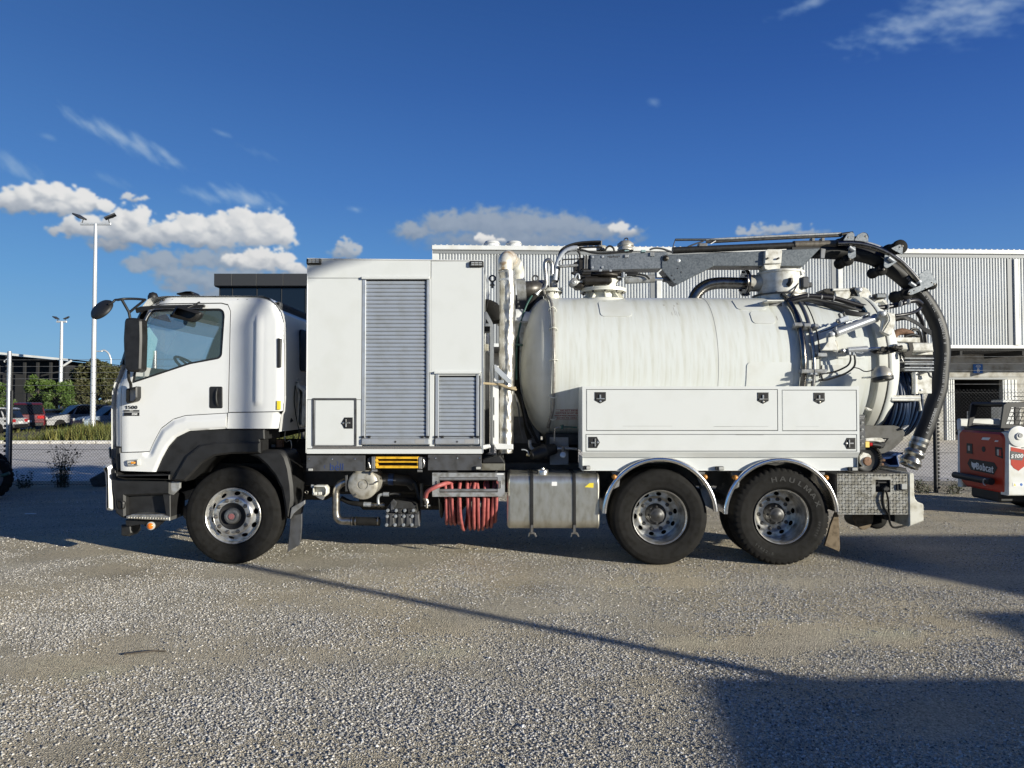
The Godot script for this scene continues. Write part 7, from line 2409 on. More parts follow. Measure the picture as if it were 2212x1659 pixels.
	b.plate(round_poly(pl(13, [830, 1230, 860, 1190, 980, 1165, 1050, 1170, 940, 1215, 960, 1290, 980, 1395, 800, 1395, 690, 1330, 690, 1250], -0.6), 0.02), -0.55, -0.8, 0.02)
	part(T, "blue_pump", b, m.blue)
	b = MB.new()
	for i in 7:
		b.box(W(13, 600 + i * 22.0, 1290 + (i % 2) * 70.0, -0.4), Vector3(0.03, 0.03, 0.05), 0.004)
	part(T, "chain_links", b, m.rust)
	ply(T, "coupling_stand", 13, [940, 1410, 1005, 1400, 1115, 1425, 1150, 1500, 945, 1490], -0.9, -1.4, m.black, 0.01)
	# deck and tread plate locker
	b = MB.new()
	var dk0 := W(8, 1380, 832, -0.06)
	var dk1 := W(8, 1800, 832, -0.06)
	b.box(Vector3((dk0.x + dk1.x) * 0.5, dk0.y - 0.02, -1.2), Vector3(dk1.x - dk0.x, 0.03, 2.2), 0.004)
	part(T, "rear_deck", b, m.wood)
	var zt := -0.02
	var lo := W(8, 1186, 1203, zt)
	var hi := W(8, 1812, 836, zt)
	var hole := pl(8, [1527, 890, 1662, 890, 1662, 1002, 1527, 1002], zt)
	b = MB.new()
	b.drape(rect(lo.x, lo.y, hi.x, hi.y), [hole], 0.06, func(_p: Vector2) -> float: return zt, 0.02)
	var tp := part(T, "tread_plate_locker", b, m.tread)
	b = MB.new()
	b.box(Vector3((lo.x + hi.x) * 0.5, (lo.y + hi.y) * 0.5, zt - 0.33), Vector3(hi.x - lo.x - 0.03, hi.y - lo.y - 0.03, 0.5), 0.004)
	part(tp, "locker_body", b, m.dark_grey)
	b = MB.new()
	var nx := 22
	var ny := 13
	for j in ny:
		for i in nx:
			var c := Vector2(lerpf(lo.x, hi.x, (i + 0.5) / nx), lerpf(lo.y, hi.y, (j + 0.5) / ny))
			var inh := Rect2(hole[0].x - 0.025, hole[2].y - 0.025, hole[1].x - hole[0].x + 0.05, hole[0].y - hole[2].y + 0.05)
			if inh.has_point(c):
				continue
			var up := (i + j) % 2 == 0
			var dv := Vector2(1, 1 if up else -1).normalized()
			var cr := Vector2(-dv.y, dv.x)
			for t in 4:
				var o := c + cr * (t - 1.5) * 0.0075
				var a := o - dv * 0.0155
				var d := o + dv * 0.0155
				var e := Vector3(o.x, o.y, zt + 0.004)
				var h := cr * 0.0033
				b.quad(Vector3(a.x, a.y, zt), Vector3(o.x - h.x, o.y - h.y, zt), Vector3(d.x, d.y, zt), e)
				b.quad(Vector3(d.x, d.y, zt), Vector3(o.x + h.x, o.y + h.y, zt), Vector3(a.x, a.y, zt), e)
	var bars := part(tp, "tread_bars", b, m.tread_bar)
	bars.set_meta("kind", "stuff")
	for q in [[1443, 858], [1740, 858], [1443, 1058], [1738, 1058]]:
		lt(tp, "rivet", W(8, q[0], q[1], zt), Vector3.BACK, [Vector2(0.007, 0), Vector2(0.004, 0.003), Vector2(0, 0.0035)], m.dark, 10)
	b = MB.new()
	var hc := (hole[0] + hole[2]) * 0.5
	b.box(Vector3(hc.x, hc.y, zt - 0.07), Vector3(0.16, 0.135, 0.02), 0.002)
	part(tp, "recess", b, m.dark)
	tb(tp, "recess_catch", 8, [1545, 914, zt - 0.01, 1620, 914, zt - 0.01], 0.012, m.black, false)
	ply(tp, "plug", 8, [1596, 965, 1620, 945, 1655, 960, 1658, 985, 1630, 998, 1598, 990], zt + 0.02, zt - 0.03, m.black, 0.01)
	tb(T, "power_lead", 8, [1605, 985, 0.0, 1592, 1050, 0.01, 1600, 1130, 0.005, 1640, 1200, 0.0, 1655, 1270, -0.03, 1680, 1315, -0.06, 1730, 1318, -0.1, 1800, 1300, -0.2], 0.011, m.rubber)
	tb(T, "power_lead", 8, [1618, 985, 0.0, 1640, 1060, 0.012, 1645, 1150, 0.005, 1650, 1210, 0.0], 0.010, m.rubber)
	var mk := rc(T, "marker_lamp", 8, 1722, 935, 1815, 985, 0.0, -0.03, m.black, 0.004, 0.008)
	rc(mk, "lens", 8, 1762, 928, 1814, 978, 0.02, -0.01, m.lens, 0.005, 0.008)
	rc(T, "bumper_gap", 8, 1812, 838, 1828, 1290, -0.06, -0.4, m.dark, 0.0)
	ply(T, "rear_bumper", 8, [1826, 838, 1840, 828, 1866, 830, 1876, 845, 1880, 1030, 1890, 1065, 1910, 1090, 1958, 1108, 1964, 1125, 1965, 1262, 1832, 1314, 1830, 1200], -0.01, -2.4, m.bumper, 0.012)
	# underneath: air tank and guard
	b = MB.new()
	b.lathe([Vector2(0.0, -0.34), Vector2(0.07, -0.33), Vector2(0.095, -0.28), Vector2(0.095, 0.0)], W(8, 1420, 1255, -0.5), Vector3.BACK, 28)
	part(T, "air_tank", b, m.chassis)
	ply(T, "tow_guard", 8, [1325, 1206, 1510, 1206, 1505, 1270, 1475, 1320, 1430, 1342, 1395, 1340, 1355, 1300, 1335, 1255], -0.45, -0.47, m.mud, 0.003)
	b = MB.new()
	var rr := W(8, 1540, 1240, -0.62)
	b.lathe([Vector2(0.0, -0.3), Vector2(0.1, -0.3), Vector2(0.12, -0.26), Vector2(0.12, 0.0), Vector2(0.1, 0.02), Vector2(0.0, 0.02)], rr, Vector3.BACK, 30)
	part(T, "rear_roller", b, m.rubber)
	ply(T, "under_run_bar", 8, [1612, 1208, 1828, 1208, 1830, 1290, 1760, 1282, 1612, 1250], -0.3, -0.5, m.black, 0.01)
	ply(T, "rear_mud_flap", 8, [1172, 1168, 1192, 1172, 1200, 1300, 1208, 1505, 1200, 1540, 1140, 1512, 1068, 1484, 1100, 1380, 1120, 1300], -0.16, -0.19, m.mud, 0.004)

# ------------------------------------------------------------------ buildings
func warehouse() -> void:
	var zl := CAM.z - 30.0
	var zr := CAM.z - 31.0
	var t := thing("warehouse", "long white corrugated steel warehouse with roller door behind the fence", "warehouse", Vector3(8, 0, zl - 8))
	var ang := atan2(-(zr - zl), 26.0)
	var x0 := P(935, 700, zl).x
	var bs := Basis(Vector3.UP, ang)
	var o := Vector3(x0, 0, zl)
	var xf := Transform3D(bs, o)
	var L := 32.0
	var top := P(935, 540, zl).y
	var low := P(2212, 746, zr).y
	# corrugated sheeting: trapezoid ribs
	var b := MB.new()
	b.xf = xf
	var pitch := 0.1275
	var n := int(L / pitch)
	for i in n:
		var x := i * pitch
		var pr := [Vector2(0, 0), Vector2(0.05, 0), Vector2(0.062, 0.045), Vector2(0.108, 0.045), Vector2(0.1275, 0)]
		for k in 4:
			b.quad(Vector3(x + pr[k].x, low, pr[k].y), Vector3(x + pr[k + 1].x, low, pr[k + 1].y), Vector3(x + pr[k + 1].x, top, pr[k + 1].y), Vector3(x + pr[k].x, top, pr[k].y))
	var w := part(t, "corrugated_wall", b, m.sheet)
	w.set_meta("kind", "stuff")
	b = MB.new()
	b.xf = xf
	b.box(Vector3(L * 0.5, top + 0.09, -0.1), Vector3(L + 0.1, 0.19, 0.5), 0.02)
	part(t, "gutter", b, m.trim_white)
	b = MB.new()
	b.xf = xf
	b.box(Vector3(L * 0.5, top - 0.09, 0.02), Vector3(L, 0.14, 0.08), 0.0)
	part(t, "eaves_flashing", b, m.sheet_grey)
	b = MB.new()
	b.xf = xf
	var roof_n := int(L / 0.25)
	for i in roof_n:
		b.box(Vector3(i * 0.25 + 0.1, top + 0.2, -0.1), Vector3(0.07, 0.06, 0.3), 0.0)
	b.quad(Vector3(0, top + 0.19, 0.1), Vector3(L, top + 0.19, 0.1), Vector3(L, top + 0.9, -18), Vector3(0, top + 0.9, -18))
	part(t, "roof", b, m.sheet)
	b = MB.new()
	b.xf = xf
	b.box(Vector3(0.1, (top + low) * 0.5, 0.0), Vector3(0.26, top - low, 0.1), 0.0)
	part(t, "corner_flashing", b, m.trim_white)
	b = MB.new()
	b.xf = xf
	b.quad(Vector3(-0.02, 0, 0), Vector3(-0.02, 0, -18), Vector3(-0.02, top, -18), Vector3(-0.02, top, 0))
	part(t, "end_wall", b, m.sheet_grey)
	for q in [[1091, 1.0], [1421, 0.0], [1817, 0.0], [2209, 0.0]]:
		b = MB.new()
		b.xf = xf
		var x: float = (P(q[0], 640, zl - 0.5).x - x0) / cos(ang)
		b.box(Vector3(x, (top + low) * 0.5 - 0.1, 0.06), Vector3(0.2, top - low - 0.2, 0.14), 0.01)
		part(t, "downpipe", b, m.trim_white)
		b = MB.new()
		b.xf = xf
		b.box(Vector3(x - 0.24, (top + low) * 0.5 - 0.1, 0.035), Vector3(0.24, top - low - 0.2, 0.07), 0.0)
		part(t, "joint_flashing", b, m.sheet_grey)
	for x in [1063, 1111]:
		b = MB.new()
		b.xf = xf
		b.lathe([Vector2(0.32, 0.0), Vector2(0.32, 0.12), Vector2(0.36, 0.14), Vector2(0.3, 0.24), Vector2(0.0, 0.26)], Vector3((P(x, 530, zl).x - x0), top + 0.22, -0.4), Vector3.UP, 16)
		part(t, "roof_vent", b, m.trim_white)
	# overhang: fascia, soffit, lower wall set back
	b = MB.new()
	b.xf = xf
	b.box(Vector3(L * 0.5, low - 0.07, 0.02), Vector3(L, 0.15, 0.12), 0.01)
	part(t, "fascia", b, m.trim_white)
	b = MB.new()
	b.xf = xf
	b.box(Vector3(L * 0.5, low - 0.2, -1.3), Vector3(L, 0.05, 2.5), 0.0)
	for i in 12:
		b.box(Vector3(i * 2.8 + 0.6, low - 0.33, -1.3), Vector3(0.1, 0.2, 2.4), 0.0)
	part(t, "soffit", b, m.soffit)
	var zw := -2.6
	var wx := func(px: float) -> float:
		return (P(px, 850, zr + zw + 0.15).x - x0) / cos(ang)
	var wy := func(py: float) -> float:
		return P(2100, py, zr + zw + 0.15).y
	b = MB.new()
	b.xf = xf
	var dx0: float = wx.call(2068.0)
	var dx1: float = wx.call(2175.0)
	var dtop: float = wy.call(820.0)
	b.box(Vector3(dx0 * 0.5, 2.2, zw - 0.1), Vector3(dx0, 4.4, 0.2), 0.0)
	b.box(Vector3((dx1 + L) * 0.5, 2.2, zw - 0.1), Vector3(L - dx1, 4.4, 0.2), 0.0)
	b.box(Vector3((dx0 + dx1) * 0.5, (dtop + 4.4) * 0.5, zw - 0.1), Vector3(dx1 - dx0, 4.4 - dtop, 0.2), 0.0)
	part(t, "lower_wall", b, m.block)
	for q in [[2047, 2067], [2175, 2206]]:
		b = MB.new()
		b.xf = xf
		var a: float = wx.call(float(q[0]))
		var c: float = wx.call(float(q[1]))
		b.box(Vector3((a + c) * 0.5, dtop * 0.5, zw + 0.03), Vector3(c - a, dtop, 0.06), 0.0)
		for i in 4:
			b.box(Vector3(lerpf(a, c, (i + 0.5) / 4.0), dtop * 0.5, zw + 0.07), Vector3(0.04, dtop, 0.03), 0.0)
		part(t, "door_jamb", b, m.trim_white)
	b = MB.new()
	b.xf = xf
	b.box(Vector3((dx0 + dx1) * 0.5 - 0.1, dtop + 0.05, zw + 0.06), Vector3(dx1 - dx0 + 0.6, 0.08, 0.1), 0.0)
	part(t, "door_head", b, m.sheet_grey)
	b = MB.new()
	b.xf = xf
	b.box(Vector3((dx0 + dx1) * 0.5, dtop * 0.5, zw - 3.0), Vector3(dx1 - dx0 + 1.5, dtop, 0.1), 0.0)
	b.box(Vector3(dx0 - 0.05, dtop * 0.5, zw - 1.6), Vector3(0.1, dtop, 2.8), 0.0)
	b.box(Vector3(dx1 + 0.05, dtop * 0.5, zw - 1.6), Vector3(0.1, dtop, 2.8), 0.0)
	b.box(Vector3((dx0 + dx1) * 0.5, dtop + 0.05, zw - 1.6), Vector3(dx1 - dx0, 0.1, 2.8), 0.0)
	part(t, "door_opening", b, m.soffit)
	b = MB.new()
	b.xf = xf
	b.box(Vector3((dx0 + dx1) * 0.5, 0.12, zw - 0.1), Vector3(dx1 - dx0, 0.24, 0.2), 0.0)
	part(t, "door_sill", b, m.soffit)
	# the blue number plate over the door
	b = MB.new()
	b.xf = xf
	var sx: float = wx.call(2120.5)
	var sy0: float = wy.call(806.0)
	var sy1: float = wy.call(786.0)
	b.box(Vector3(sx, (sy0 + sy1) * 0.5, zw + 0.04), Vector3((wx.call(2131.0) - wx.call(2110.0)), sy1 - sy0, 0.05), 0.01)
	var sg := part(t, "number_sign", b, m.sign_blue)
	b = MB.new()
	b.xf = xf
	text(b, "8", 0.19, Transform3D(Basis(), Vector3(sx, lerpf(sy0, sy1, 0.3), zw + 0.068)), 0.004)
	var el := ellipse(Vector2(sx, lerpf(sy0, sy1, 0.74)), 0.11, 0.065, 20)
	b.drape(el, [MB.inset(MB.ccw(el), 0.018)], 0.03, func(_p: Vector2) -> float: return zw + 0.07, 0.003)
	b.box(Vector3(sx, lerpf(sy0, sy1, 0.74), zw + 0.068), Vector3(0.13, 0.02, 0.004), 0.0)
	part(sg, "lettering", b, m.print_white)
	# white pallet-wrapped load and a trolley inside the doorway
	var tr := thing("hand_trolley", "pale steel platform trolley with upright handle in the warehouse doorway", "trolley", xf * Vector3(dx0 + 1.1, 0.25, zw - 0.6))
	b = MB.new()
	var h := xf * Vector3(dx0 + 1.15, 0.25, zw - 0.6)
	b.box(h + Vector3(0, 0.15, 0), Vector3(1.3, 0.1, 0.6), 0.01)
	part(tr, "deck", b, m.trim_white)
	b = MB.new()
	b.tube(PackedVector3Array([h + Vector3(-0.1, 0.2, 0), h + Vector3(-0.1, 1.1, 0), h + Vector3(0.1, 1.1, 0), h + Vector3(0.1, 0.2, 0)]), 0.025, 6)
	part(tr, "handle", b, m.trim_white)
	var wr := thing("wrapped_pallet", "white wrapped pallet load at the right side of the warehouse doorway", "pallet load", xf * Vector3(dx1 - 0.25, 0, zw + 0.6))
	b = MB.new()
	b.box(xf * Vector3(dx1 - 0.3, 0.85, zw + 0.6), Vector3(0.85, 2.1, 0.8), 0.04)
	part(wr, "load", b, m.trim_white)

func office() -> void:
	var z := CAM.z - 62.0
	var t := thing("office_building", "dark glass office block with charcoal fascia behind the cab", "building", Vector3(-9, 0, z - 4))
	var x0 := P(462, 600, z).x
	var x1 := P(935, 600, z).x + 2.0
	var ft := P(562, 591, z).y
	var fb := P(562, 617, z).y
	var wx0 := P(474, 640, z - 0.6).x
	var joints := [462.0, 501.0, 554.0, 612.0, 672.0, 732.0, 792.0, 852.0, 990.0]
	for i in joints.size() - 1:
		var a := P(joints[i], 600, z).x
		var c := P(joints[i + 1], 600, z).x
		var b := MB.new()
		b.box(Vector3((a + c) * 0.5, (ft + fb) * 0.5, z - 0.4), Vector3(c - a - 0.03, ft - fb, 0.8), 0.01)
		part(t, "fascia_panel", b, m.charcoal)
	var b := MB.new()
	b.box(Vector3((x0 + x1) * 0.5, fb - 0.03, z - 3.0), Vector3(x1 - x0, 0.05, 5.6), 0.0)
	b.box(Vector3((x0 + x1) * 0.5, ft - 0.2, z - 4.0), Vector3(x1 - x0 - 0.1, 0.3, 6.6), 0.0)
	part(t, "roof", b, m.charcoal)
	var mull := [474.0, 502.0, 555.0, 608.0, 660.0, 713.0, 766.0, 820.0, 873.0, 926.0]
	for i in mull.size() - 1:
		var a := P(mull[i], 640, z - 0.6).x
		var c := P(mull[i + 1], 640, z - 0.6).x
		for q in [[0.1, 3.9], [3.98, 7.9], [7.98, fb - 0.06]]:
			b = MB.new()
			b.box(Vector3((a + c) * 0.5, (q[0] + q[1]) * 0.5, z - 0.66), Vector3(c - a - 0.05, q[1] - q[0], 0.04), 0.0)
			part(t, "window_pane", b, m.office_glass)
		b = MB.new()
		b.box(Vector3(a, fb * 0.5, z - 0.62), Vector3(0.05, fb, 0.1), 0.0)
		part(t, "mullion", b, m.charcoal)
	b = MB.new()
	b.box(Vector3(wx0 + 0.0, fb * 0.5, z - 3.6), Vector3(0.1, fb, 5.9), 0.0)
	part(t, "end_wall", b, m.office_glass)
	b = MB.new()
	b.box(Vector3((wx0 + x1) * 0.5, fb * 0.5, z - 0.8), Vector3(x1 - wx0, fb - 0.1, 0.1), 0.0)
	part(t, "back_wall", b, m.soffit)

func shed() -> void:
	var z := CAM.z - 75.0
	var a := P(-60, 755, z)
	var c := P(147, 775, z)
	var t := thing("open_shed", "dark open-fronted shed with white sloping roof edge behind the bushes", "shed", Vector3(a.x, 0, z - 5))
	var b := MB.new()
	var dn := 0.24
	var far := Vector3(0, -0.2, -14)
	b.quad(a - Vector3(0, dn, 0), c - Vector3(0, dn * 0.9, 0), c, a)
	b.quad(a, c, c + far, a + far)
	part(t, "roof_edge", b, m.trim_white)
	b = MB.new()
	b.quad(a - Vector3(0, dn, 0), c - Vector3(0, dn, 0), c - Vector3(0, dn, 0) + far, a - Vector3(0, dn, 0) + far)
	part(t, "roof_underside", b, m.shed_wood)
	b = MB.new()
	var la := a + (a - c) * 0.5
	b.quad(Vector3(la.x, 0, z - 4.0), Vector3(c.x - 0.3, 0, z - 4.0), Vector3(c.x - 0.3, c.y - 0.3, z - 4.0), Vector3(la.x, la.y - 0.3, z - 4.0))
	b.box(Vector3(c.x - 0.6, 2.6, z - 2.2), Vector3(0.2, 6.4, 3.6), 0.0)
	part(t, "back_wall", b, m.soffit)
	for i in 7:
		b = MB.new()
		var x := lerpf(a.x + 1, c.x - 0.8, i / 6.0)
		b.box(Vector3(x, 3.0, z - 0.6), Vector3(0.22, 6.1, 0.22), 0.0)
		part(t, "post", b, m.soffit)
	for q in [[10, 777, 20, 770], [134, 788, 154, 775]]:
		b = MB.new()
		var p0 := P(q[0], q[1] + 4, z + 0.1)
		var p1 := P(q[2], q[3] + 4, z + 0.1)
		b.cyl(p0, p1, 0.13, 6)
		part(t, "brace", b, m.trim_white)
	var hs := thing("site_shed", "small pale grey shed beside the white lamp post and the dark tree", "shed", Vector3(P(254, 880, z + 20).x, 0, z + 20))
	b = MB.new()
	var zz := z + 12.0
	var p0 := P(243, 862, zz)
	var p1 := P(266, 838, zz)
	b.box(Vector3(p0.x, 2.2, zz - 1.5), Vector3(2.0, 4.4, 3.0), 0.0)
	hs.position = Vector3(p0.x, 0, zz - 1.5)
	offs[hs] = hs.position
	part(hs, "wall", b, m.block)
	b = MB.new()
	b.box(Vector3(p0.x, 4.45, zz - 1.5), Vector3(2.3, 0.12, 3.3), 0.0)
	part(hs, "roof", b, m.sheet_grey)

# ------------------------------------------------------------------ plants
func tree(called: String, label: String, px: float, pbase: float, ptop: float, pw: float, depth: float, leaf: Material, seed_: int, n: int, ls: float, lumps: int) -> void:
	var z := CAM.z - depth
	var base := Vector3(P(px, 880, z).x, 0, z)
	var top := P(px, ptop, z).y
	var hw := absf(P(px + pw * 0.5, 800, z).x - base.x)
	var t := thing(called, label, "tree" if called.ends_with("tree") else "bush", base)
	rng.seed = seed_
	var low := P(px, pbase, z).y
	low = maxf(low, 0.1)
	var b := MB.new()
	b.tube(PackedVector3Array([base - Vector3(0, 0.1, 0), base + Vector3(0.05, low + (top - low) * 0.25, 0), base + Vector3(-0.1, low + (top - low) * 0.7, 0.1)]), [hw * 0.09, hw * 0.06, hw * 0.02], 8)
	for i in 6:
		var a := TAU * i / 6.0
		var s := base + Vector3(0, low + (top - low) * rng.randf_range(0.1, 0.3), 0)
		b.tube(PackedVector3Array([s, s + Vector3(cos(a) * hw * 0.35, (top - low) * 0.2, sin(a) * hw * 0.35), s + Vector3(cos(a) * hw * 0.7, (top - low) * 0.38, sin(a) * hw * 0.6)]), [hw * 0.035, hw * 0.025, hw * 0.008], 6)
	part(t, "trunk", b, m.bark)
	var cs := []
	for i in lumps:
		var u := rng.randf_range(-1, 1)
		var v := rng.randf_range(0.12, 1.0)
		var wmax := sqrt(maxf(0.05, 1.0 - pow(absf(v - 0.4) / 0.75, 2.0)))
		cs.append([Vector3(base.x + u * hw * 0.8 * wmax, lerpf(low, top, v) - 0.12 * (top - low), z + rng.randf_range(-0.5, 0.7) * hw * 0.7), hw * rng.randf_range(0.2, 0.34)])
	var mm := MultiMesh.new()
	mm.transform_format = MultiMesh.TRANSFORM_3D
	mm.use_colors = true
	var lb := MB.new()
	for k in 3:
		var bs := Basis(Vector3(0.3, 1, 0.2).normalized(), k * 2.1)
		lb.xf = Transform3D(bs, Vector3(k * 0.4 - 0.4, k * 0.3 - 0.3, 0.2 * k))
		lb.quad(Vector3(-0.5, 0, 0), Vector3(0, -0.28, 0.1), Vector3(0.6, 0.05, 0), Vector3(0.05, 0.3, 0.12))
	mm.mesh = lb.mesh()
	mm.instance_count = n
	for i in n:
		var q: Array = cs[rng.randi() % cs.size()]
		var d := Vector3(rng.randfn(), rng.randfn(), rng.randfn()).normalized() * pow(rng.randf(), 0.28)
		var p: Vector3 = q[0] + d * q[1] * Vector3(1.1, 0.95, 1.1)
		var s := ls * rng.randf_range(0.6, 1.3)
		mm.set_instance_transform(i, Transform3D(Basis(Vector3(rng.randfn(), rng.randfn(), rng.randfn()).normalized(), rng.randf() * TAU).scaled(Vector3(s, s, s)), p - base))
		var c := rng.randf_range(0.7, 1.35)
		mm.set_instance_color(i, Color(c * rng.randf_range(0.9, 1.15), c, c * 0.9))
	var o := MultiMeshInstance3D.new()
	o.name = "crown"
	o.multimesh = mm
	o.material_override = leaf
	o.set_meta("kind", "stuff")
	t.add_child(o, true)

func plants() -> void:
	tree("dense_tree", "large dark olive-green tree standing behind the tall lamp post", 197, 905, 762, 112, 62.0, m.leaf_dark, 3, 9000, 0.26, 40)
	tree("dense_tree", "dark olive-green tree half hidden behind the cab front", 262, 905, 772, 90, 64.0, m.leaf_dark, 4, 6000, 0.26, 26)
	tree("leafy_bush", "bright green tall bush in front of the open shed", 84, 892, 806, 62, 54.0, m.leaf_green, 5, 4200, 0.2, 18)
	tree("leafy_bush", "bright green bush between the thin lamp post and the dark tree", 130, 892, 826, 64, 53.0, m.leaf_green, 6, 4000, 0.2, 18)
	tree("leafy_bush", "bright green bush at the left edge beside the white fence post", 6, 892, 818, 46, 52.0, m.leaf_green, 7, 2600, 0.2, 12)
	# long grass on the verge
	var b := MB.new()
	for k in 3:
		b.xf = Transform3D(Basis(Vector3.UP, k * 2.1), Vector3(0.06 * k, 0, 0.05 * k))
		b.tri(Vector3(-0.018, 0, 0), Vector3(0.018, 0, 0), Vector3(0.1, 0.6, 0.05))
		b.tri(Vector3(0.0, 0, 0.0), Vector3(0.03, 0, 0.02), Vector3(-0.08, 0.8, 0.02))
	var mm := MultiMesh.new()
	mm.transform_format = MultiMesh.TRANSFORM_3D
	mm.use_colors = true
	mm.mesh = b.mesh()
	var spots := []
	rng.seed = 71
	for i in 26000:
		var x := rng.randf_range(-34, -8)
		var z := rng.randf_range(-36, -23.5)
		var h := gn.get_noise_2d(x * 0.35, z * 0.5)
		# the bank: bare towards the left, tall near the pole
		var edge := smoothstep(-25.0, -18.5, x + h * 3.0)
		if rng.randf() > edge * 0.95 + 0.06:
			continue
		var s := (0.35 + 0.55 * rng.randf()) * (0.5 + 0.75 * edge) * (0.85 + h * 0.5)
		var c := rng.randf_range(0.7, 1.25)
		spots.append([Transform3D(Basis(Vector3.UP, rng.randf() * TAU).scaled(Vector3(s * 1.5, s, s * 1.5)), Vector3(x, 0.0, z)), Color(c * rng.randf_range(0.85, 1.3), c, c * 0.8)])
	mm.instance_count = spots.size()
	for i in spots.size():
		mm.set_instance_transform(i, spots[i][0])
		mm.set_instance_color(i, spots[i][1])
	var o := MultiMeshInstance3D.new()
	o.name = "verge_grass"
	o.multimesh = mm
	o.material_override = m.grass
	add_child(o)
	tag(o, "", "", "", "stuff")
	sheet("verge", [Vector2(-60, -23.3), Vector2(-8, -23.3), Vector2(-8, -36), Vector2(-60, -36)], 0.0, m.soil)
	# weeds at the foot of the fence
	weed(P(134, 1050, -7.2), 0.95, 46, 5, "tall dry weed clump growing at the fence foot ahead of the cab")
	weed(P(54, 1046, -7.1), 0.35, 16, 9, "low weed tuft growing beside the white fence post")
	weed(P(1990, 1062, -6.2), 0.3, 14, 11, "low weed tuft at the fence foot behind the truck bumper")
	weed(P(2062, 1066, -6.1), 0.28, 14, 12, "low weed tuft at the fence foot beside the skid-steer loader")

func weed(at: Vector3, h: float, n: int, sd: int, label: String) -> void:
	at.y = 0.0
	var t := thing("weed", label, "plant", at)
	rng.seed = sd
	var b := MB.new()
	var lf := MB.new()
	for i in n:
		var a := rng.randf() * TAU
		var len := h * rng.randf_range(0.45, 1.0)
		var sp := len * rng.randf_range(0.1, 0.55)
		var p := PackedVector3Array([at + Vector3(rng.randf_range(-0.12, 0.12), 0, rng.randf_range(-0.06, 0.06))])
		for k in 4:
			var f := (k + 1) / 4.0
			p.append(p[0] + Vector3(cos(a) * sp * f * f, len * f, sin(a) * sp * 0.5 * f * f))
		b.tube(p, [0.005, 0.004, 0.0035, 0.003, 0.002], 4, false)
		for k in 9:
			var q: Vector3 = p[1 + k % 4] + Vector3(rng.randf_range(-0.06, 0.06), rng.randf_range(-0.08, 0.04), rng.randf_range(-0.05, 0.05))
			lf.xf = Transform3D(Basis(Vector3(rng.randfn(), rng.randfn(), rng.randfn()).normalized(), rng.randf() * TAU), q)
			var s := rng.randf_range(0.015, 0.035)
			lf.quad(Vector3(-s, 0, 0), Vector3(0, -s * 0.45, 0), Vector3(s, 0, 0), Vector3(0, s * 0.45, 0))
	part(t, "stems", b, m.stem).set_meta("kind", "stuff")
	part(t, "leaves", lf, m.leaf_weed).set_meta("kind", "stuff")

# ------------------------------------------------------------------ fence
func fence() -> void:
	var A := Vector3(P(16, 1000, -7.33).x, 0, -7.33)
	var B := Vector3(P(2021, 1000, -6.33).x, 0, -6.33)
	var t := thing("chain_link_fence", "black chain-link fence with barbed wire strands above behind the truck", "fence", (A + B) * 0.5)
	var d := (B - A) / 6.0
	var ln := d.normalized()
	for i in range(-1, 9):
		var p := A + d * i
		var b := MB.new()
		b.cyl(p - Vector3(0, 0.1, 0), p + Vector3(0, 2.85 if i <= 2 else 2.02, 0), 0.04, 14)
		if i > 2:
			b.cyl(p + Vector3(0, 2.0, 0), p + Vector3(0, 2.5, -0.3), 0.03, 10)
		part(t, "post", b, m.fence_post if i <= 1 else m.fence_dark)
		if i == 0 or i == 6:
			b = MB.new()
			for k in 26:
				var y := 0.12 + k * 0.105 if i == 0 else 0.1 + k * 0.073
				b.box(p + Vector3(-0.045 if i == 0 else 0.045, y, 0.02), Vector3(0.05, 0.045, 0.05), 0.012, Basis(Vector3.BACK, 0.6))
			part(t, "tie_clips", b, m.fence_dark).set_meta("kind", "stuff")
		if i == 0:
			b = MB.new()
			b.cyl(p + Vector3(0.085, -0.1, 0.02), p + Vector3(0.085, 2.02, 0.02), 0.022, 10)
			part(t, "stretcher_post", b, m.fence_dark)
	var top := 2.0
	var x0 := -4.0
	var x1 := 24.0
	var b := MB.new()
	var a0 := A + ln * x0
	var step := 0.068
	var n := int((x1 - x0) / step)
	var r := 0.0022
	var nz := ln.cross(Vector3.UP)
	for k in range(-30, n):
		for s in [0, 1]:
			# a straight strand up to the right or up to the left
			var u0: float = k * step
			var u1: float = u0 + top
			var y0 := 0.03
			var y1: float = top
			if s == 1:
				var tmp := u0
				u0 = u1
				u1 = tmp
			var off := nz * (0.003 if s == 0 else -0.003)
			var p0 := a0 + ln * u0 + Vector3(0, y0, 0) + off
			var p1 := a0 + ln * u1 + Vector3(0, y1 + 0.03, 0) + off
			b.tube(PackedVector3Array([p0, p1]), r, 3, false)
	part(t, "wire_mesh", b, m.fence_wire).set_meta("kind", "stuff")
	for y in [0.05, 0.78, 1.4, 1.96]:
		b = MB.new()
		b.cyl(A + ln * x0 + Vector3(0, y, 0), A + ln * x1 + Vector3(0, y, 0), 0.004, 5)
		part(t, "tension_wire", b, m.fence_wire)
	for y in [2.13, 2.27, 2.4, 2.53, 2.67]:
		b = MB.new()
		b.cyl(A + ln * x0 + Vector3(0, y, 0), A + ln * x1 + Vector3(0, y, 0), 0.004, 5)
		part(t, "barbed_wire", b, m.grey)
	for q in [[-1, 0.15, 3.0, 0.2], [5, 1.2, 2.0, 0.3]]:
		pass

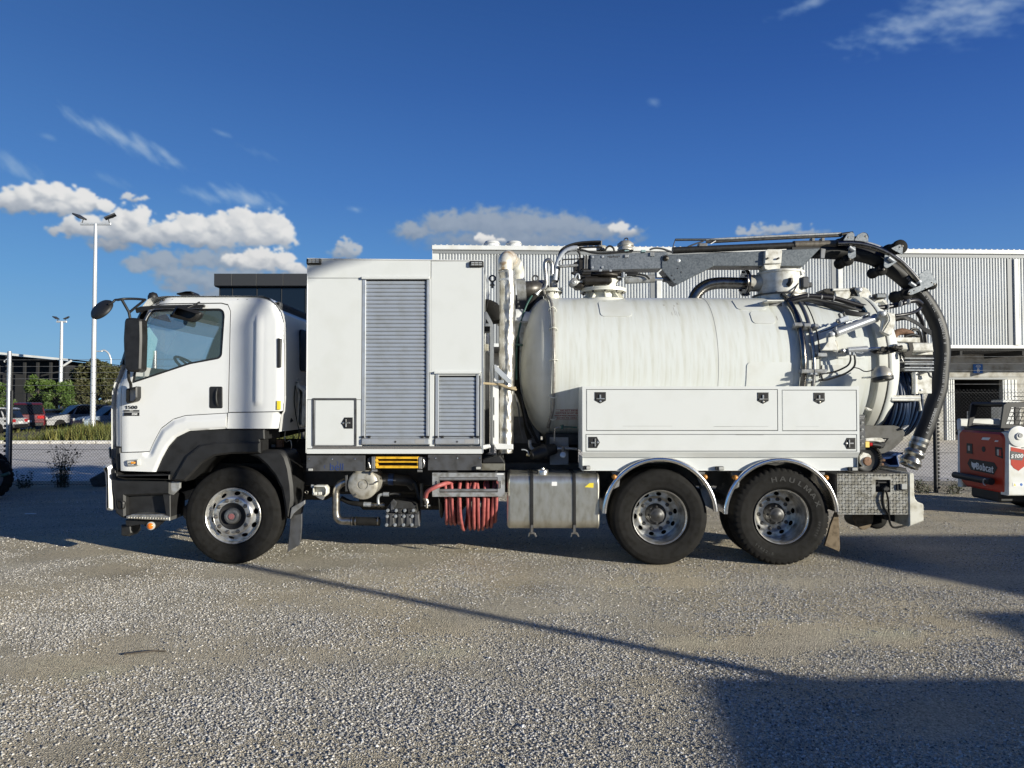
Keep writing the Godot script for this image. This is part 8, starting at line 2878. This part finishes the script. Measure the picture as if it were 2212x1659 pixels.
# ------------------------------------------------------------------ lamp posts
func lamp_post(px: float, pbase: float, ptop: float, depth: float, r0: float, r1: float, label: String, arms: Array) -> void:
	var z := CAM.z - depth
	var base := Vector3(P(px, pbase, z).x, 0, z)
	var top := P(px + 10.0 * signf(1106 - px) * 0.5, ptop, z)
	var t := thing("lamp_post", label, "lamp post", base)
	var b := MB.new()
	b.tube(PackedVector3Array([base, Vector3(base.x, top.y * 0.5, z), Vector3(base.x, top.y, z)]), [r0, (r0 + r1) * 0.5, r1], 12)
	part(t, "pole", b, m.galv_pole)
	b = MB.new()
	var w: float = arms[0]
	b.box(Vector3(base.x, top.y, z), Vector3(w, r1 * 1.3, r1 * 1.3), 0.01)
	part(t, "crossarm", b, m.galv_pole)
	for s in [-1.0, 1.0]:
		b = MB.new()
		var c := Vector3(base.x + s * w * 0.46, top.y + arms[1], z)
		b.box(c + Vector3(s * arms[1] * 0.2, arms[1] * 0.25, 0.1), Vector3(arms[2], arms[2] * 0.14, arms[2] * 0.8), 0.01, Basis(Vector3.UP, s * 0.35) * Basis(Vector3.BACK, -0.5 if s < 0 else 0.5))
		part(t, "floodlight", b, m.charcoal)
		b = MB.new()
		b.tube(PackedVector3Array([Vector3(base.x + s * w * 0.45, top.y, z), c + Vector3(-s * 0.1, -0.02, 0), c + Vector3(s * 0.2, 0.06, 0)]), r1 * 0.3, 6)
		part(t, "bracket", b, m.charcoal)

func lamps() -> void:
	lamp_post(200, 925, 484, 40.0, 0.15, 0.09, "tall white steel lamp post with two floodlights ahead of the truck", [1.75, 0.32, 0.62])
	lamp_post(130, 900, 695, 70.0, 0.2, 0.13, "more distant thin lamp post with two floodlights left of the dark tree", [1.0, 0.3, 0.55])
	# curved street light over the tree
	var z := CAM.z - 90.0
	var p := [P(437 * 0.5, 758, z), P(226, 757, z), P(234, 763, z), P(238, 772, z), P(240, 790, z)]
	var base := Vector3(p[4].x, 0, z)
	var t := thing("street_light", "far curved grey street light above the dark tree beside the cab", "street light", base)
	var b := MB.new()
	b.tube(smooth(PackedVector3Array([base, p[4], p[3], p[2], p[1], p[0]]), 4), 0.11, 8)
	part(t, "pole", b, m.galv_pole)
	b = MB.new()
	b.box(p[0] + Vector3(-0.2, -0.05, 0), Vector3(0.8, 0.14, 0.3), 0.04)
	part(t, "lantern", b, m.galv_pole)

# ------------------------------------------------------------------ parked cars
func car(px: float, depth: float, yaw: float, body: Material, label: String, kind: int, length := 4.5, high := 1.66) -> void:
	var z := CAM.z - depth
	var at := Vector3(P(px, 900, z).x, 0, z)
	var t := thing("parked_car", label, "car", at, "cars parked beyond the grass verge")
	t.rotation.y = yaw
	var xf := Transform3D()
	var h := length * 0.5
	var b := MB.new()
	# lower body in profile, x forward
	var k := high / 1.66
	var lowp := [Vector2(-h, 0.34), Vector2(-h - 0.02, 0.62), Vector2(-h + 0.04, 0.95 * k), Vector2(-h + 0.3, 1.02 * k), Vector2(h * 0.42, 0.98 * k), Vector2(h * 0.78, 0.86 * k), Vector2(h * 0.97, 0.68 * k), Vector2(h, 0.45), Vector2(h * 0.98, 0.28)]
	for s in [1, -1]:
		var cx: float = h * 0.62 * s
		for i in 7:
			var a := PI * i / 6.0
			lowp.append(Vector2(cx + 0.37 * cos(a), 0.28 + 0.37 * sin(a)))
	b.plate(PackedVector2Array(lowp), 0.9, -0.9, 0.07)
	piece(t, "body", b.mesh(), body).position = Vector3()
	var gl: PackedVector2Array
	var rf: PackedVector2Array
	if kind == 0:   # tall hatchback or utility
		gl = PackedVector2Array([Vector2(-h + 0.12, 1.0 * k), Vector2(-h + 0.42, 1.56 * k), Vector2(h * 0.1, 1.58 * k), Vector2(h * 0.45, 0.98 * k)])
		rf = PackedVector2Array([Vector2(-h + 0.3, 1.53 * k), Vector2(-h + 0.5, 1.64 * k), Vector2(-h * 0.2, 1.66 * k), Vector2(h * 0.06, 1.6 * k), Vector2(h * 0.13, 1.54 * k)])
	else:
		gl = PackedVector2Array([Vector2(-h + 0.5, 0.98 * k), Vector2(-h * 0.45, 1.42 * k), Vector2(h * 0.02, 1.44 * k), Vector2(h * 0.44, 0.97 * k)])
		rf = PackedVector2Array([Vector2(-h * 0.56, 1.38 * k), Vector2(-h * 0.38, 1.48 * k), Vector2(-h * 0.05, 1.49 * k), Vector2(h * 0.06, 1.42 * k)])
	b = MB.new()
	b.plate(gl, 0.76, -0.76, 0.12)
	piece(t, "window", b.mesh(), m.dark_glass).position = Vector3()
	b = MB.new()
	b.plate(rf, 0.74, -0.74, 0.08)
	piece(t, "roof", b.mesh(), body).position = Vector3()
	for s in [-1.0, 1.0]:
		var xm := (gl[1].x + gl[2].x) * 0.5
		for x in [gl[0].x + 0.32, xm, gl[3].x - 0.42]:
			b = MB.new()
			var yt := 1.5 * k if kind == 0 else 1.4 * k
			var lean := 0.22 if x < xm - 0.3 else (-0.3 if x > xm + 0.3 else 0.0)
			b.tube(PackedVector3Array([Vector3(x, 0.98 * k, s * 0.86), Vector3(x + lean, yt, s * 0.7)]), 0.045, 6)
			piece(t, "pillar", b.mesh(), body).position = Vector3()
	for sx in [-1.0, 1.0]:
		for sz in [-1.0, 1.0]:
			b = MB.new()
			b.lathe([Vector2(0.0, -0.11), Vector2(0.3, -0.11), Vector2(0.33, -0.06), Vector2(0.33, 0.06), Vector2(0.3, 0.11), Vector2(0.21, 0.11)], Vector3(), Vector3.BACK, 20)
			var wv := piece(t, "wheel", b.mesh(), m.rubber)
			wv.position = Vector3(sx * h * 0.62, 0.33, sz * 0.8)
			b = MB.new()
			b.lathe([Vector2(0.21, 0.1 * sz), Vector2(0.2, 0.08 * sz), Vector2(0.06, 0.1 * sz), Vector2(0.0, 0.1 * sz)], Vector3(), Vector3.BACK, 18)
			var rm := MeshInstance3D.new()
			rm.name = "rim"
			rm.mesh = b.mesh()
			rm.material_override = m.rim
			wv.add_child(rm)
		for sz in [-1.0, 1.0]:
			b = MB.new()
			b.box(Vector3(sx * (h - 0.04), 0.8 * k if sx < 0 else 0.7 * k, sz * 0.66), Vector3(0.12, 0.2, 0.36), 0.03)
			piece(t, "tail_lamp" if sx < 0 else "headlamp", b.mesh(), m.red if sx < 0 else m.lens).position = Vector3()
	b = MB.new()
	b.box(Vector3(-h - 0.03, 0.62, 0), Vector3(0.02, 0.12, 0.4), 0.0)
	piece(t, "number_plate", b.mesh(), m.print_white).position = Vector3()
	b = MB.new()
	b.box(Vector3(-h - 0.02, 0.42, 0), Vector3(0.1, 0.22, 1.6), 0.03)
	piece(t, "rear_bumper", b.mesh(), m.plastic).position = Vector3()

func cars() -> void:
	car(-42, 41.0, PI + 0.15, m.car_white, "white hatchback parked at the left edge behind the white fence post", 0, 4.2, 1.5)
	car(62, 46.0, 2.15, m.car_red, "dark red sport utility car parked tail towards the yard", 0, 4.5, 1.78)
	car(112, 50.0, 2.35, m.car_dark, "dark grey sedan parked right of the red car", 1, 4.6, 1.5)
	car(166, 49.0, 4.05, m.car_silver, "silver station wagon parked between the two lamp posts", 0, 4.3, 1.65)
	car(240, 47.0, 4.1, m.car_blue, "pale blue car parked beside the cab front", 0, 4.2, 1.6)

# ------------------------------------------------------------------ machines at the frame's edges
func loader() -> void:
	# a skid steer seen from behind and from its right side; x runs along it
	var zn := CAM.z - 10.9
	var zf := zn - 1.1
	var xr := P(2177, 1000, zn).x
	var t := thing("skid_steer_loader", "red and white skid-steer loader parked beside the fence at the right edge", "skid-steer loader", Vector3(xr + 1.0, 0, (zn + zf) * 0.5))
	var Y := func(py: float) -> float:
		return P(2177, py, zn).y
	var yt: float = Y.call(942.0)
	var yb: float = Y.call(1066.0)
	# tailgate: a rounded red block
	var b := MB.new()
	b.xf = Transform3D(Basis(Vector3.UP, -PI / 2), Vector3(xr, 0, (zn + zf) * 0.5))
	var hw := (zn - zf) * 0.5
	b.plate(round_poly(PackedVector2Array([Vector2(-hw, yb + 0.12), Vector2(-hw + 0.12, yb), Vector2(hw - 0.02, yb), Vector2(hw, yb + 0.03), Vector2(hw, yt - 0.02), Vector2(hw - 0.06, yt + 0.05), Vector2(-hw + 0.06, yt + 0.06), Vector2(-hw, yt)]), 0.09, 6), 0.06, -0.25, 0.03)
	var tg := part(t, "tailgate", b, m.loader_red)
	# local frame on the tailgate: x runs to the viewer's right (towards zn), z out of the face
	var fx := Transform3D(Basis(Vector3.UP, -PI / 2), Vector3(xr - 0.06, 0, (zn + zf) * 0.5))
	var U := func(sx: float) -> float:   # C6 zoom x on the tailgate to its own x
		var px: float = 2057.3 + sx * 0.1719
		var dz := (xr - 0.06) * F / (px - 1106.0)
		return (CAM.z - dz) - (zn + zf) * 0.5
	var V := func(sx: float, sy: float) -> float:
		var px: float = 2057.3 + sx * 0.1719
		var dz := (xr - 0.06) * F / (px - 1106.0)
		return P(px, 822.9 + sy * 0.1719, CAM.z - dz).y
	var pv := func(a: Array) -> PackedVector2Array:
		var r := PackedVector2Array()
		for i in a.size() / 2:
			r.append(Vector2(U.call(float(a[i * 2])), V.call(float(a[i * 2]), float(a[i * 2 + 1]))))
		return r
	var flat := func(called: String, a: Array, z0: float, z1: float, mat: Material, par: Node3D) -> MeshInstance3D:
		var q := MB.new()
		q.xf = fx
		q.plate(pv.call(a), z0, z1, 0.003)
		return part(par, called, q, mat)
	var bd: MeshInstance3D = flat.call("badge", [175, 1035, 205, 975, 510, 1025, 550, 1090, 505, 1178, 220, 1118], 0.006, -0.01, m.loader_black, tg)
	b = MB.new()
	b.xf = fx
	var c0 := Vector2(U.call(393.0), V.call(393.0, 1093.0))
	text(b, "Bobcat", 0.105, fx.affine_inverse() * fx * Transform3D(Basis(Vector3.BACK, -0.06), Vector3(c0.x, c0.y, 0.008)), 0.004, true, 0.85)
	# the cat's head
	b.cap(MB.ccw(pv.call([232, 1012, 250, 1030, 282, 1035, 300, 1018, 296, 1060, 288, 1082, 272, 1092, 262, 1118, 252, 1092, 238, 1078, 230, 1050])), 0.009, true)
	part(bd, "lettering", b, m.print_white)
	for q in [[170, 780, 242, 790, 244, 918, 168, 908], [525, 826, 615, 838, 618, 978, 528, 940]]:
		var lm: MeshInstance3D = flat.call("tail_lamp", q, 0.006, -0.02, m.loader_black, tg)
		var cx: float = (q[0] + q[2]) * 0.5
		flat.call("lens", [cx - 16, q[1] + 32, cx + 8, q[1] + 34, cx + 8, q[5] - 40, cx - 16, q[5] - 44], 0.012, 0.0, m.lens, lm)
		if q[0] > 300:
			flat.call("lens", [cx + 8, q[1] + 34, cx + 36, q[1] + 36, cx + 36, q[5] - 34, cx + 8, q[5] - 38], 0.012, 0.0, m.red, lm)
	b = MB.new()
	b.xf = fx
	b.lathe([Vector2(0.05, -0.01), Vector2(0.045, 0.004), Vector2(0.0, 0.004)], Vector3(U.call(381.0), V.call(381.0, 858.0), 0.0), Vector3.BACK, 18)
	part(tg, "lock", b, m.loader_black)
	flat.call("sticker", [372, 708, 470, 712, 445, 745, 352, 738], 0.004, -0.01, m.print_white, tg)
	flat.call("sticker", [530, 745, 570, 748, 560, 766, 518, 764], 0.004, -0.01, m.print_white, tg)
	# black bumper bar with hook
	b = MB.new()
	b.xf = fx
	b.tube(PackedVector3Array([Vector3(U.call(100.0) - 0.06, V.call(110.0, 1185.0), 0.08), Vector3(U.call(535.0), V.call(535.0, 1265.0), 0.08)]), 0.055, 16)
	part(t, "bumper", b, m.loader_black)
	b = MB.new()
	b.xf = fx
	var hk := PackedVector3Array()
	for i in 9:
		var a := deg_to_rad(80.0 + 200.0 * i / 8.0)
		hk.append(Vector3(U.call(512.0) + 0.045 * cos(a), V.call(512.0, 1270.0) + 0.05 * sin(a), 0.15))
	b.tube(hk, 0.009, 8)
	part(t, "tow_hook", b, m.galv_light)
	# engine hood, black louvres
	b = MB.new()
	b.box(Vector3(xr + 0.35, yt + 0.07, (zn + zf) * 0.5), Vector3(0.75, 0.1, 0.95), 0.03)
	for i in 7:
		b.box(Vector3(xr + 0.1 + i * 0.09, yt + 0.13, (zn + zf) * 0.5), Vector3(0.03, 0.03, 0.85), 0.005)
	part(t, "engine_hood", b, m.loader_black)
	# white lift arm posts at both sides
	var side: PackedVector2Array = PackedVector2Array()
	for q in [[700, 650], [760, 628], [1200, 640], [1200, 1440], [700, 1442]]:
		var p := W(14, q[0], q[1], zn + 0.06)
		side.append(Vector2(p.x, p.y))
	b = MB.new()
	b.plate(side, zn + 0.06, zn - 0.1, 0.015)
	var ps := part(t, "side_panel", b, m.loader_white)
	b = MB.new()
	var q0 := PackedVector2Array()
	for p in side:
		q0.append(p)
	b.plate(q0, zf + 0.05, zf - 0.06, 0.015)
	part(t, "side_panel", b, m.loader_white)
	b = MB.new()
	b.lathe([Vector2(0.16, 0.0), Vector2(0.155, 0.02), Vector2(0.1, 0.03), Vector2(0.06, 0.03), Vector2(0.05, 0.05), Vector2(0.0, 0.05)], W(14, 822, 695, zn + 0.06), Vector3.BACK, 32)
	part(ps, "pivot_boss", b, m.loader_white)
	b = MB.new()
	b.lathe([Vector2(0.035, 0.05), Vector2(0.03, 0.06), Vector2(0.0, 0.06)], W(14, 826, 683, zn + 0.06), Vector3.BACK, 20)
	part(ps, "pivot_pin", b, m.paint_grey)
	var zd := zn + 0.063
	ply(ps, "red_flash", 14, [735, 828, 1100, 905, 1100, 1060, 900, 1078, 832, 1130, 775, 1098, 736, 1050], zd, zd - 0.006, m.loader_red, 0.0)
	var db := ply(ps, "name_plate", 14, [735, 880, 880, 905, 902, 940, 875, 1000, 732, 985], zd + 0.003, zd - 0.003, m.dark_grey, 0.0)
	b = MB.new()
	var sc := W(14, 812, 945, zd)
	text(b, "S100", 0.056, Transform3D(Basis(Vector3(1, 0.04, 0), Vector3(0.25, 1, 0), Vector3.BACK), Vector3(sc.x, sc.y, zd + 0.0045)), 0.002, true, 1.1)
	part(db, "lettering", b, m.print_white)
	var lb := rc(ps, "warning_label", 14, 762, 1280, 888, 1325, zd, zd - 0.004, m.print_white, 0.0)
	ply(lb, "warning_mark", 14, [770, 1318, 784, 1286, 800, 1318], zd + 0.001, zd - 0.003, m.sticker_yellow, 0.0)
	lt(lb, "warning_mark", W(14, 866, 1302, zd), Vector3.BACK, [Vector2(0.022, 0.0), Vector2(0.0, 0.001)], m.sign_blue, 18)
	for y in [845, 790]:
		rc(ps, "caption", 14, 866, y - 10, 900, y, zd, zd - 0.004, m.print, 0.0)
	# cab with barred window
	var cb := PackedVector2Array()
	for q in [[610, 590], [650, 300], [690, 275], [1300, 272], [1300, 640], [700, 640]]:
		var p := W(14, q[0], q[1], zn - 0.12)
		cb.append(Vector2(p.x, p.y))
	var ch := PackedVector2Array()
	for q in [[668, 545], [735, 330], [1240, 330], [1240, 585]]:
		var p := W(14, q[0], q[1], zn - 0.12)
		ch.append(Vector2(p.x, p.y))
	for z in [zn - 0.12, zf + 0.2]:
		b = MB.new()
		b.drape(cb, [ch], 0.08, func(_p: Vector2) -> float: return z, 0.04)
		part(t, "cab_frame", b, m.loader_black)
	b = MB.new()
	b.box(Vector3((cb[1].x + cb[3].x) * 0.5 + 0.03, cb[2].y - 0.02, (zn + zf) * 0.5), Vector3(cb[3].x - cb[1].x, 0.06, 0.85), 0.02)
	part(t, "cab_roof", b, m.loader_black)
	b = MB.new()
	for i in 16:
		var x := ch[0].x - 0.1 + i * 0.075
		b.tube(PackedVector3Array([Vector3(maxf(x, ch[0].x), ch[0].y - 0.02, zn - 0.125), Vector3(x + 0.12, ch[1].y, zn - 0.125)]), 0.006, 4)
	for i in 8:
		var y := ch[0].y + i * 0.062
		b.tube(PackedVector3Array([Vector3(ch[0].x + i * 0.018, y, zn - 0.125), Vector3(ch[2].x, y - 0.02, zn - 0.125)]), 0.006, 4)
	part(t, "window_mesh", b, m.loader_black).set_meta("kind", "stuff")
	b = MB.new()
	b.box(Vector3(cb[0].x + 0.6, 0.9, (zn + zf) * 0.5), Vector3(0.5, 0.5, 0.5), 0.05)
	part(t, "seat", b, m.loader_black)
	var fl := PackedVector2Array()
	for q in [[248, 600], [300, 584], [560, 596], [560, 690], [252, 690]]:
		pass
	b = MB.new()
	b.box(Vector3(xr + 0.35, yt + 0.14, zf - 0.02), Vector3(0.8, 0.2, 0.1), 0.02)
	part(t, "far_arm", b, m.loader_white)
	lt(t, "exhaust_stub", W(14, 568, 690, (zn + zf) * 0.5 + 0.3), Vector3.UP, [Vector2(0.05, -0.08), Vector2(0.05, 0.03), Vector2(0.035, 0.04), Vector2(0.0, 0.03)], m.loader_black, 16)
	# chassis and wheels
	b = MB.new()
	b.box(Vector3(xr + 1.0, 0.33, (zn + zf) * 0.5), Vector3(2.0, 0.24, 0.7), 0.03)
	part(t, "chassis", b, m.loader_black)
	for wx in [0.62, 1.65]:
		for wz in [zn + 0.08, zf - 0.1]:
			b = MB.new()
			b.lathe([Vector2(0.0, -0.1), Vector2(0.33, -0.12), Vector2(0.36, -0.08), Vector2(0.36, 0.08), Vector2(0.33, 0.12), Vector2(0.19, 0.11), Vector2(0.16, 0.04), Vector2(0.0, 0.04)], Vector3(xr + wx + 0.5, 0.36, wz), Vector3.BACK, 28)
			part(t, "wheel", b, m.rubber)

func trailer() -> void:
	# only the wheel of this plant trailer reaches into the picture
	var z := CAM.z - 12.9
	var xe := P(20, 1030, z).x
	var r := 0.40
	var c := Vector3(xe - r, r, z)
	var t := thing("plant_trailer", "black-tyred plant trailer at the left edge, mostly out of frame", "trailer", Vector3(c.x, 0, z - 0.9))
	var turn := Transform3D(Basis(Vector3.UP, 0.64), c) * Transform3D(Basis(), -c)
	for q in [[z, 1.0], [z - 1.8, -1.0]]:
		var b := MB.new()
		b.xf = turn
		var rows := []
		for p in [[0.24, 0.12], [0.34, 0.14], [0.385, 0.12], [0.4, 0.08], [0.4, -0.08], [0.385, -0.12], [0.34, -0.14], [0.2, -0.12]]:
			var row := PackedVector3Array()
			for j in 96:
				var a := TAU * j / 96
				var rr: float = p[0] - (0.018 if p[0] > 0.38 and j % 4 == 0 else 0.0)
				row.append(Vector3(c.x + rr * cos(a), r + rr * sin(a), q[0] + p[1]))
			rows.append(row)
		b.grid(rows, true)
		var w := part(t, "tyre", b, m.rubber)
		b = MB.new()
		b.xf = turn
		b.lathe([Vector2(0.25, 0.1), Vector2(0.23, 0.12), Vector2(0.2, 0.05), Vector2(0.08, 0.06), Vector2(0.0, 0.07)], Vector3(c.x, r, q[0]), Vector3.BACK, 28)
		part(w, "rim", b, m.grey)
	var b := MB.new()
	b.xf = turn
	b.cyl(Vector3(c.x, r, z - 0.2), Vector3(c.x, r, z - 1.7), 0.05)
	part(t, "axle", b, m.black)
	tb(t, "tie_strap", 16, [20, 752, z + 0.15, 60, 742, z + 0.16, 104, 725, z + 0.15], 0.03, m.green, true, 8)
	b = MB.new()
	b.xf = turn
	b.box(Vector3(c.x - 2.3, 0.62, z - 0.9), Vector3(3.4, 0.14, 1.5), 0.02)
	part(t, "deck", b, m.dark_grey)
	b = MB.new()
	b.xf = turn
	b.box(Vector3(c.x - 2.3, 1.0, z - 0.9), Vector3(2.8, 0.6, 1.45), 0.03)
	part(t, "load_tray", b, m.grey)

# what stands behind and beside the photographer and throws the long shadows
func caster_point(g: Vector3, h: float) -> Vector3:
	var l := h / sun_to.y
	return g + sun_to * l

func outside() -> void:
	var pole_at := G(1100, 1340) + Vector3(sun_to.x, 0, sun_to.z).normalized() * 14.0
	var t := thing("street_lamp", "tall galvanised street lamp with a curved arm standing behind the viewer", "street lamp", Vector3(pole_at.x, 0, pole_at.z))
	var b := MB.new()
	var p := Vector3(pole_at.x, 0, pole_at.z)
	var d := (p - P(568, 1222, 0.0)).length()
	var h := 2.72 + d * sun_to.y / sqrt(1 - sun_to.y * sun_to.y)
	b.tube(smooth(PackedVector3Array([p, p + Vector3(0, h * 0.5, 0), p + Vector3(0, h - 0.4, 0), p + Vector3(0.03, h, 0), p + Vector3(0.22, h + 0.28, 0), p + Vector3(0.5, h + 0.46, 0), p + Vector3(0.85, h + 0.61, 0), p + Vector3(1.8, h + 0.85, 0)]), 6), 0.066, 14)
	part(t, "pole", b, m.galv_pole)
	b = MB.new()
	b.box(p + Vector3(2.1, h + 0.9, 0), Vector3(0.7, 0.14, 0.28), 0.05)
	part(t, "lantern", b, m.galv_pole)
	# a steel skip bin close by, its far top edge marking the great shadow
	var c := caster_point(G(1515, 1467), 1.5)
	t = thing("skip_bin", "rusty blue steel skip bin standing right beside the viewer", "skip bin", Vector3(c.x + 0.95, 0, c.z + 1.0))
	for q in [[Vector3(0.95, 0.78, 0.03), Vector3(1.9, 1.36, 0.06)], [Vector3(0.95, 0.78, 1.97), Vector3(1.9, 1.36, 0.06)], [Vector3(0.03, 0.78, 1.0), Vector3(0.06, 1.36, 1.88), 0.03], [Vector3(1.87, 0.78, 1.0), Vector3(0.06, 1.36, 1.88)]]:
		b = MB.new()
		b.box(Vector3(c.x, 0, c.z) + q[0], q[1], 0.01, Basis(Vector3.RIGHT, -(q[2] if q.size() > 2 else 0.0)))
		part(t, "side_plate", b, m.blue)
	b = MB.new()
	b.box(Vector3(c.x + 0.95, 0.12, c.z + 1.0), Vector3(1.88, 0.1, 1.98), 0.01)
	part(t, "floor_plate", b, m.blue)
	b = MB.new()
	for q in [[Vector3(0.95, 1.47, 0.0), Vector3(2.0, 0.06, 0.1)], [Vector3(0.95, 1.47, 2.0), Vector3(2.0, 0.06, 0.1)], [Vector3(0.0, 1.5, 1.0), Vector3(0.1, 0.07, 1.9), 0.03], [Vector3(1.9, 1.471, 1.0), Vector3(0.1, 0.06, 1.9)]]:
		b.box(Vector3(c.x, 0, c.z) + q[0], q[1], 0.01, Basis(Vector3.RIGHT, -(q[2] if q.size() > 2 else 0.0)))
	part(t, "top_rail", b, m.rust)
	for x in [0.3, 0.95, 1.6]:
		b = MB.new()
		b.box(Vector3(c.x + x, 0.75, c.z - 0.03), Vector3(0.08, 1.3, 0.06), 0.01)
		part(t, "rib", b, m.blue)
	b = MB.new()
	b.box(Vector3(c.x + 0.95, 0.8, c.z + 1.0), Vector3(1.7, 1.2, 1.8), 0.3)
	part(t, "rubble_load", b, m.soil)
	# stacked crates and a site hut to the right
	c = caster_point(G(2068, 1320), 1.6)
	t = thing("timber_crate", "tall grey timber crate standing right of the viewer", "crate", Vector3(c.x + 1.0, 0, c.z + 0.7))
	b = MB.new()
	b.box(Vector3(c.x + 1.0, 0.8, c.z + 0.7), Vector3(2.0, 1.6, 1.4), 0.02)
	part(t, "crate_body", b, m.wood)
	for i in 5:
		b = MB.new()
		b.box(Vector3(c.x + 1.0, 0.2 + i * 0.3, c.z + 1.41), Vector3(2.0, 0.2, 0.03), 0.004)
		part(t, "plank", b, m.wood)
	var g0 := G(1600, 1155)
	var tip := Vector3(2.75, 0, g0.z)
	var a := caster_point(tip, 2.6)
	var e := caster_point(G(2212, 1291), 2.6)
	t = thing("site_hut", "white flat-roofed site hut standing right of the yard", "hut", Vector3(a.x + 3.5, 0, a.z + 1.5))
	b = MB.new()
	var up := Transform3D(Basis(Vector3.RIGHT, -PI / 2), Vector3())
	b.xf = up
	b.plate(PackedVector2Array([Vector2(a.x, -a.z), Vector2(a.x + 8.0, -a.z), Vector2(a.x + 8.0, -e.z), Vector2(e.x, -e.z)]), 2.6, 0.0, 0.02)
	part(t, "hut_body", b, m.panel)
	b = MB.new()
	b.box(Vector3(a.x + 5.0, 1.05, e.z + 0.02), Vector3(0.9, 2.1, 0.06), 0.01)
	part(t, "door", b, m.grey)

func litter() -> void:
	# a twig and a scrap lying on the stones
	var b := MB.new()
	var p0 := G(268, 1417)
	var p1 := G(358, 1411)
	b.tube(smooth(PackedVector3Array([p0 + Vector3(0, 0.012, 0), p0.lerp(p1, 0.4) + Vector3(0, 0.02, 0.01), p0.lerp(p1, 0.75) + Vector3(0, 0.018, -0.01), p1 + Vector3(0, 0.012, 0)])), 0.006, 6)
	var t := thing("dry_twig", "thin dry twig lying on the gravel in the left foreground", "twig", p0)
	part(t, "stem", b, m.bark)
	b = MB.new()
	var q := G(66, 1304)
	var pr := P(60, 1111, -4.0)
	q = G(66, 1111)
	b.box(q + Vector3(0, 0.01, 0), Vector3(0.16, 0.012, 0.03), 0.002, Basis(Vector3.UP, 0.1))
	t = thing("paper_scrap", "small white scrap lying in the shadow ahead of the cab", "scrap", q)
	part(t, "sheet", b, m.print_white)
	q = G(210, 1050)
	b = MB.new()
	b.box(q + Vector3(0.15, 0.14, 0), Vector3(0.45, 0.28, 0.25), 0.02, Basis(Vector3.BACK, 0.5))
	t = thing("wheel_chock", "dark chock on the ground in front of the truck bumper", "chock", q)
	part(t, "wedge", b, m.dark_grey)

func _ready() -> void:
	materials()
	stage()
	ground()
	warehouse()
	office()
	shed()
	fence()
	plants()
	lamps()
	cars()
	T = thing("vacuum_truck", "white vacuum tanker truck with roller-shutter box, tank and hose boom", "truck", Vector3(0, 0, -1.2))
	cab()
	wheel("front_wheel", Vector3(W(2, 1412, 1075, -0.1).x, 0.53, -0.1), 0.53, true, false)
	wheel("rear_wheel", Vector3(W(6, 1522, 1330, -0.06).x, 0.52, -0.06), 0.522, false, false)
	wheel("rear_wheel", Vector3(W(8, 686, 1247, -0.06).x, 0.525, -0.06), 0.527, false, true, "HAULMAX")
	box_body()
	under_box()
	gap()
	tank()
	tool_box()
	fuel_tank()
	boom()
	rear()
	loader()
	trailer()
	outside()
	litter()
